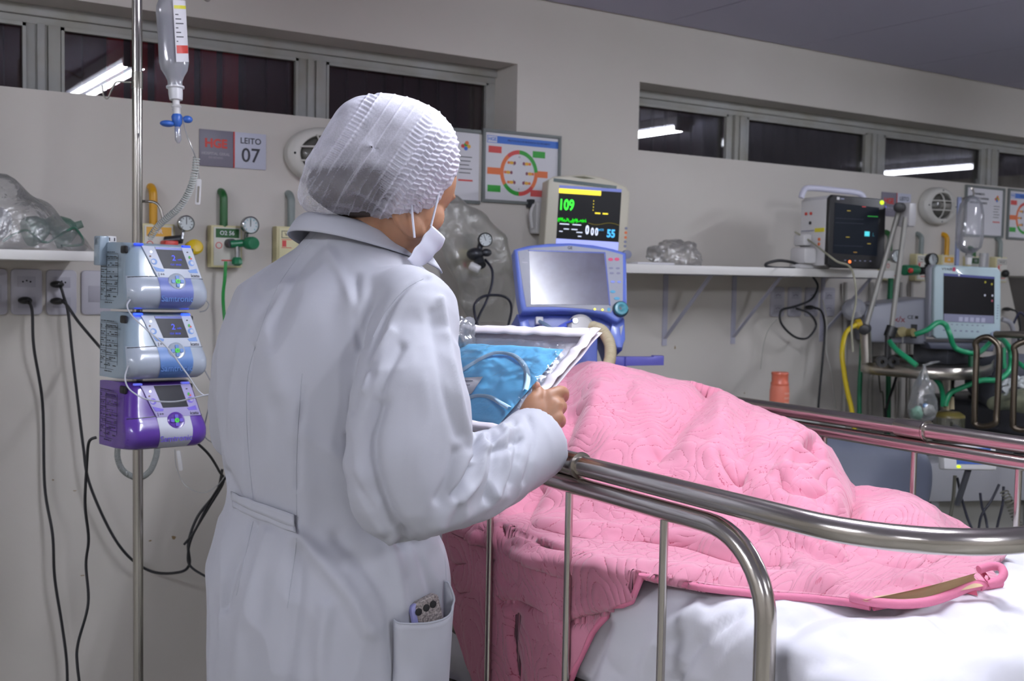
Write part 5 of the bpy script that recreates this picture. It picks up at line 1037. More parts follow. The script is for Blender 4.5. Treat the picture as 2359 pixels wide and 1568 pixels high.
for y in (.80, 2.90):
    if y > 1:
        b = B(); b.tube([V3(1.10, y, .40), V3(1.10, y, 1.05), V3(1.18, y, 1.13), V3(1.82, y, 1.13), V3(1.90, y, 1.05), V3(1.90, y, .40)], .016, sm=5); b.build('head_frame', RC, bt)
# mattress and white sheet
MT = .945
def wedge(y): return .0 if y < 1.95 else .26*min(1, (y-1.95)/.85)**1.1
mo = soft_box(.765, 2.00, .145, p=7, amp=.0).build('mattress', mat('mattress_vinyl', '#7a7f86', rough=.5), None, sharp=180)
me = mo.data
for v in me.vertices: v.co.z += wedge(v.co.y+1.83)
mo.location = (1.5, 1.83, MT-.096); tag(mo, 'mattress under the white sheet of the near bed', 'mattress')
def hfield(table, xs):
    ys = np.array([r[0] for r in table]); Z = np.array([r[1:] for r in table], float); xs = np.array(xs)
    def cr(p, t):  # catmull on stack of 4
        return .5*((2*p[1])+(-p[0]+p[2])*t+(2*p[0]-5*p[1]+4*p[2]-p[3])*t*t+(-p[0]+3*p[1]-3*p[2]+p[3])*t**3)
    def f(x, y):
        x = np.clip(x, xs[0], xs[-1]); y = np.clip(y, ys[0], ys[-1])
        i = np.clip(np.searchsorted(ys, y)-1, 0, len(ys)-2); j = np.clip(np.searchsorted(xs, x)-1, 0, len(xs)-2)
        ty = (y-ys[i])/(ys[i+1]-ys[i]); tx = (x-xs[j])/(xs[j+1]-xs[j])
        rows = [cr([Z[np.clip(i+a, 0, len(ys)-1), np.clip(j+c, 0, len(xs)-1)] for c in (-1, 0, 1, 2)], tx) for a in (-1, 0, 1, 2)]
        return cr(rows, ty)
    return f
def np_noise(P_, sc_, seed=0, oct_=3):
    """cheap smooth 3D value noise in numpy, -1..1"""
    out = np.zeros(len(P_)); amp = 1; rng = np.random.RandomState(seed); T_ = rng.rand(64, 64, 64)*2-1
    for o in range(oct_):
        q = P_*sc_*(2**o)+o*7.3; i = np.floor(q).astype(int); f = q-i; f = f*f*(3-2*f)
        def g(a, b_, c): return T_[(i[:, 0]+a) % 64, (i[:, 1]+b_) % 64, (i[:, 2]+c) % 64]
        x0 = g(0, 0, 0)*(1-f[:, 0])+g(1, 0, 0)*f[:, 0]; x1 = g(0, 1, 0)*(1-f[:, 0])+g(1, 1, 0)*f[:, 0]
        x2 = g(0, 0, 1)*(1-f[:, 0])+g(1, 0, 1)*f[:, 0]; x3 = g(0, 1, 1)*(1-f[:, 0])+g(1, 1, 1)*f[:, 0]
        y0 = x0*(1-f[:, 1])+x1*f[:, 1]; y1 = x2*(1-f[:, 1])+x3*f[:, 1]
        out += amp*(y0*(1-f[:, 2])+y1*f[:, 2]); amp *= .5
    return out
def grid_normals(G):
    du = np.gradient(G, axis=0); dv = np.gradient(G, axis=1); n = np.cross(du, dv); return n/np.maximum(np.linalg.norm(n, axis=2, keepdims=True), 1e-12)
def seg_dist(px, py, line):
    d = np.full(px.shape, 1e9)
    for (ax_, ay), (bx_, by) in zip(line, line[1:]):
        vx, vy = bx_-ax_, by-ay; t_ = np.clip(((px-ax_)*vx+(py-ay)*vy)/(vx*vx+vy*vy+1e-9), 0, 1)
        d = np.minimum(d, np.hypot(px-ax_-t_*vx, py-ay-t_*vy))
    return d
def smooth_line(l, n=6): return [(p.x, p.y) for p in smooth_path([Vector((a, b_, 0)) for a, b_ in l], n)]
def sculpt(co, nr, folds):
    """press folds into a surface along lines traced on the photograph: (points, half width px, height m)"""
    px, py, _ = project(co); face = ((_E-co)*nr).sum(-1) > -.05*np.linalg.norm(_E-co, axis=-1)
    disp = np.zeros(px.shape)
    for line, w, h in folds:
        l = smooth_line(line); d = seg_dist(px, py, l)
        xs_, ys_ = [p[0] for p in l], [p[1] for p in l]
        disp += h*np.exp(-(d/w)**2)
    return co + nr*(disp*face)[..., None]
def grid_object(name, G, material, uv=None, parent=None, flip=False):
    nu, nv = G.shape[:2]; me = bpy.data.meshes.new(name); me.vertices.add(nu*nv); me.vertices.foreach_set('co', G.reshape(-1))
    ii, jj = np.meshgrid(np.arange(nu-1), np.arange(nv-1), indexing='ij'); a = (ii*nv+jj).ravel()
    q = np.stack([a, a+nv, a+nv+1, a+1], 1) if not flip else np.stack([a, a+1, a+nv+1, a+nv], 1)
    me.loops.add(q.size); me.loops.foreach_set('vertex_index', q.ravel()); me.polygons.add(len(q)); me.polygons.foreach_set('loop_start', np.arange(0, q.size, 4)); me.polygons.foreach_set('loop_total', np.full(len(q), 4))
    me.update(calc_edges=True); me.validate(); me.shade_smooth()
    if uv is not None:
        L = me.uv_layers.new(name='cloth'); u = uv.reshape(-1, 2)[q.ravel()]; L.data.foreach_set('uv', u.ravel())
    me.materials.append(material); o = bpy.data.objects.new(name, me); COL.objects.link(o)
    if parent: o.parent = parent
    return o
# sheet
SHEET = mat('white_sheet', '#d9d8df', rough=.8, sheen=.2, bump=(26, .25, .004))
nu, nv = 300, 420
def side_prof(t, w, inset=.085, drop=.30):
    """t in 0..1: across from far side down, over the top, to near side down -> (offset, drop)"""
    L = w + 2*drop; s_ = t*L; r = inset
    off = np.where(s_ < drop, 0, np.where(s_ > drop+w, w, s_-drop)); dr = np.where(s_ < drop, drop-s_, np.where(s_ > drop+w, s_-drop-w, 0.0))
    e = np.minimum(off, w-off); k_ = np.clip(1-e/r, 0, 1); dr = dr + r*.55*(1-np.sqrt(np.maximum(0, 1-k_**2)))
    return off, dr
u = np.linspace(0, 1, nu)[:, None]*np.ones((1, nv)); v = np.ones((nu, 1))*np.linspace(0, 1, nv)[None, :]
ox, dx = side_prof(u, .815); oy, dy = side_prof(v, 2.07)
Xs = 1.915-ox; Ys = 2.86-oy; top = MT+.008
Zs = top - np.maximum(dx, dy)
Zs += np.vectorize(wedge)(Ys)*np.exp(-(np.maximum(dx, dy)/.3)**2)
def feet_h(X, Y): return .020*np.exp(-((X-1.52)/.22)**2-((Y-1.0)/.28)**2)
feet = feet_h(Xs, Ys); Zs += feet*np.exp(-(np.maximum(dx, dy)/.05)**2)
G = np.stack([Xs, Ys, Zs], -1)
nr = grid_normals(G); 
if nr[nu//2, nv//2, 2] < 0: nr = -nr
pts_ = G.reshape(-1, 3)
wr = np_noise(pts_*np.array([1.3, .55, 1.0]), 6, 3, 4).reshape(nu, nv); wr = (1-np.abs(wr)*1.8)
wr2 = np_noise(pts_*np.array([.8, 1.6, 1.3])+3, 9, 5, 3).reshape(nu, nv)
G = G + nr*(wr*.010+wr2*.005)[..., None]
bulge = np.clip(dx/.1, 0, 1)*np.clip((u-.5)*50, 0, 1); G[..., 0] -= bulge*(.004+.006*np.sin(Ys*21+np.sin(Ys*9)))*np.clip(1-dy*4, 0, 1)
G = sculpt(G, nr, [([(1395, 1440), (1375, 1500), (1350, 1568)], 14, -.012), ([(1480, 1568), (1520, 1470), (1610, 1400)], 18, .010), ([(1560, 1568), (1610, 1480), (1700, 1410)], 12, -.010), ([(1640, 1568), (1690, 1500), (1760, 1440)], 14, .006),
    ([(1830, 1440), (1900, 1410), (2060, 1405)], 14, -.008), ([(1820, 1500), (1950, 1450), (2150, 1440)], 22, .008), ([(2050, 1568), (2150, 1500), (2330, 1450)], 26, -.008), ([(2200, 1420), (2300, 1400), (2359, 1360)], 14, -.006), ([(1830, 1540), (1950, 1520), (2050, 1480)], 16, -.006),
    ([(1045, 1230), (1075, 1235), (1110, 1205)], 8, -.010), ([(1040, 1260), (1070, 1262), (1095, 1240)], 8, .008)])
so = grid_object('bed_sheet', G, SHEET); so.modifiers.new('thick', 'SOLIDIFY').thickness = .002
tag(so, 'white sheet covering the mattress of the near bed', 'bed sheet')
# pillow
o = soft_box(.62, .42, .17, p=2.6, seed=4, amp=.03).build('pillow', mat('pale_pillow', '#c9cdd2', rough=.8, bump=(20, .2, .004)), None, sharp=180); o.location = (1.36, 2.47, 1.165); o.rotation_euler = (R(20), 0, R(4)); tag(o, 'white pillow at the raised head of the near bed behind the packet', 'pillow')
# pink quilted blanket
def pink_mat():
    m = bpy.data.materials.new('pink_quilt'); m.use_nodes = True; nt = m.node_tree; b_ = nt.nodes['Principled BSDF']; N = nt.nodes.new; Lk = nt.links.new
    b_.inputs['Roughness'].default_value = .85; b_.inputs['Sheen Weight'].default_value = .3
    uvn = N('ShaderNodeUVMap'); uvn.uv_map = 'cloth'
    def math_(op, a, b2=None, c=None, cl=False):
        n = N('ShaderNodeMath'); n.operation = op; n.use_clamp = cl
        for k_, x in enumerate((a, b2, c)):
            if x is None: continue
            if isinstance(x, (int, float)): n.inputs[k_].default_value = x
            else: Lk(x, n.inputs[k_])
        return n.outputs[0]
    nz = N('ShaderNodeTexNoise'); nz.inputs['Scale'].default_value = 7; nz.inputs['Detail'].default_value = 2; Lk(uvn.outputs[0], nz.inputs['Vector'])
    va = N('ShaderNodeVectorMath'); va.operation = 'MULTIPLY_ADD'; Lk(nz.outputs['Color'], va.inputs[0]); va.inputs[1].default_value = (.09, .09, 0); Lk(uvn.outputs[0], va.inputs[2])
    vo = N('ShaderNodeTexVoronoi'); vo.inputs['Scale'].default_value = 9; Lk(va.outputs[0], vo.inputs['Vector'])
    ring = math_('ABSOLUTE', math_('SINE', math_('MULTIPLY', vo.outputs['Distance'], 24.0)))         # scalloped rings
    vo2 = N('ShaderNodeTexVoronoi'); vo2.feature = 'DISTANCE_TO_EDGE'; vo2.inputs['Scale'].default_value = 34; Lk(va.outputs[0], vo2.inputs['Vector'])
    puff2 = math_('MINIMUM', math_('MULTIPLY', vo2.outputs['Distance'], 5.0), 1.0)
    fine = N('ShaderNodeTexNoise'); fine.inputs['Scale'].default_value = 60; Lk(uvn.outputs[0], fine.inputs['Vector'])
    n2 = N('ShaderNodeTexNoise'); n2.inputs['Scale'].default_value = 5; Lk(uvn.outputs[0], n2.inputs['Vector'])
    sel = N('ShaderNodeMapRange'); sel.inputs[1].default_value = .48; sel.inputs[2].default_value = .56; Lk(n2.outputs[0], sel.inputs[0])
    mxh = N('ShaderNodeMix'); Lk(sel.outputs[0], mxh.inputs[0]); Lk(math_('POWER', ring, .5), mxh.inputs[2]); Lk(math_('POWER', puff2, .5), mxh.inputs[3])
    h = math_('ADD', mxh.outputs[0], math_('MULTIPLY', fine.outputs[0], .25))
    bp = N('ShaderNodeBump'); bp.inputs['Strength'].default_value = .6; bp.inputs['Distance'].default_value = .003; Lk(h, bp.inputs['Height']); Lk(bp.outputs[0], b_.inputs['Normal'])
    # stitch holes: short dashes along the quilting lines
    dots = N('ShaderNodeTexVoronoi'); dots.inputs['Scale'].default_value = 210; Lk(uvn.outputs[0], dots.inputs['Vector'])
    line = math_('LESS_THAN', mxh.outputs[0], .38); dot = math_('LESS_THAN', dots.outputs['Distance'], .42)
    st = math_('MULTIPLY', math_('MULTIPLY', line, dot), .8)
    mx = N('ShaderNodeMix'); mx.data_type = 'RGBA'; Lk(st, mx.inputs[0]); mx.inputs[6].default_value = srgb('#d0849a'); mx.inputs[7].default_value = srgb('#b04862')
    Lk(mx.outputs[2], b_.inputs['Base Color']); return m
PINKM = pink_mat()
xs = [1.08, 1.14, 1.22, 1.35, 1.50, 1.65, 1.80, 1.93]
tab = [  # Y, then blanket height over the sheet for each x
 (.80, .965, .970, .975, .985, .990, .985, .975, .965),
 (.90, .965, .972, .978, .990, 1.000, .990, .975, .965),
 (1.05, .965, .974, .980, .998, 1.010, 1.012, .985, .965),
 (1.20, .962, .972, .975, 1.005, 1.030, 1.038, 1.015, .97),
 (1.35, .958, .974, .962, 1.020, 1.065, 1.060, 1.030, .98),
 (1.50, .955, .972, .985, 1.060, 1.110, 1.105, 1.050, .98),
 (1.62, .955, .970, 1.00, 1.085, 1.140, 1.145, 1.100, .99),
 (1.75, .950, .972, 1.02, 1.120, 1.165, 1.170, 1.130, 1.00),
 (1.90, .955, .990, 1.06, 1.160, 1.205, 1.195, 1.140, 1.00),
 (2.05, .96, 1.00, 1.08, 1.190, 1.235, 1.210, 1.130, 1.00),
 (2.25, 1.05, 1.10, 1.15, 1.220, 1.230, 1.20, 1.15, 1.08),
 (2.45, 1.17, 1.20, 1.22, 1.245, 1.25, 1.24, 1.22, 1.18)]
hf_ = hfield(tab, xs)
NY, NS = 460, 400
# per row: near edge x, drop of the near side, far edge x
edge = [(.965, 1.250, 0, 1.475), (1.0, 1.238, 0, 1.51), (1.037, 1.215, 0, 1.60), (1.08, 1.175, 0, 1.70), (1.16, 1.125, .005, 1.76), (1.25, 1.095, .02, 1.84), (1.33, 1.085, .06, 1.89), (1.38, 1.082, .11, 1.90), (1.44, 1.078, .24, 1.91), (1.50, 1.078, .34, 1.91), (1.62, 1.078, .36, 1.91), (1.74, 1.078, .28, 1.91), (1.80, 1.078, .20, 1.91), (1.84, 1.085, .10, 1.91), (1.865, 1.10, .03, 1.91), (1.90, 1.17, 0, 1.91), (1.95, 1.26, 0, 1.91), (2.02, 1.34, 0, 1.91), (2.2, 1.38, 0, 1.91), (2.45, 1.40, 0, 1.90)]
YY = np.concatenate([np.linspace(.965, 2.02, NY-60), np.linspace(2.02, 2.45, 61)[1:]]); NY = len(YY)
ev = np.array([[np.interp(y, [e[0] for e in edge], [e[k_] for e in edge]) for k_ in (1, 2, 3)] for y in YY])
G = np.zeros((NY, NS, 3)); UV = np.zeros((NY, NS, 2))
for i, y in enumerate(YY):
    xn, dr, xf = ev[i]; M_ = 260; x = np.linspace(xf, xn, M_); z = hf_(x, np.full(M_, y))
    # far edge rests down
    z = z - (z-.955-wedge(y)*.9)*np.clip(1-(xf-x)/.07, 0, 1)**2*.9
    z = z - (z-.962-wedge(y)*.9)*np.clip(1-(x-xn)/.05, 0, 1)**2*(.8 if dr < .01 else .0)
    z = np.maximum(z, .9595+wedge(y)*.92)
    px_ = list(x); pz_ = list(z)
    if dr > .001:
        K_ = 160; d_ = np.linspace(0, 1, K_+1)[1:]*dr; rr_ = min(.03, dr*.6)
        zz = pz_[-1]-d_; out = .045*np.sin(np.clip(d_/max(dr, .12), 0, 1)*math.pi*.8)*min(1, dr/.2)
        roll = rr_*np.clip(d_/.03, 0, 1)*.35
        px_ += list(xn-roll+.0*out - .010*np.sin(y*30+d_*9)*np.clip(d_/.1, 0, 1)); pz_ += list(zz)
    A = np.array([px_, pz_]).T; L = np.concatenate([[0], np.cumsum(np.hypot(*np.diff(A, axis=0).T))]); s_ = np.linspace(0, L[-1], NS)
    G[i, :, 0] = np.interp(s_, L, A[:, 0]); G[i, :, 1] = y; G[i, :, 2] = np.interp(s_, L, A[:, 1]); UV[i, :, 0] = s_; UV[i, :, 1] = y*1.05
G[..., 1] += -.22*(G[..., 0]-1.30)*np.exp(-(G[..., 1]-.965)/.10)
# smooth rows and columns a little
for _ in range(6):
    G[1:-1] = .25*G[:-2]+.5*G[1:-1]+.25*G[2:]; G[:, 1:-1] = .25*G[:, :-2]+.5*G[:, 1:-1]+.25*G[:, 2:]
nr = grid_normals(G)
if nr[NY//2, NS//3, 2] < 0: nr = -nr
pp_ = G.reshape(-1, 3)
w1 = np_noise(pp_, 5.5, 11, 3).reshape(NY, NS); w2 = 1-2*np.abs(np_noise(pp_*np.array([1, .6, 1]), 9, 12, 3).reshape(NY, NS)); w3 = np_noise(pp_, 30, 13, 2).reshape(NY, NS)
soft = np.clip((G[..., 2]-.95)/.05, .25, 1)
G = G + nr*((w1*.014+w2*.005)*soft+w3*.0010)[..., None]
folds = [
 ([(1262, 1252), (1305, 1261), (1405, 1271), (1530, 1278), (1596, 1287), (1700, 1304), (1790, 1312)], 13, -.024),
 ([(1250, 1218), (1330, 1225), (1450, 1235), (1600, 1250), (1700, 1268)], 16, .012),
 ([(1180, 1290), (1300, 1300), (1450, 1318), (1600, 1330), (1750, 1345), (1900, 1350)], 20, .012),
 ([(1157, 1385), (1200, 1388), (1267, 1425), (1334, 1428), (1396, 1409)], 10, -.016), ([(1150, 1360), (1220, 1368), (1290, 1398), (1370, 1390)], 14, .010),
 ([(1829, 1062), (1845, 1030), (1870, 1022), (1890, 1050)], 10, .014), ([(1850, 1052), (1868, 1042), (1882, 1062)], 11, -.034), ([(1820, 1072), (1870, 1082), (1930, 1108)], 12, .016),
 ([(1655, 1055), (1672, 1085), (1692, 1103), (1716, 1098)], 9, -.016), ([(1700, 1070), (1745, 1055), (1790, 1050), (1806, 1080), (1812, 1110)], 12, .009),
 ([(1800, 1128), (1848, 1150), (1905, 1127)], 11, -.016), ([(1790, 1108), (1840, 1108), (1890, 1100)], 10, .010),
 ([(1334, 930), (1310, 980), (1290, 1030)], 20, -.016), ([(1380, 900), (1350, 970), (1330, 1040)], 24, .010),
 ([(1630, 895), (1590, 945), (1545, 1000), (1515, 1030)], 30, -.030), ([(1470, 905), (1500, 960), (1520, 1010)], 20, .010), ([(1700, 930), (1660, 980), (1640, 1040)], 26, .012),
 ([(1960, 1125), (1975, 1165), (1930, 1210), (1890, 1235)], 16, -.018), ([(1935, 1070), (1945, 1110), (1920, 1150)], 14, .010),
 ([(1980, 1145), (2080, 1160), (2170, 1215), (2240, 1265)], 22, .010), ([(1990, 1200), (2080, 1215), (2150, 1240)], 14, -.008),
 ([(1500, 1130), (1600, 1150), (1700, 1170), (1800, 1165)], 24, -.010), ([(1250, 1130), (1220, 1180), (1175, 1230)], 14, -.014), ([(1205, 1140), (1170, 1190), (1140, 1240)], 12, .010),
 ([(1060, 1300), (1100, 1290), (1140, 1290)], 7, -.010), ([(1065, 1330), (1110, 1325), (1150, 1345)], 7, .008), ([(1070, 1365), (1110, 1358), (1150, 1372)], 6, -.010), ([(1100, 1240), (1085, 1280), (1090, 1330)], 9, .010),
 ([(1190, 1420), (1185, 1490), (1200, 1568)], 14, -.014), ([(1250, 1450), (1240, 1510), (1250, 1568)], 16, .012), ([(1300, 1450), (1310, 1510), (1300, 1568)], 10, -.010), ([(1160, 1420), (1155, 1500), (1165, 1568)], 10, .010),
 ([(1750, 1235), (1850, 1260), (1950, 1290), (2050, 1305)], 26, -.016), ([(1850, 1320), (2000, 1330), (2150, 1325), (2270, 1300)], 16, .010), ([(1950, 1290), (2080, 1290), (2180, 1285)], 12, -.008)]
G = sculpt(G, nr, folds)
sil_t = [(1310, 850), (1350, 836), (1400, 840), (1480, 858), (1560, 880), (1600, 884), (1660, 900), (1720, 930), (1780, 955), (1840, 978), (1880, 1002), (1910, 1030), (1932, 1062), (1950, 1095), (1965, 1122), (2000, 1126), (2050, 1132), (2100, 1142), (2150, 1168), (2200, 1212), (2240, 1245), (2280, 1285), (2305, 1305)]
tx_, ty_ = [p[0] for p in sil_t], [p[1] for p in sil_t]
for _ in range(4):      # lift or lower the heap until its outline has the height seen in the photograph
    px, py, zz = project(G); bins = np.arange(1310, 2306, 15); cur = []
    for c_ in bins:
        m_ = np.abs(px-c_) < 8; cur.append(py[m_].min() if m_.any() else np.interp(c_, tx_, ty_))
    diff = np.array(cur)-np.interp(bins, tx_, ty_); diff = np.convolve(np.pad(diff, 1, 'edge'), [.25, .5, .25], 'valid')
    dz = np.interp(px, bins, diff)*zz/F_PX; far_ = np.clip((G[..., 0]-1.22)/.2, 0, 1)*np.clip((G[..., 0]-1.0), 0, 1)**0
    G[..., 2] += np.clip(dz, -.12, .08)*far_*np.clip((G[..., 2]-.955)/.03, .3, 1)
fl = .9680+np.vectorize(wedge)(G[:, :, 1])*.96+feet_h(G[..., 0], G[..., 1])
inside = (G[..., 0] > 1.085); G[..., 2] = np.where(inside, np.maximum(G[..., 2], fl), G[..., 2])
G[..., 0] = np.where((G[..., 2] < .93) & (G[..., 0] > 1.03), np.clip(G[..., 0], 1.0725, 1.086), G[..., 0])
bl = grid_object('pink_blanket', G, PINKM, UV); md = bl.modifiers.new('thick', 'SOLIDIFY'); md.thickness = .007; md.offset = 1 if True else 0
tag(bl, 'pink quilted blanket with paisley stitching over the near bed', 'blanket')
# stitched hem around the visible edge
HEM = mat('pink_hem', '#dd7f9d', rough=.8, bump=(160, .4, .002)); LIN = mat('beige_lining', '#c9b08c', rough=.85, bump=(60, .3, .003))
ep = [Vector(G[i, -1]) for i in range(0, NY-120, 6)]; b = B(); b.tube(ep, .0058, seg=10); b.build('near_hem', HEM, bl)
ep = [Vector(G[0, j])+Vector((0, -.002, .002)) for j in range(0, NS, 8)]; b = B(); b.tube(ep, .0085, seg=10, sq=.6, up=(0, 0, 1)); b.build('foot_hem', HEM, bl)
# turned-back corner showing the beige lining
def cp(x, y, Z): return PZ(x, y, Z+.011)
ua = smooth_path([cp(1995, 1378, .976), cp(2080, 1360, .986), cp(2140, 1346, .992), cp(2200, 1330, .998), cp(2262, 1312, 1.004)], 6)
la = smooth_path([cp(1995, 1382, .974), cp(2080, 1386, .970), cp(2140, 1378, .972), cp(2200, 1360, .980), cp(2266, 1346, .988)], 6)
b = B(); b.grid(lambda i, j: ua[int(round(i*(len(ua)-1)))].lerp(la[int(round(i*(len(la)-1)))], j)+Vector((0, .014*math.sin(j*math.pi), -.002)), len(ua), 8); b.build('lining', LIN, bl, sharp=180)
lh = [cp(1960, 1374, .972), cp(2010, 1386, .970), cp(2080, 1391, .969), cp(2140, 1385, .970), cp(2190, 1369, .974), cp(2236, 1350, .982), cp(2262, 1348, .984), cp(2270, 1356, .980)]
b = B(); b.tube(smooth_path(lh, 6), .0068, seg=12); b.build('lower_hem', HEM, bl)
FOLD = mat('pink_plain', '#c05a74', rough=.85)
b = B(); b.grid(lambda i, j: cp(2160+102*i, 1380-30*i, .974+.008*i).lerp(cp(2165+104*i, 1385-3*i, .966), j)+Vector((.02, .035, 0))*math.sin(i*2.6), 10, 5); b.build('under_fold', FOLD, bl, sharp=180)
ra = smooth_path([cp(2255, 1312, 1.006), cp(2282, 1304, 1.010), cp(2304, 1306, 1.010), cp(2312, 1322, 1.003), cp(2300, 1338, .994), cp(2280, 1345, .988)], 6)
b = B(); b.tube(ra, .0060, seg=12); b.build('corner_hem', HEM, bl)
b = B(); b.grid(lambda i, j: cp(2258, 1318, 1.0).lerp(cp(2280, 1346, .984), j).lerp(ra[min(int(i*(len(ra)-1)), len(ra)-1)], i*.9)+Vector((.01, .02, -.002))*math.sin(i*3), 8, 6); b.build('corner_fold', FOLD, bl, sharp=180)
# ---------------------------------------------------------------- the nurse in the white coat
PF_AZ = R(79); bf = Vector((math.sin(PF_AZ), math.cos(PF_AZ), 0)); bl_ = Vector((-bf.y, bf.x, 0))    # body forward, body left
PO = Vector((.74, 1.65, 0))
def bp_(l, f, z): return PO + bl_*l + bf*f + Vector((0, 0, z))
person = thing('person', 'person in white coat, white cap and face mask holding a blue packet by the bed', 'person', Matrix.Translation((PO.x, PO.y, 0)))
def voxel(b, name, material, vox, smooth, parent=None, sharp=180, factor=.5):
    bmesh.ops.recalc_face_normals(b.bm, faces=b.bm.faces[:])
    me = bpy.data.meshes.new('tmp'); b.bm.to_mesh(me); b.bm.free(); o = bpy.data.objects.new('tmp', me); COL.objects.link(o)
    r_ = o.modifiers.new('r', 'REMESH'); r_.mode = 'VOXEL'; r_.voxel_size = vox; r_.adaptivity = 0
    if smooth: s_ = o.modifiers.new('s', 'SMOOTH'); s_.iterations = smooth; s_.factor = factor
    bpy.context.view_layer.update(); m2 = bpy.data.meshes.new_from_object(o.evaluated_get(bpy.context.evaluated_depsgraph_get()))
    bpy.data.objects.remove(o); m2.name = name; m2.materials.clear(); m2.materials.append(material); m2.shade_smooth()
    o = bpy.data.objects.new(name, m2); COL.objects.link(o)
    if parent: child_world(o, parent)
    return o
def capsule(b, pts, rad, sm=6, seg=20, sq=1.0):
    """limb with round ends"""
    pts = [Vector(p) for p in pts]; n0 = len(pts); sp = smooth_path(pts, sm); n = len(sp)
    rr = [float(np.interp(i/(n-1)*(n0-1), range(n0), rad)) for i in range(n)]
    a, c = (sp[0]-sp[1]).normalized(), (sp[-1]-sp[-2]).normalized()
    P2, R2 = [], []
    for k in range(4, 0, -1): t_ = k/4*math.pi/2*.98; P2.append(sp[0]+a*rr[0]*math.sin(t_)); R2.append(rr[0]*math.cos(t_))
    P2 += sp; R2 += rr
    for k in range(1, 5): t_ = k/4*math.pi/2*.98; P2.append(sp[-1]+c*rr[-1]*math.sin(t_)); R2.append(rr[-1]*math.cos(t_))
    b.tube(P2, R2, seg=seg, sq=sq)
def torso(b, tab, scale=1.0, n=64, pw=2.35, z0=None, z1=None):
    zs = np.linspace(z0 if z0 is not None else tab[0][0], z1 if z1 is not None else tab[-1][0], 90); rings = []
    for z in zs:
        a, d, cf, cl = smooth_table(tab, z); ring = []
        for k in range(n):
            t_ = 2*math.pi*k/n; c, s_ = math.cos(t_), math.sin(t_); m = (abs(c)**pw+abs(s_)**pw)**(-1/pw)
            ring.append(b.bm.verts.new(bp_(cl+a*scale*c*m, cf+d*scale*s_*m, z)))
        rings.append(ring)
    for r0, r1 in zip(rings, rings[1:]):
        for k in range(n): b.bm.faces.new((r0[k], r0[(k+1) % n], r1[(k+1) % n], r1[k]))
    b.bm.faces.new(rings[0][::-1]); b.bm.faces.new(rings[-1])
#        Z     a     b     fwd   left
TT = [(.52, .236, .172, .000, .0), (.65, .226, .168, .000, .0), (.763, .220, .166, .000, .0), (.88, .224, .170, .0, .0), (.95, .221, .166, .0, .0), (1.00, .204, .154, .0, .0), (1.04, .180, .138, .0, .0), (1.075, .180, .136, .0, .0),
      (1.10, .186, .138, -.002, .0), (1.16, .196, .142, -.004, .0), (1.23, .205, .146, -.006, .0), (1.31, .205, .143, .0, .0), (1.356, .202, .132, .008, .0), (1.398, .190, .116, .022, .0), (1.425, .155, .098, .034, .0), (1.45, .112, .082, .044, .0), (1.475, .080, .070, .048, .0), (1.50, .062, .062, .052, .0)]
# skull, neck
HAZ, HP = R(80), R(33)
hfv = Vector((math.sin(HAZ)*math.cos(HP), math.cos(HAZ)*math.cos(HP), -math.sin(HP))); hrv = Vector((math.cos(HAZ), -math.sin(HAZ), 0)); huv = hrv.cross(hfv)
HC = P(932, 396, 1.775)
def hp(x, y, z): return HC + hrv*x + hfv*y + huv*z
HROT = Matrix((hrv, hfv, huv)).transposed()
SKIN = mat('brown_skin', '#a1765a', rough=.5, sss=.12, bump=(120, .08, .0008), vary=(30, '#8f6247', .5))
b = B()
b.ball(hp(0, 0, 0), (.075, .092, .084), rot=HROT, sub=4); b.ball(hp(0, .040, -.050), (.060, .056, .070), rot=HROT, sub=4); b.ball(hp(0, .066, -.105), (.030, .026, .022), rot=HROT); b.ball(hp(0, .086, -.045), (.011, .022, .030), rot=HROT)
for s_ in (-1, 1):
    b.ball(hp(s_*.046, .046, -.048), (.014, .034, .028), rot=HROT); b.ball(hp(s_*.076, -.005, -.038), (.008, .018, .030), rot=HROT); b.ball(hp(s_*.050, .02, -.085), (.012, .038, .020), rot=HROT); b.ball(hp(s_*.028, .078, .006), (.018, .007, .006), rot=HROT)
b.ball(hp(0, .096, -.082), (.020, .008, .007), rot=HROT)
capsule(b, [hp(.0, -.012, -.03), hp(0, -.012, -.03).lerp(bp_(0, .045, 1.42), .5), bp_(0, .045, 1.42), bp_(0, .02, 1.35)], [.050, .047, .048, .052])
torso(b, TT, .86, n=40, z0=.85, z1=1.40)
# legs and feet
for s_ in (-1, 1):
    capsule(b, [bp_(s_*.09, 0, .92), bp_(s_*.095, .01, .70), bp_(s_*.095, .02, .50), bp_(s_*.095, .0, .30), bp_(s_*.095, -.01, .09)], [.088, .075, .054, .055, .036])
    capsule(b, [bp_(s_*.095, -.03, .045), bp_(s_*.10, .06, .035), bp_(s_*.105, .13, .025)], [.036, .034, .024])
# right arm
SH, EL, WR = P(958, 712, 1.64), P(935, 1108, 1.555), P(1222, 1012, 1.775)
capsule(b, [bp_(-.14, .01, 1.37), SH, P(945, 900, 1.585), EL], [.05, .052, .045, .04]); capsule(b, [EL, P(1090, 1085, 1.655), WR], [.042, .036, .026])
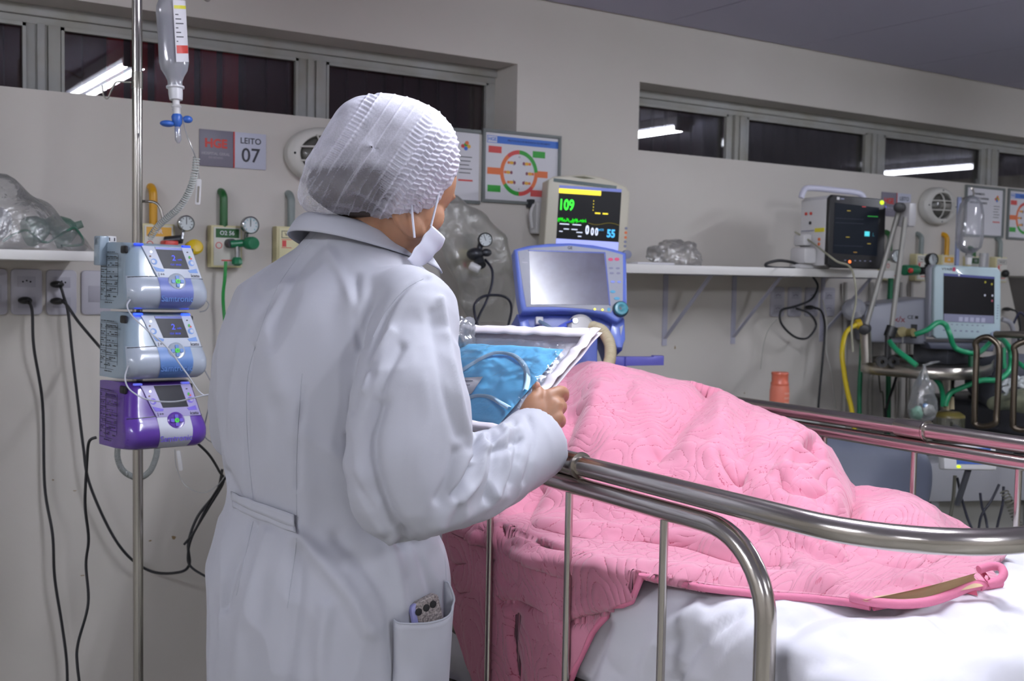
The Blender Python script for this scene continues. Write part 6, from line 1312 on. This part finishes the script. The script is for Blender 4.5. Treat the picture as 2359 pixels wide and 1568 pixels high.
# right hand: palm, four curled fingers under the packet edge, thumb on top
K = [P(1266, 912, 1.80), P(1281, 934, 1.792), P(1283, 962, 1.785), P(1274, 990, 1.778)]
W0 = P(1228, 998, 1.778)
for k_, r_ in zip(K, (.0125, .013, .0125, .0115)): capsule(b, [W0.lerp(k_, .05)+Vector((0, 0, 0)), W0.lerp(k_, .55), k_], [.0185, .015, r_], seg=14)
b.ball(P(1240, 958, 1.788), (.026, .016, .030)); capsule(b, [WR, W0], [.026, .022])
capsule(b, [K[0], P(1293, 902, 1.815), P(1297, 914, 1.838), P(1280, 924, 1.852)], [.0118, .0108, .0100, .0088], seg=14)
capsule(b, [K[1], P(1292, 936, 1.812), P(1284, 946, 1.835), P(1262, 944, 1.845)], [.0122, .0110, .0100, .0088], seg=14)
capsule(b, [K[2], P(1290, 970, 1.802), P(1280, 976, 1.822), P(1258, 968, 1.832)], [.0118, .0106, .0098, .0086], seg=14)
capsule(b, [K[3], P(1281, 1000, 1.790), P(1270, 1005, 1.806), P(1252, 994, 1.812)], [.0108, .0098, .0090, .0078], seg=14)
capsule(b, [P(1215, 965, 1.785), P(1228, 928, 1.788), P(1240, 910, 1.795), P(1236, 893, 1.803)], [.020, .0145, .0112, .0082], seg=14)
# left arm and hand on the far side of the packet
LS, LE, LW = bp_(.165, .01, 1.37), P(565, 985, 2.0), Vector((.92, 1.90, 1.17))
capsule(b, [bp_(.14, .01, 1.37), LS, LS.lerp(LE, .5), LE], [.05, .052, .045, .04]); capsule(b, [LE, LE.lerp(LW, .5), LW], [.042, .036, .025])
LK = [LW+Vector((.062, .022, .038)), LW+Vector((.068, .010, .020)), LW+Vector((.068, -.002, .002)), LW+Vector((.062, -.012, -.016))]
for k_ in LK: capsule(b, [LW, LW.lerp(k_, .5), k_], [.020, .015, .012], seg=12)
for q, k_ in enumerate(LK): capsule(b, [k_, k_+Vector((.024, -.012, -.004)), k_+Vector((.032, -.034, -.010)), k_+Vector((.024, -.052, -.012))], [.011, .010, .0095, .008], seg=12)
capsule(b, [LW+Vector((.01, -.01, .02)), LW+Vector((.035, -.028, .048)), LW+Vector((.058, -.045, .062))], [.017, .012, .009], seg=12)
body = voxel(b, 'body', SKIN, .0032, 3, person, factor=.4)
EYE_W = mat('eye_white', '#d8d4cf', rough=.2); IRIS = mat('dark_iris', '#2a1a12', rough=.2)
for s_ in (-1, 1):
    b = B(); b.ball(hp(s_*.030, .0690, -.016), .0115, m=EYE_W); b.ball(hp(s_*.030, .0765, -.017), .0055, m=IRIS); child_world(b.build('eye', None), person)
b = B(); b.ball(P(1238, 889, 1.796), (.005, .004, .007)); child_world(b.build('thumbnail', mat('nail_pink', '#c08a76', rough=.3)), person)
# hair: cap of hair on the skull and a low bun
HAIR = mat('dark_brown_hair', '#2e231c', rough=.6, bump=(90, .5, .003))
b = B(); b.ball(hp(0, -.008, .008), (.0785, .093, .085), rot=HROT, sub=4); b.ball(hp(0, -.036, -.022), (.064, .056, .050), rot=HROT, sub=4); capsule(b, [P(752, 425, 1.78), P(800, 436, 1.745), P(858, 436, 1.73), P(900, 420, 1.735)], [.032, .044, .043, .032]); b.ball(P(800, 400, 1.80), (.05, .05, .045)); b.ball(hp(0, -.045, -.04), (.06, .05, .05), rot=HROT)
hair = voxel(b, 'hair', HAIR, .004, 4, person)
# ------------------------------------------------ coat: body and sleeves as one cloth volume, then folds
COATP = mat('white_coat_trim', '#afb0b8', rough=.75)
COAT = mat('white_coat_cloth', '#afb0b8', rough=.75, bump=(700, .12, .0006))
b = B(); torso(b, TT, 1.0, n=96, pw=2.25)
capsule(b, [bp_(-.10, .015, 1.375), P(958, 712, 1.64), P(950, 790, 1.615), P(943, 920, 1.575), P(936, 1040, 1.56), P(936, 1112, 1.56)], [.055, .059, .067, .084, .086, .082], seg=32)
capsule(b, [P(936, 1106, 1.56), P(1000, 1112, 1.585), P(1080, 1098, 1.635), P(1150, 1070, 1.69)], [.083, .073, .063, .057], seg=32)
b.tube([P(1120, 1082, 1.67), P(1160, 1062, 1.70), P(1200, 1040, 1.735), P(1236, 1016, 1.77)], [.056, .057, .055, .054], seg=32, sm=4)
capsule(b, [bp_(.10, .015, 1.375), bp_(.165, .0, 1.355), bp_(.19, -.02, 1.26), P(566, 985, 2.0)], [.055, .060, .068, .066], seg=32)
capsule(b, [P(566, 985, 2.0), P(566, 985, 2.0).lerp(LW, .5), LW.lerp(P(566, 985, 2.0), .12)], [.064, .055, .046], seg=24)
coat = voxel(b, 'coat', COAT, .0042, 5, None, factor=.5)
def coat_array(o):
    me = o.data; n = len(me.vertices); co = np.empty(n*3); nr = np.empty(n*3); me.vertices.foreach_get('co', co); me.vertices.foreach_get('normal', nr); return co.reshape(-1, 3), nr.reshape(-1, 3)
co, nr_ = coat_array(coat)
w1 = np_noise(co*np.array([1, 1, .45]), 9, 21, 3); w2 = 1-2*np.abs(np_noise(co*np.array([1, 1, .5]), 16, 22, 2))
up_ = np.clip((1.52-co[:, 2])/.1, 0, 1)
co = co + nr_*((w1*.0050+w2*.0030)*up_)[:, None]
CF = [
 # armhole and the edge where the sleeve lies over the back
 ([(985, 640), (950, 655), (915, 690), (888, 735), (868, 790), (850, 850)], 7, -.006), ([(850, 850), (825, 900), (812, 945)], 8, -.005),
 ([(965, 650), (930, 690), (905, 740), (890, 790), (872, 850)], 12, .004),
 ([(800, 1000), (806, 1060), (826, 1120), (856, 1175), (895, 1240)], 8, -.004),
 ([(905, 765), (880, 800), (855, 840), (838, 900)], 9, .007), ([(925, 800), (895, 850), (875, 900)], 11, -.005),
 # front ridge of the sleeve and elbow crook
 ([(1015, 690), (1030, 780), (1045, 860), (1062, 940), (1078, 1010), (1085, 1060)], 9, .006), ([(995, 720), (1010, 820), (1030, 920), (1055, 1000)], 12, -.004),
 ([(1092, 1015), (1085, 1060), (1070, 1100), (1045, 1140)], 9, -.012), ([(1110, 1010), (1110, 1060), (1095, 1110), (1060, 1150)], 9, .008),
 ([(1130, 1000), (1140, 1040), (1135, 1100), (1120, 1150)], 8, -.007), ([(1160, 985), (1165, 1030), (1165, 1085), (1140, 1140)], 8, .006), ([(1185, 975), (1195, 1010), (1190, 1060), (1175, 1110)], 8, -.005),
 ([(1145, 1030), (1170, 1035), (1175, 1020), (1200, 1010)], 7, -.005), ([(1110, 1040), (1150, 1015), (1190, 985)], 9, .006),
 ([(1075, 1050), (1055, 1100), (1040, 1160), (1010, 1200)], 14, .006), ([(1050, 1040), (1035, 1100), (1010, 1150)], 12, -.005),
 ([(1215, 960), (1228, 1000), (1222, 1060), (1208, 1110)], 6, -.003), ([(1000, 1215), (1080, 1185), (1160, 1140)], 14, .004),
 # back: shoulder pull, waist gathers, skirt
 ([(740, 560), (690, 620), (650, 700), (625, 800)], 12, -.003), ([(760, 580), (790, 640), (820, 720), (825, 800)], 14, .004), ([(820, 640), (818, 720), (830, 800)], 12, -.005),
 ([(870, 930), (850, 1010), (860, 1100), (900, 1200), (930, 1240)], 22, -.012), ([(700, 900), (690, 1000), (684, 1120)], 10, -.003), ([(585, 800), (568, 900), (570, 1050), (580, 1150)], 8, -.003),
 ([(690, 1240), (740, 1290), (800, 1360), (850, 1450)], 22, .008), ([(690, 1270), (680, 1400), (660, 1568)], 18, -.006), ([(620, 1230), (590, 1330), (560, 1450), (545, 1568)], 18, .006), ([(585, 1210), (545, 1290), (515, 1400)], 12, -.006),
 ([(780, 1240), (860, 1330), (900, 1420), (915, 1568)], 20, -.006), ([(900, 1250), (920, 1330), (930, 1400)], 14, .005), ([(960, 1250), (985, 1330), (1000, 1380)], 12, -.004), ([(750, 1400), (740, 1500), (745, 1568)], 20, .006),
 ([(520, 1090), (540, 1130), (550, 1160)], 12, -.006),
 ([(540, 640), (600, 760), (640, 900)], 30, .004), ([(700, 1000), (760, 1040), (840, 1100)], 26, .004)]
co = sculpt(co, nr_, [(l_, w_*.9, h_*(.8 if q_ < 5 else 1.35)) for q_, (l_, w_, h_) in enumerate(CF)])
coat.data.vertices.foreach_set('co', co.reshape(-1)); coat.data.update(); child_world(coat, person)
from mathutils.bvhtree import BVHTree
bpy.context.view_layer.update(); bvh = BVHTree.FromPolygons([Vector(v) for v in co], [tuple(p.vertices) for p in coat.data.polygons])
def hit(px, py, off=.0):
    d = ray(px, py).normalized(); r_ = bvh.ray_cast(EYE, d, 6)
    return (r_[0]+r_[1]*off) if r_[0] is not None else None
def seam(line, r, name, m, off=.0):
    pts = [hit(x, y, off) for x, y in smooth_line(line, 8)]; pts = [p for p in pts if p is not None]
    if len(pts) < 3: return None
    keep = [pts[0]]
    for p in pts[1:]:
        if (p-keep[-1]).length < .05: keep.append(p)
    if len(keep) < 3: return None
    b = B(); b.tube(keep, r, seg=6); return child_world(b.build(name, m), person)
SEAM = mat('coat_seam', '#a8aab2', rough=.8)
for l in ([(696, 860), (688, 960), (683, 1060), (683, 1150), (683, 1240), (672, 1330), (662, 1400)], [(735, 530), (680, 600), (635, 670), (600, 760), (572, 860), (568, 960), (574, 1060), (583, 1150)], [(583, 1200), (565, 1280), (545, 1370)],
          [(975, 642), (932, 667), (890, 716), (860, 775)], [(893, 1245), (896, 1330), (905, 1450)], [(1020, 1232), (1026, 1300), (1028, 1335)]):
    seam(l, .0009, 'seam', SEAM, -.0003)
# half belt
b = B()
for y0, y1, o_ in ((0, 34, .0060), (30, 55, .0040)):
    g = []
    for i in range(25):
        t_ = i/24; x = 541+(684-541)*t_; yt = 1133+50*t_+y0*.75; yb = yt+(y1-y0)*(.62+.38*t_)
        c = [hit(x, yt+(yb-yt)*j/3, o_) for j in range(4)]
        if all(c): g.append(c)
    vv = [[b.bm.verts.new(p) for p in c] for c in g]
    for r0, r1 in zip(vv, vv[1:]):
        for j in range(3): b.bm.faces.new((r0[j], r1[j], r1[j+1], r0[j+1]))
thick(child_world(b.build('half_belt', COATP, sharp=180), person), .0025)
# pocket with its gaping edge
b = B(); g = []
top = [(908, 1424), (930, 1425), (955, 1424), (980, 1419), (1000, 1408), (1013, 1390), (1022, 1362), (1028, 1338)]
tp = smooth_line(top, 4)
for i, (x, y) in enumerate(tp):
    t_ = i/(len(tp)-1); c = []
    for j in range(12):
        s_ = j/11; yy = y+(1590-y)*s_; xx = x+(-8*s_); gap = .003+(.022*math.sin(math.pi*min(1, t_*1.0))**.5)*(1-.25*s_)+.004*(1-s_)**6*math.sin(math.pi*t_)
        p = hit(min(xx, 1019-2*s_), yy, gap); c.append(p)
    if all(c): g.append(c)
vv = [[b.bm.verts.new(p) for p in c] for c in g]
for r0, r1 in zip(vv, vv[1:]):
    for j in range(11): b.bm.faces.new((r0[j], r1[j], r1[j+1], r0[j+1]))
thick(child_world(b.build('pocket', COATP, sharp=180), person), .0018)
b = B(); b.tube([c[0] for c in g], .0016, seg=8); child_world(b.build('pocket_edge', SEAM), person)
# phone in the pocket
ph0 = hit(972, 1396, .006); d_ = (P(1012, 1372, 1)-P(950, 1420, 1))
t = thing('phone', 'phone in a dark glittery case sticking out of the coat pocket', 'phone', Matrix())
ax_u = (hit(996, 1382, .01)-hit(942, 1412, .01)).normalized(); nn = bvh.ray_cast(EYE, ray(968, 1398).normalized(), 6)[1].normalized(); nn = (nn*.8+bf*0).normalized(); ax_u = (ax_u-nn*ax_u.dot(nn)).normalized(); ax_v = nn.cross(ax_u).normalized(); nn = ax_u.cross(ax_v)
M = Matrix(((ax_u.x, ax_v.x, nn.x, ph0.x), (ax_u.y, ax_v.y, nn.y, ph0.y), (ax_u.z, ax_v.z, nn.z, ph0.z), (0, 0, 0, 1)))
t.matrix_world = M
b = B(); b.prism(rrect(.050, .08, .008, cy=-.028), -.004, .003, bev=.002); b.build('phone_body', mat('phone_lilac', '#8f8fc0', rough=.3), t)
b = B(); b.prism(rrect(.044, .082, .008, cx=.004, cy=-.028), -.006, .004, bev=.002); b.build('case', mat('glitter_case', '#574f50', rough=.3, spec=.8, vary=(300, '#b9aea8', .9)), t)
b = B()
for q, x in enumerate((-.018, .0, .016)): b.lathe([(0, 0), (.0055, 0), (.0055, .0018), (.004, .0022), (0, .0015)], o=(x*.8, .0, .004))
b.build('camera_lens', BLACK, t)
# cuff edge
cc = P(1236, 1016, 1.77); ca = (P(1236, 1016, 1.77)-P(1200, 1040, 1.735)).normalized()
b = B(); b.lathe([(.0535, -.016), (.0555, -.014), (.0558, .000), (.0545, .003), (.050, .002), (.048, -.012)], o=cc, ax=ca, seg=48); child_world(b.build('cuff', COATP), person)
# collar
NK = bp_(0, .035, 0)
def collar(i, j):
    a = (-150+300*i); rad = R(a); back = math.cos(rad); side = math.sin(rad)
    dirv = (-bf*back) - bl_*side          # i=0.. around: back at the middle, right side for positive angles
    drop = (1-back)/2
    rt = .070+.010*drop; zt = 1.514-.052*drop**1.1
    fall = .030+.016*drop; rbm = rt+.026+.018*drop
    if j < .25: f = j/.25; r_, z = rt-.006*(1-f), zt-.022*(1-f)
    else: f = (j-.25)/.75; r_, z = rt+(rbm-rt)*f**.8, zt+.004*math.sin(f*math.pi)-fall*f
    fwd = .050*drop
    return NK + dirv*r_ + bf*fwd + Vector((0, 0, z))
b = B(); b.grid(collar, 72, 14); thick(child_world(b.build('collar', COATP, sharp=180), person), .0025)
# trousers and shoes (hidden below the frame)
b = B()
for s_ in (-1, 1): capsule(b, [bp_(s_*.09, 0, .90), bp_(s_*.095, .01, .70), bp_(s_*.095, .02, .50), bp_(s_*.095, .0, .30), bp_(s_*.095, -.01, .12)], [.098, .088, .07, .066, .06], seg=24)
child_world(b.build('trousers', mat('navy_trousers', '#2b3042', rough=.8), sharp=180), person)
for s_ in (-1, 1):
    b = B(); capsule(b, [bp_(s_*.095, -.04, .052), bp_(s_*.10, .06, .045), bp_(s_*.105, .14, .034)], [.046, .044, .033], seg=20); child_world(b.build('shoe', WHITEP), person)
# ------------------------------------------------ disposable cap
outline = [(1058, 345), (1047, 300), (1012, 262), (962, 236), (905, 223), (850, 227), (800, 250), (768, 290), (742, 335), (713, 388), (697, 440), (701, 475), (732, 497), (790, 500), (850, 500), (900, 509), (942, 510), (985, 490), (1012, 468), (1030, 440), (1042, 424), (1054, 395), (1060, 365)]
cxp, cyp = 880, 372; ol = smooth_path([Vector((x, y, 0)) for x, y in outline], 5, True)
an = np.array([math.atan2(-(p.y-cyp), p.x-cxp) for p in ol]); rr = np.array([math.hypot(p.x-cxp, p.y-cyp) for p in ol]); od = np.argsort(an); an, rr = an[od], rr[od]
def rout(th): return np.interp(th, np.concatenate([an-2*math.pi, an, an+2*math.pi]), np.concatenate([rr, rr, rr]))
CZ = 1.762; CC = P(cxp, cyp, CZ); nT, nP = 520, 300
th, ph = np.meshgrid(np.linspace(-math.pi, math.pi, nT), np.linspace(.00005, math.pi-.00005, nP), indexing='ij')
rho = np.sin(ph)**.62; R_out = rout(th)*CZ/F_PX
front = -np.cos(ph)                                   # -1 away, +1 towards the camera
G = np.array(CC) + (np.array(RGT)*np.cos(th)[..., None] + np.array(UPV)*np.sin(th)[..., None])*(rho*R_out)[..., None] - np.array(FWD)*(front*.128*(1-.05*np.cos(th)))[..., None]
# gathers: seams run from the forehead to the nape, with small crosswise crimps in some bands
nr = grid_normals(G); cen = np.array(CC); sgn = np.sign(((G-cen)*nr).sum(-1)); nr = nr*sgn[..., None]
px, py, _ = project(G); ang = R(118); du_, dv_ = math.cos(ang), math.sin(ang)
s_u = (px-880)*du_+(py-372)*dv_; s_v = (px-880)*dv_-(py-372)*du_ + .0009*(py-372)**2*0
s_v = s_v + .10*s_u
band = lambda a, c, w=8: 1/(1+np.exp(-(s_v-a)/w))*1/(1+np.exp((s_v-c)/w))
upper = 1/(1+np.exp((s_u-60-.30*np.maximum(s_v-30, 0))/14))*1/(1+np.exp(-(s_u+150)/12))
crimp = np.sin(s_u*2*math.pi/10.5+.8*np.sin(s_v/9))*(band(-112, -92, 4)*.9+band(20, 46, 4)*.9)*upper
crimp2 = np.sin(s_u*2*math.pi/13+1.2*np.sin(s_v/8)+np.floor(s_v/17)*2.2)*band(48, 150, 6)*1/(1+np.exp((s_u-105)/14))*1/(1+np.exp(-(s_u+125)/12))
seams = sum(np.exp(-((s_v-c)/2.2)**2)*a for c, a in ((-112, .7), (-90, .8), (-62, .5), (-35, .7), (-8, .4), (18, .8), (47, 1.0), (66, .6), (84, .7), (103, .6), (122, .6)))*(1/(1+np.exp((s_u-120)/20)))
sagl = np.exp(-((np.sin(s_v/11+.5*np.sin(s_u/40)))/.10)**2)*(1/(1+np.exp(-(s_u-50)/14)))
n1 = np_noise(G.reshape(-1, 3), 22, 31, 3).reshape(px.shape); n2 = 1-2*np.abs(np_noise(G.reshape(-1, 3)*np.array([1, 1, 1]), 30, 33, 2).reshape(px.shape))
low = 1/(1+np.exp(-(s_u-40)/20))
G = G + nr*(crimp*.0016+crimp2*.0022+seams*.0018+n1*.0022+n2*low*.0026+sagl*.0012)[..., None]
capm = bpy.data.materials.new('cap_nonwoven'); capm.use_nodes = True; nt = capm.node_tree
for n_ in list(nt.nodes): nt.nodes.remove(n_)
N = nt.nodes.new; Lk = nt.links.new
out = N('ShaderNodeOutputMaterial'); tr = N('ShaderNodeBsdfTransparent'); df = N('ShaderNodeBsdfDiffuse'); tl = N('ShaderNodeBsdfTranslucent'); ms = N('ShaderNodeMixShader'); mm_ = N('ShaderNodeMixShader')
df.inputs[0].default_value = srgb('#dcdbe6'); tl.inputs[0].default_value = srgb('#dcdbe6'); ms.inputs[0].default_value = .25; Lk(df.outputs[0], ms.inputs[1]); Lk(tl.outputs[0], ms.inputs[2])
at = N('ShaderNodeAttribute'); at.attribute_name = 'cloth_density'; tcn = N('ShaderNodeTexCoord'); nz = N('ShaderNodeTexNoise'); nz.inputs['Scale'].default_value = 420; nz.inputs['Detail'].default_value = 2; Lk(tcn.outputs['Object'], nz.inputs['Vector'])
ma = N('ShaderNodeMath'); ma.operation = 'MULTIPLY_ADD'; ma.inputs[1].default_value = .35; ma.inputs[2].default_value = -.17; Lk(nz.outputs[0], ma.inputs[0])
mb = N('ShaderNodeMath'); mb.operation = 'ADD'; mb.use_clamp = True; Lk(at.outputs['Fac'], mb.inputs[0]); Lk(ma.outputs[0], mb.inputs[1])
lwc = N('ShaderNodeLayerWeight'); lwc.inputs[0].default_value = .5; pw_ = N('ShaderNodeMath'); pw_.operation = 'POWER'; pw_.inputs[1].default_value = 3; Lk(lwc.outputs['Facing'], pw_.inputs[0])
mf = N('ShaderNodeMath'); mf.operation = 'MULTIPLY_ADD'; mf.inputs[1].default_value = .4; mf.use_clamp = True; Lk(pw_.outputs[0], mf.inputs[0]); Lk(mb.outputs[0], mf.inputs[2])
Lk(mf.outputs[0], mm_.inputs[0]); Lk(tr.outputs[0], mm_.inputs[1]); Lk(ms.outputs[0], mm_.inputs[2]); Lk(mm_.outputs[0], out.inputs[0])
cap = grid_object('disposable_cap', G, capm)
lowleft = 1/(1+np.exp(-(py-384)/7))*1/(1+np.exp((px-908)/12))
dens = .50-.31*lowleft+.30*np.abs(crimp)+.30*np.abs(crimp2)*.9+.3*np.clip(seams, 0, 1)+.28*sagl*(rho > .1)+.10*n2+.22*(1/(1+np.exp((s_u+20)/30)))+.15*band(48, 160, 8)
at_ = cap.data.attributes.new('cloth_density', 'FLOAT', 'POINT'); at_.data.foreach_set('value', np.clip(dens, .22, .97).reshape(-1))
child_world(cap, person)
# elastic edge of the cap
el = [P(x, y, z) for x, y, z in ((742, 496, 1.83), (800, 503, 1.75), (860, 503, 1.70), (900, 510, 1.685), (942, 511, 1.68), (985, 490, 1.68), (1012, 468, 1.69), (1032, 440, 1.70), (1044, 424, 1.72))]
# ------------------------------------------------ face mask and its loops
MASK = mat('mask_cloth', '#cfd2df', rough=.7)
def maskf(i, j):
    a = R(-82+164*i); v = j
    y0 = .034; rx, ry = .073, .080
    z = -.074-.066*v; taper = 1-.30*v**2
    sx = math.sin(a)*rx*(1-.13*v); yy = y0+math.cos(a)*ry*taper + .012*math.exp(-((a)/.3)**2)*(1-v)
    z += .020*math.cos(a)**2*(1-v)
    return hp(sx, yy, z) + hfv*.0012*math.sin(v*5*math.pi)
b = B(); b.grid(maskf, 60, 24); thick(child_world(b.build('face_mask', MASK, sharp=180), person), .0016)
b = B(); b.tube([hp(.073, .045, -.076), hp(.079, .02, -.015), hp(.082, -.006, .008), hp(.080, -.02, -.02), hp(.076, -.014, -.06), hp(.070, .03, -.108)], .0018, sm=8, seg=8); child_world(b.build('ear_loop', MASK), person)
b = B(); b.tube([hp(-.073, .045, -.076), hp(-.079, .02, -.015), hp(-.082, -.006, .008), hp(-.080, -.02, -.02), hp(-.076, -.014, -.06), hp(-.070, .03, -.108)], .0018, sm=8, seg=8); child_world(b.build('ear_loop', MASK), person)
# ------------------------------------------------ sterile packet held in both hands
PB_, PA_ = P(1386, 762, 1.95), P(1035, 752, 2.15)
PC_ = P(1178, 1002, 1.772); PD_ = Vector((.905, 1.79, 1.165))
nP_ = (PA_-PB_).cross(PC_-PB_).normalized()
if nP_.dot(EYE-PB_) < 0: nP_ = -nP_
pk_ = thing('sterile_packet', 'clear packet with folded bright blue gown held in the hands', 'packet', Matrix())
def q4(u_, v_, off=0): return (PA_.lerp(PB_, u_)).lerp(PD_.lerp(PC_, u_), v_) + nP_*off
def th_(u_, v_): return max(0, math.sin(math.pi*min(max((u_-.02)/.90, 0), 1)))**.5*max(0, math.sin(math.pi*min(max((v_-.14)/.82, 0), 1)))**.5
wob = lambda u_, v_, s_=0: noise.noise(Vector((u_*5+s_, v_*5, s_)))
BLUEG = mat('blue_gown_cloth', '#68c8fc', rough=.7, bump=(30, .5, .004)); PAPB = mat('packet_paper', '#dcd5db', rough=.6)
CLR = film('packet_film', '#d5d7ea', body=.02, gloss=.05, rough=.09, edge=.15, bump=(22, .8, .012))
b = B(); b.grid(lambda i, j: q4(i, j, -.020*th_(i, j)-.004+.004*wob(i, j, 5)), 40, 34); thick(child_world(b.build('paper_back', PAPB, sharp=180), pk_), .0012)
def gown(i, j):
    u_, v_ = .03+.84*i, .20+.74*j; e = (max(0, math.sin(math.pi*i))*max(0, math.sin(math.pi*j)))**.3
    return q4(u_, v_, .012*e+.004*wob(u_*1.6, v_*1.6, 9)*e + .0042*math.sin((u_*9-v_*7)*2+3*wob(u_, v_, 2))*e*(.4+.6*min(1, max(0, (u_-.45)*3))))
b = B(); b.grid(gown, 64, 56); b.grid(lambda i, j: q4(.03+.84*i, .20+.74*j, -.012*(max(0, math.sin(math.pi*i))*max(0, math.sin(math.pi*j)))**.3), 20, 20); child_world(b.build('gown', BLUEG, sharp=180), pk_)
# white knitted cuffs of the gown: raised bands lying on it
def band_on(line, w, m, nm, off=.0165):
    l = smooth_path([Vector((x, y, 0)) for x, y in line], 8); b = B(); g = []
    for i, p in enumerate(l):
        t_ = (l[min(i+1, len(l)-1)]-l[max(i-1, 0)]).normalized(); n_ = Vector((-t_.y, t_.x, 0))
        g.append([b.bm.verts.new(q4(p.x+n_.x*w*s_, p.y+n_.y*w*s_, off*(1-.2*abs(s_)*1.2))) for s_ in (-1, -.5, 0, .5, 1)])
    for r0, r1 in zip(g, g[1:]):
        for k_ in range(4): b.bm.faces.new((r0[k_], r1[k_], r1[k_+1], r0[k_+1]))
    return child_world(b.build(nm, m, sharp=180), pk_)
def uv_of(x, y):
    d = ray(x, y); t_ = (PB_-EYE).dot(nP_)/d.dot(nP_); p = EYE+d*t_
    u_ = v_ = .5
    for _ in range(30):
        e = p-q4(u_, v_); du = q4(u_+.01, v_)-q4(u_, v_); dv = q4(u_, v_+.01)-q4(u_, v_)
        a_, b2, c_ = du.dot(du), du.dot(dv), dv.dot(dv); det = a_*c_-b2*b2; e1, e2 = e.dot(du), e.dot(dv)
        u_ += .01*(c_*e1-b2*e2)/det; v_ += .01*(a_*e2-b2*e1)/det
    return u_, v_
CUFFW = mat('knit_cuff', '#b9dcf2', rough=.8, bump=(300, .4, .001))
band_on([uv_of(x, y) for x, y in ((1060, 862), (1090, 845), (1120, 830), (1150, 822), (1185, 828), (1210, 850), (1220, 880), (1215, 912))], .016, CUFFW, 'knit_band')
band_on([uv_of(x, y) for x, y in ((1072, 925), (1100, 918), (1130, 922), (1160, 940), (1178, 952))], .016, CUFFW, 'knit_band')
lbl = [uv_of(x, y) for x, y in ((1050, 880), (1117, 880), (1090, 918), (1050, 922))]
b = B(); b.quad(*[q4(u_, v_, .0172) for u_, v_ in lbl]); thick(child_world(b.build('label_sticker', PAPER), pk_), .0005)
b = B()
for k_ in range(4): a_, c_ = uv_of(1064, 888+9*k_), uv_of(1094-7*k_, 889+9*k_); b.tube([q4(*a_, .0182), q4(*c_, .0182)], .0006, seg=5)
child_world(b.build('label_print', GREYP), pk_)
b = B(); b.grid(lambda i, j: q4(.0+1.0*i, .06+.93*j, .0235*th_(i, .06+.93*j)+.003+.0035*wob(i*2, j*2, 3)*th_(i, .06+.93*j)), 60, 50); child_world(b.build('clear_front', CLR, sharp=180), pk_)
# white sealed borders
def strip(u0, v0, u1, v1, w0, nm, amp=.004):
    b = B(); n_ = 40; g = []
    for i in range(n_+1):
        t_ = i/n_; u_, v_ = u0+(u1-u0)*t_, v0+(v1-v0)*t_; du, dv = (u1-u0), (v1-v0)
        o_ = amp*wob(u_*3, v_*3, 7)
        g.append([b.bm.verts.new(q4(u_-dv*w0*s_, v_+du*w0*s_, .005+o_+.002*math.sin(s_*3))) for s_ in (0, .33, .66, 1)])
    for r0, r1 in zip(g, g[1:]):
        for k_ in range(3): b.bm.faces.new((r0[k_], r1[k_], r1[k_+1], r0[k_+1]))
    return thick(child_world(b.build(nm, PAPB, sharp=180), pk_), .0012)
strip(.0, .0, 1.0, .0, .09, 'top_seal'); strip(1.0, .0, 1.0, 1.0, .065, 'side_seal'); strip(1.0, 1.0, .0, 1.0, .05, 'bottom_seal')
b = B(); b.ball((0, 0, 0), (.035, .02, .04), sub=5)
for v in b.bm.verts: v.co *= 1+.35*noise.noise(v.co*45)+.25*abs(noise.noise(v.co*90))
o = b.build('crumpled_wrap', film('crisp_wrap', '#d3d6dc', body=.45, gloss=.25, rough=.12, edge=.3), sharp=180); o.location = P(1062, 782, 2.08); o['label'] = 'crumpled clear wrap'; o['category'] = 'plastic wrap'; o['label'] = 'crumpled clear wrap at the left end of the blue packet'
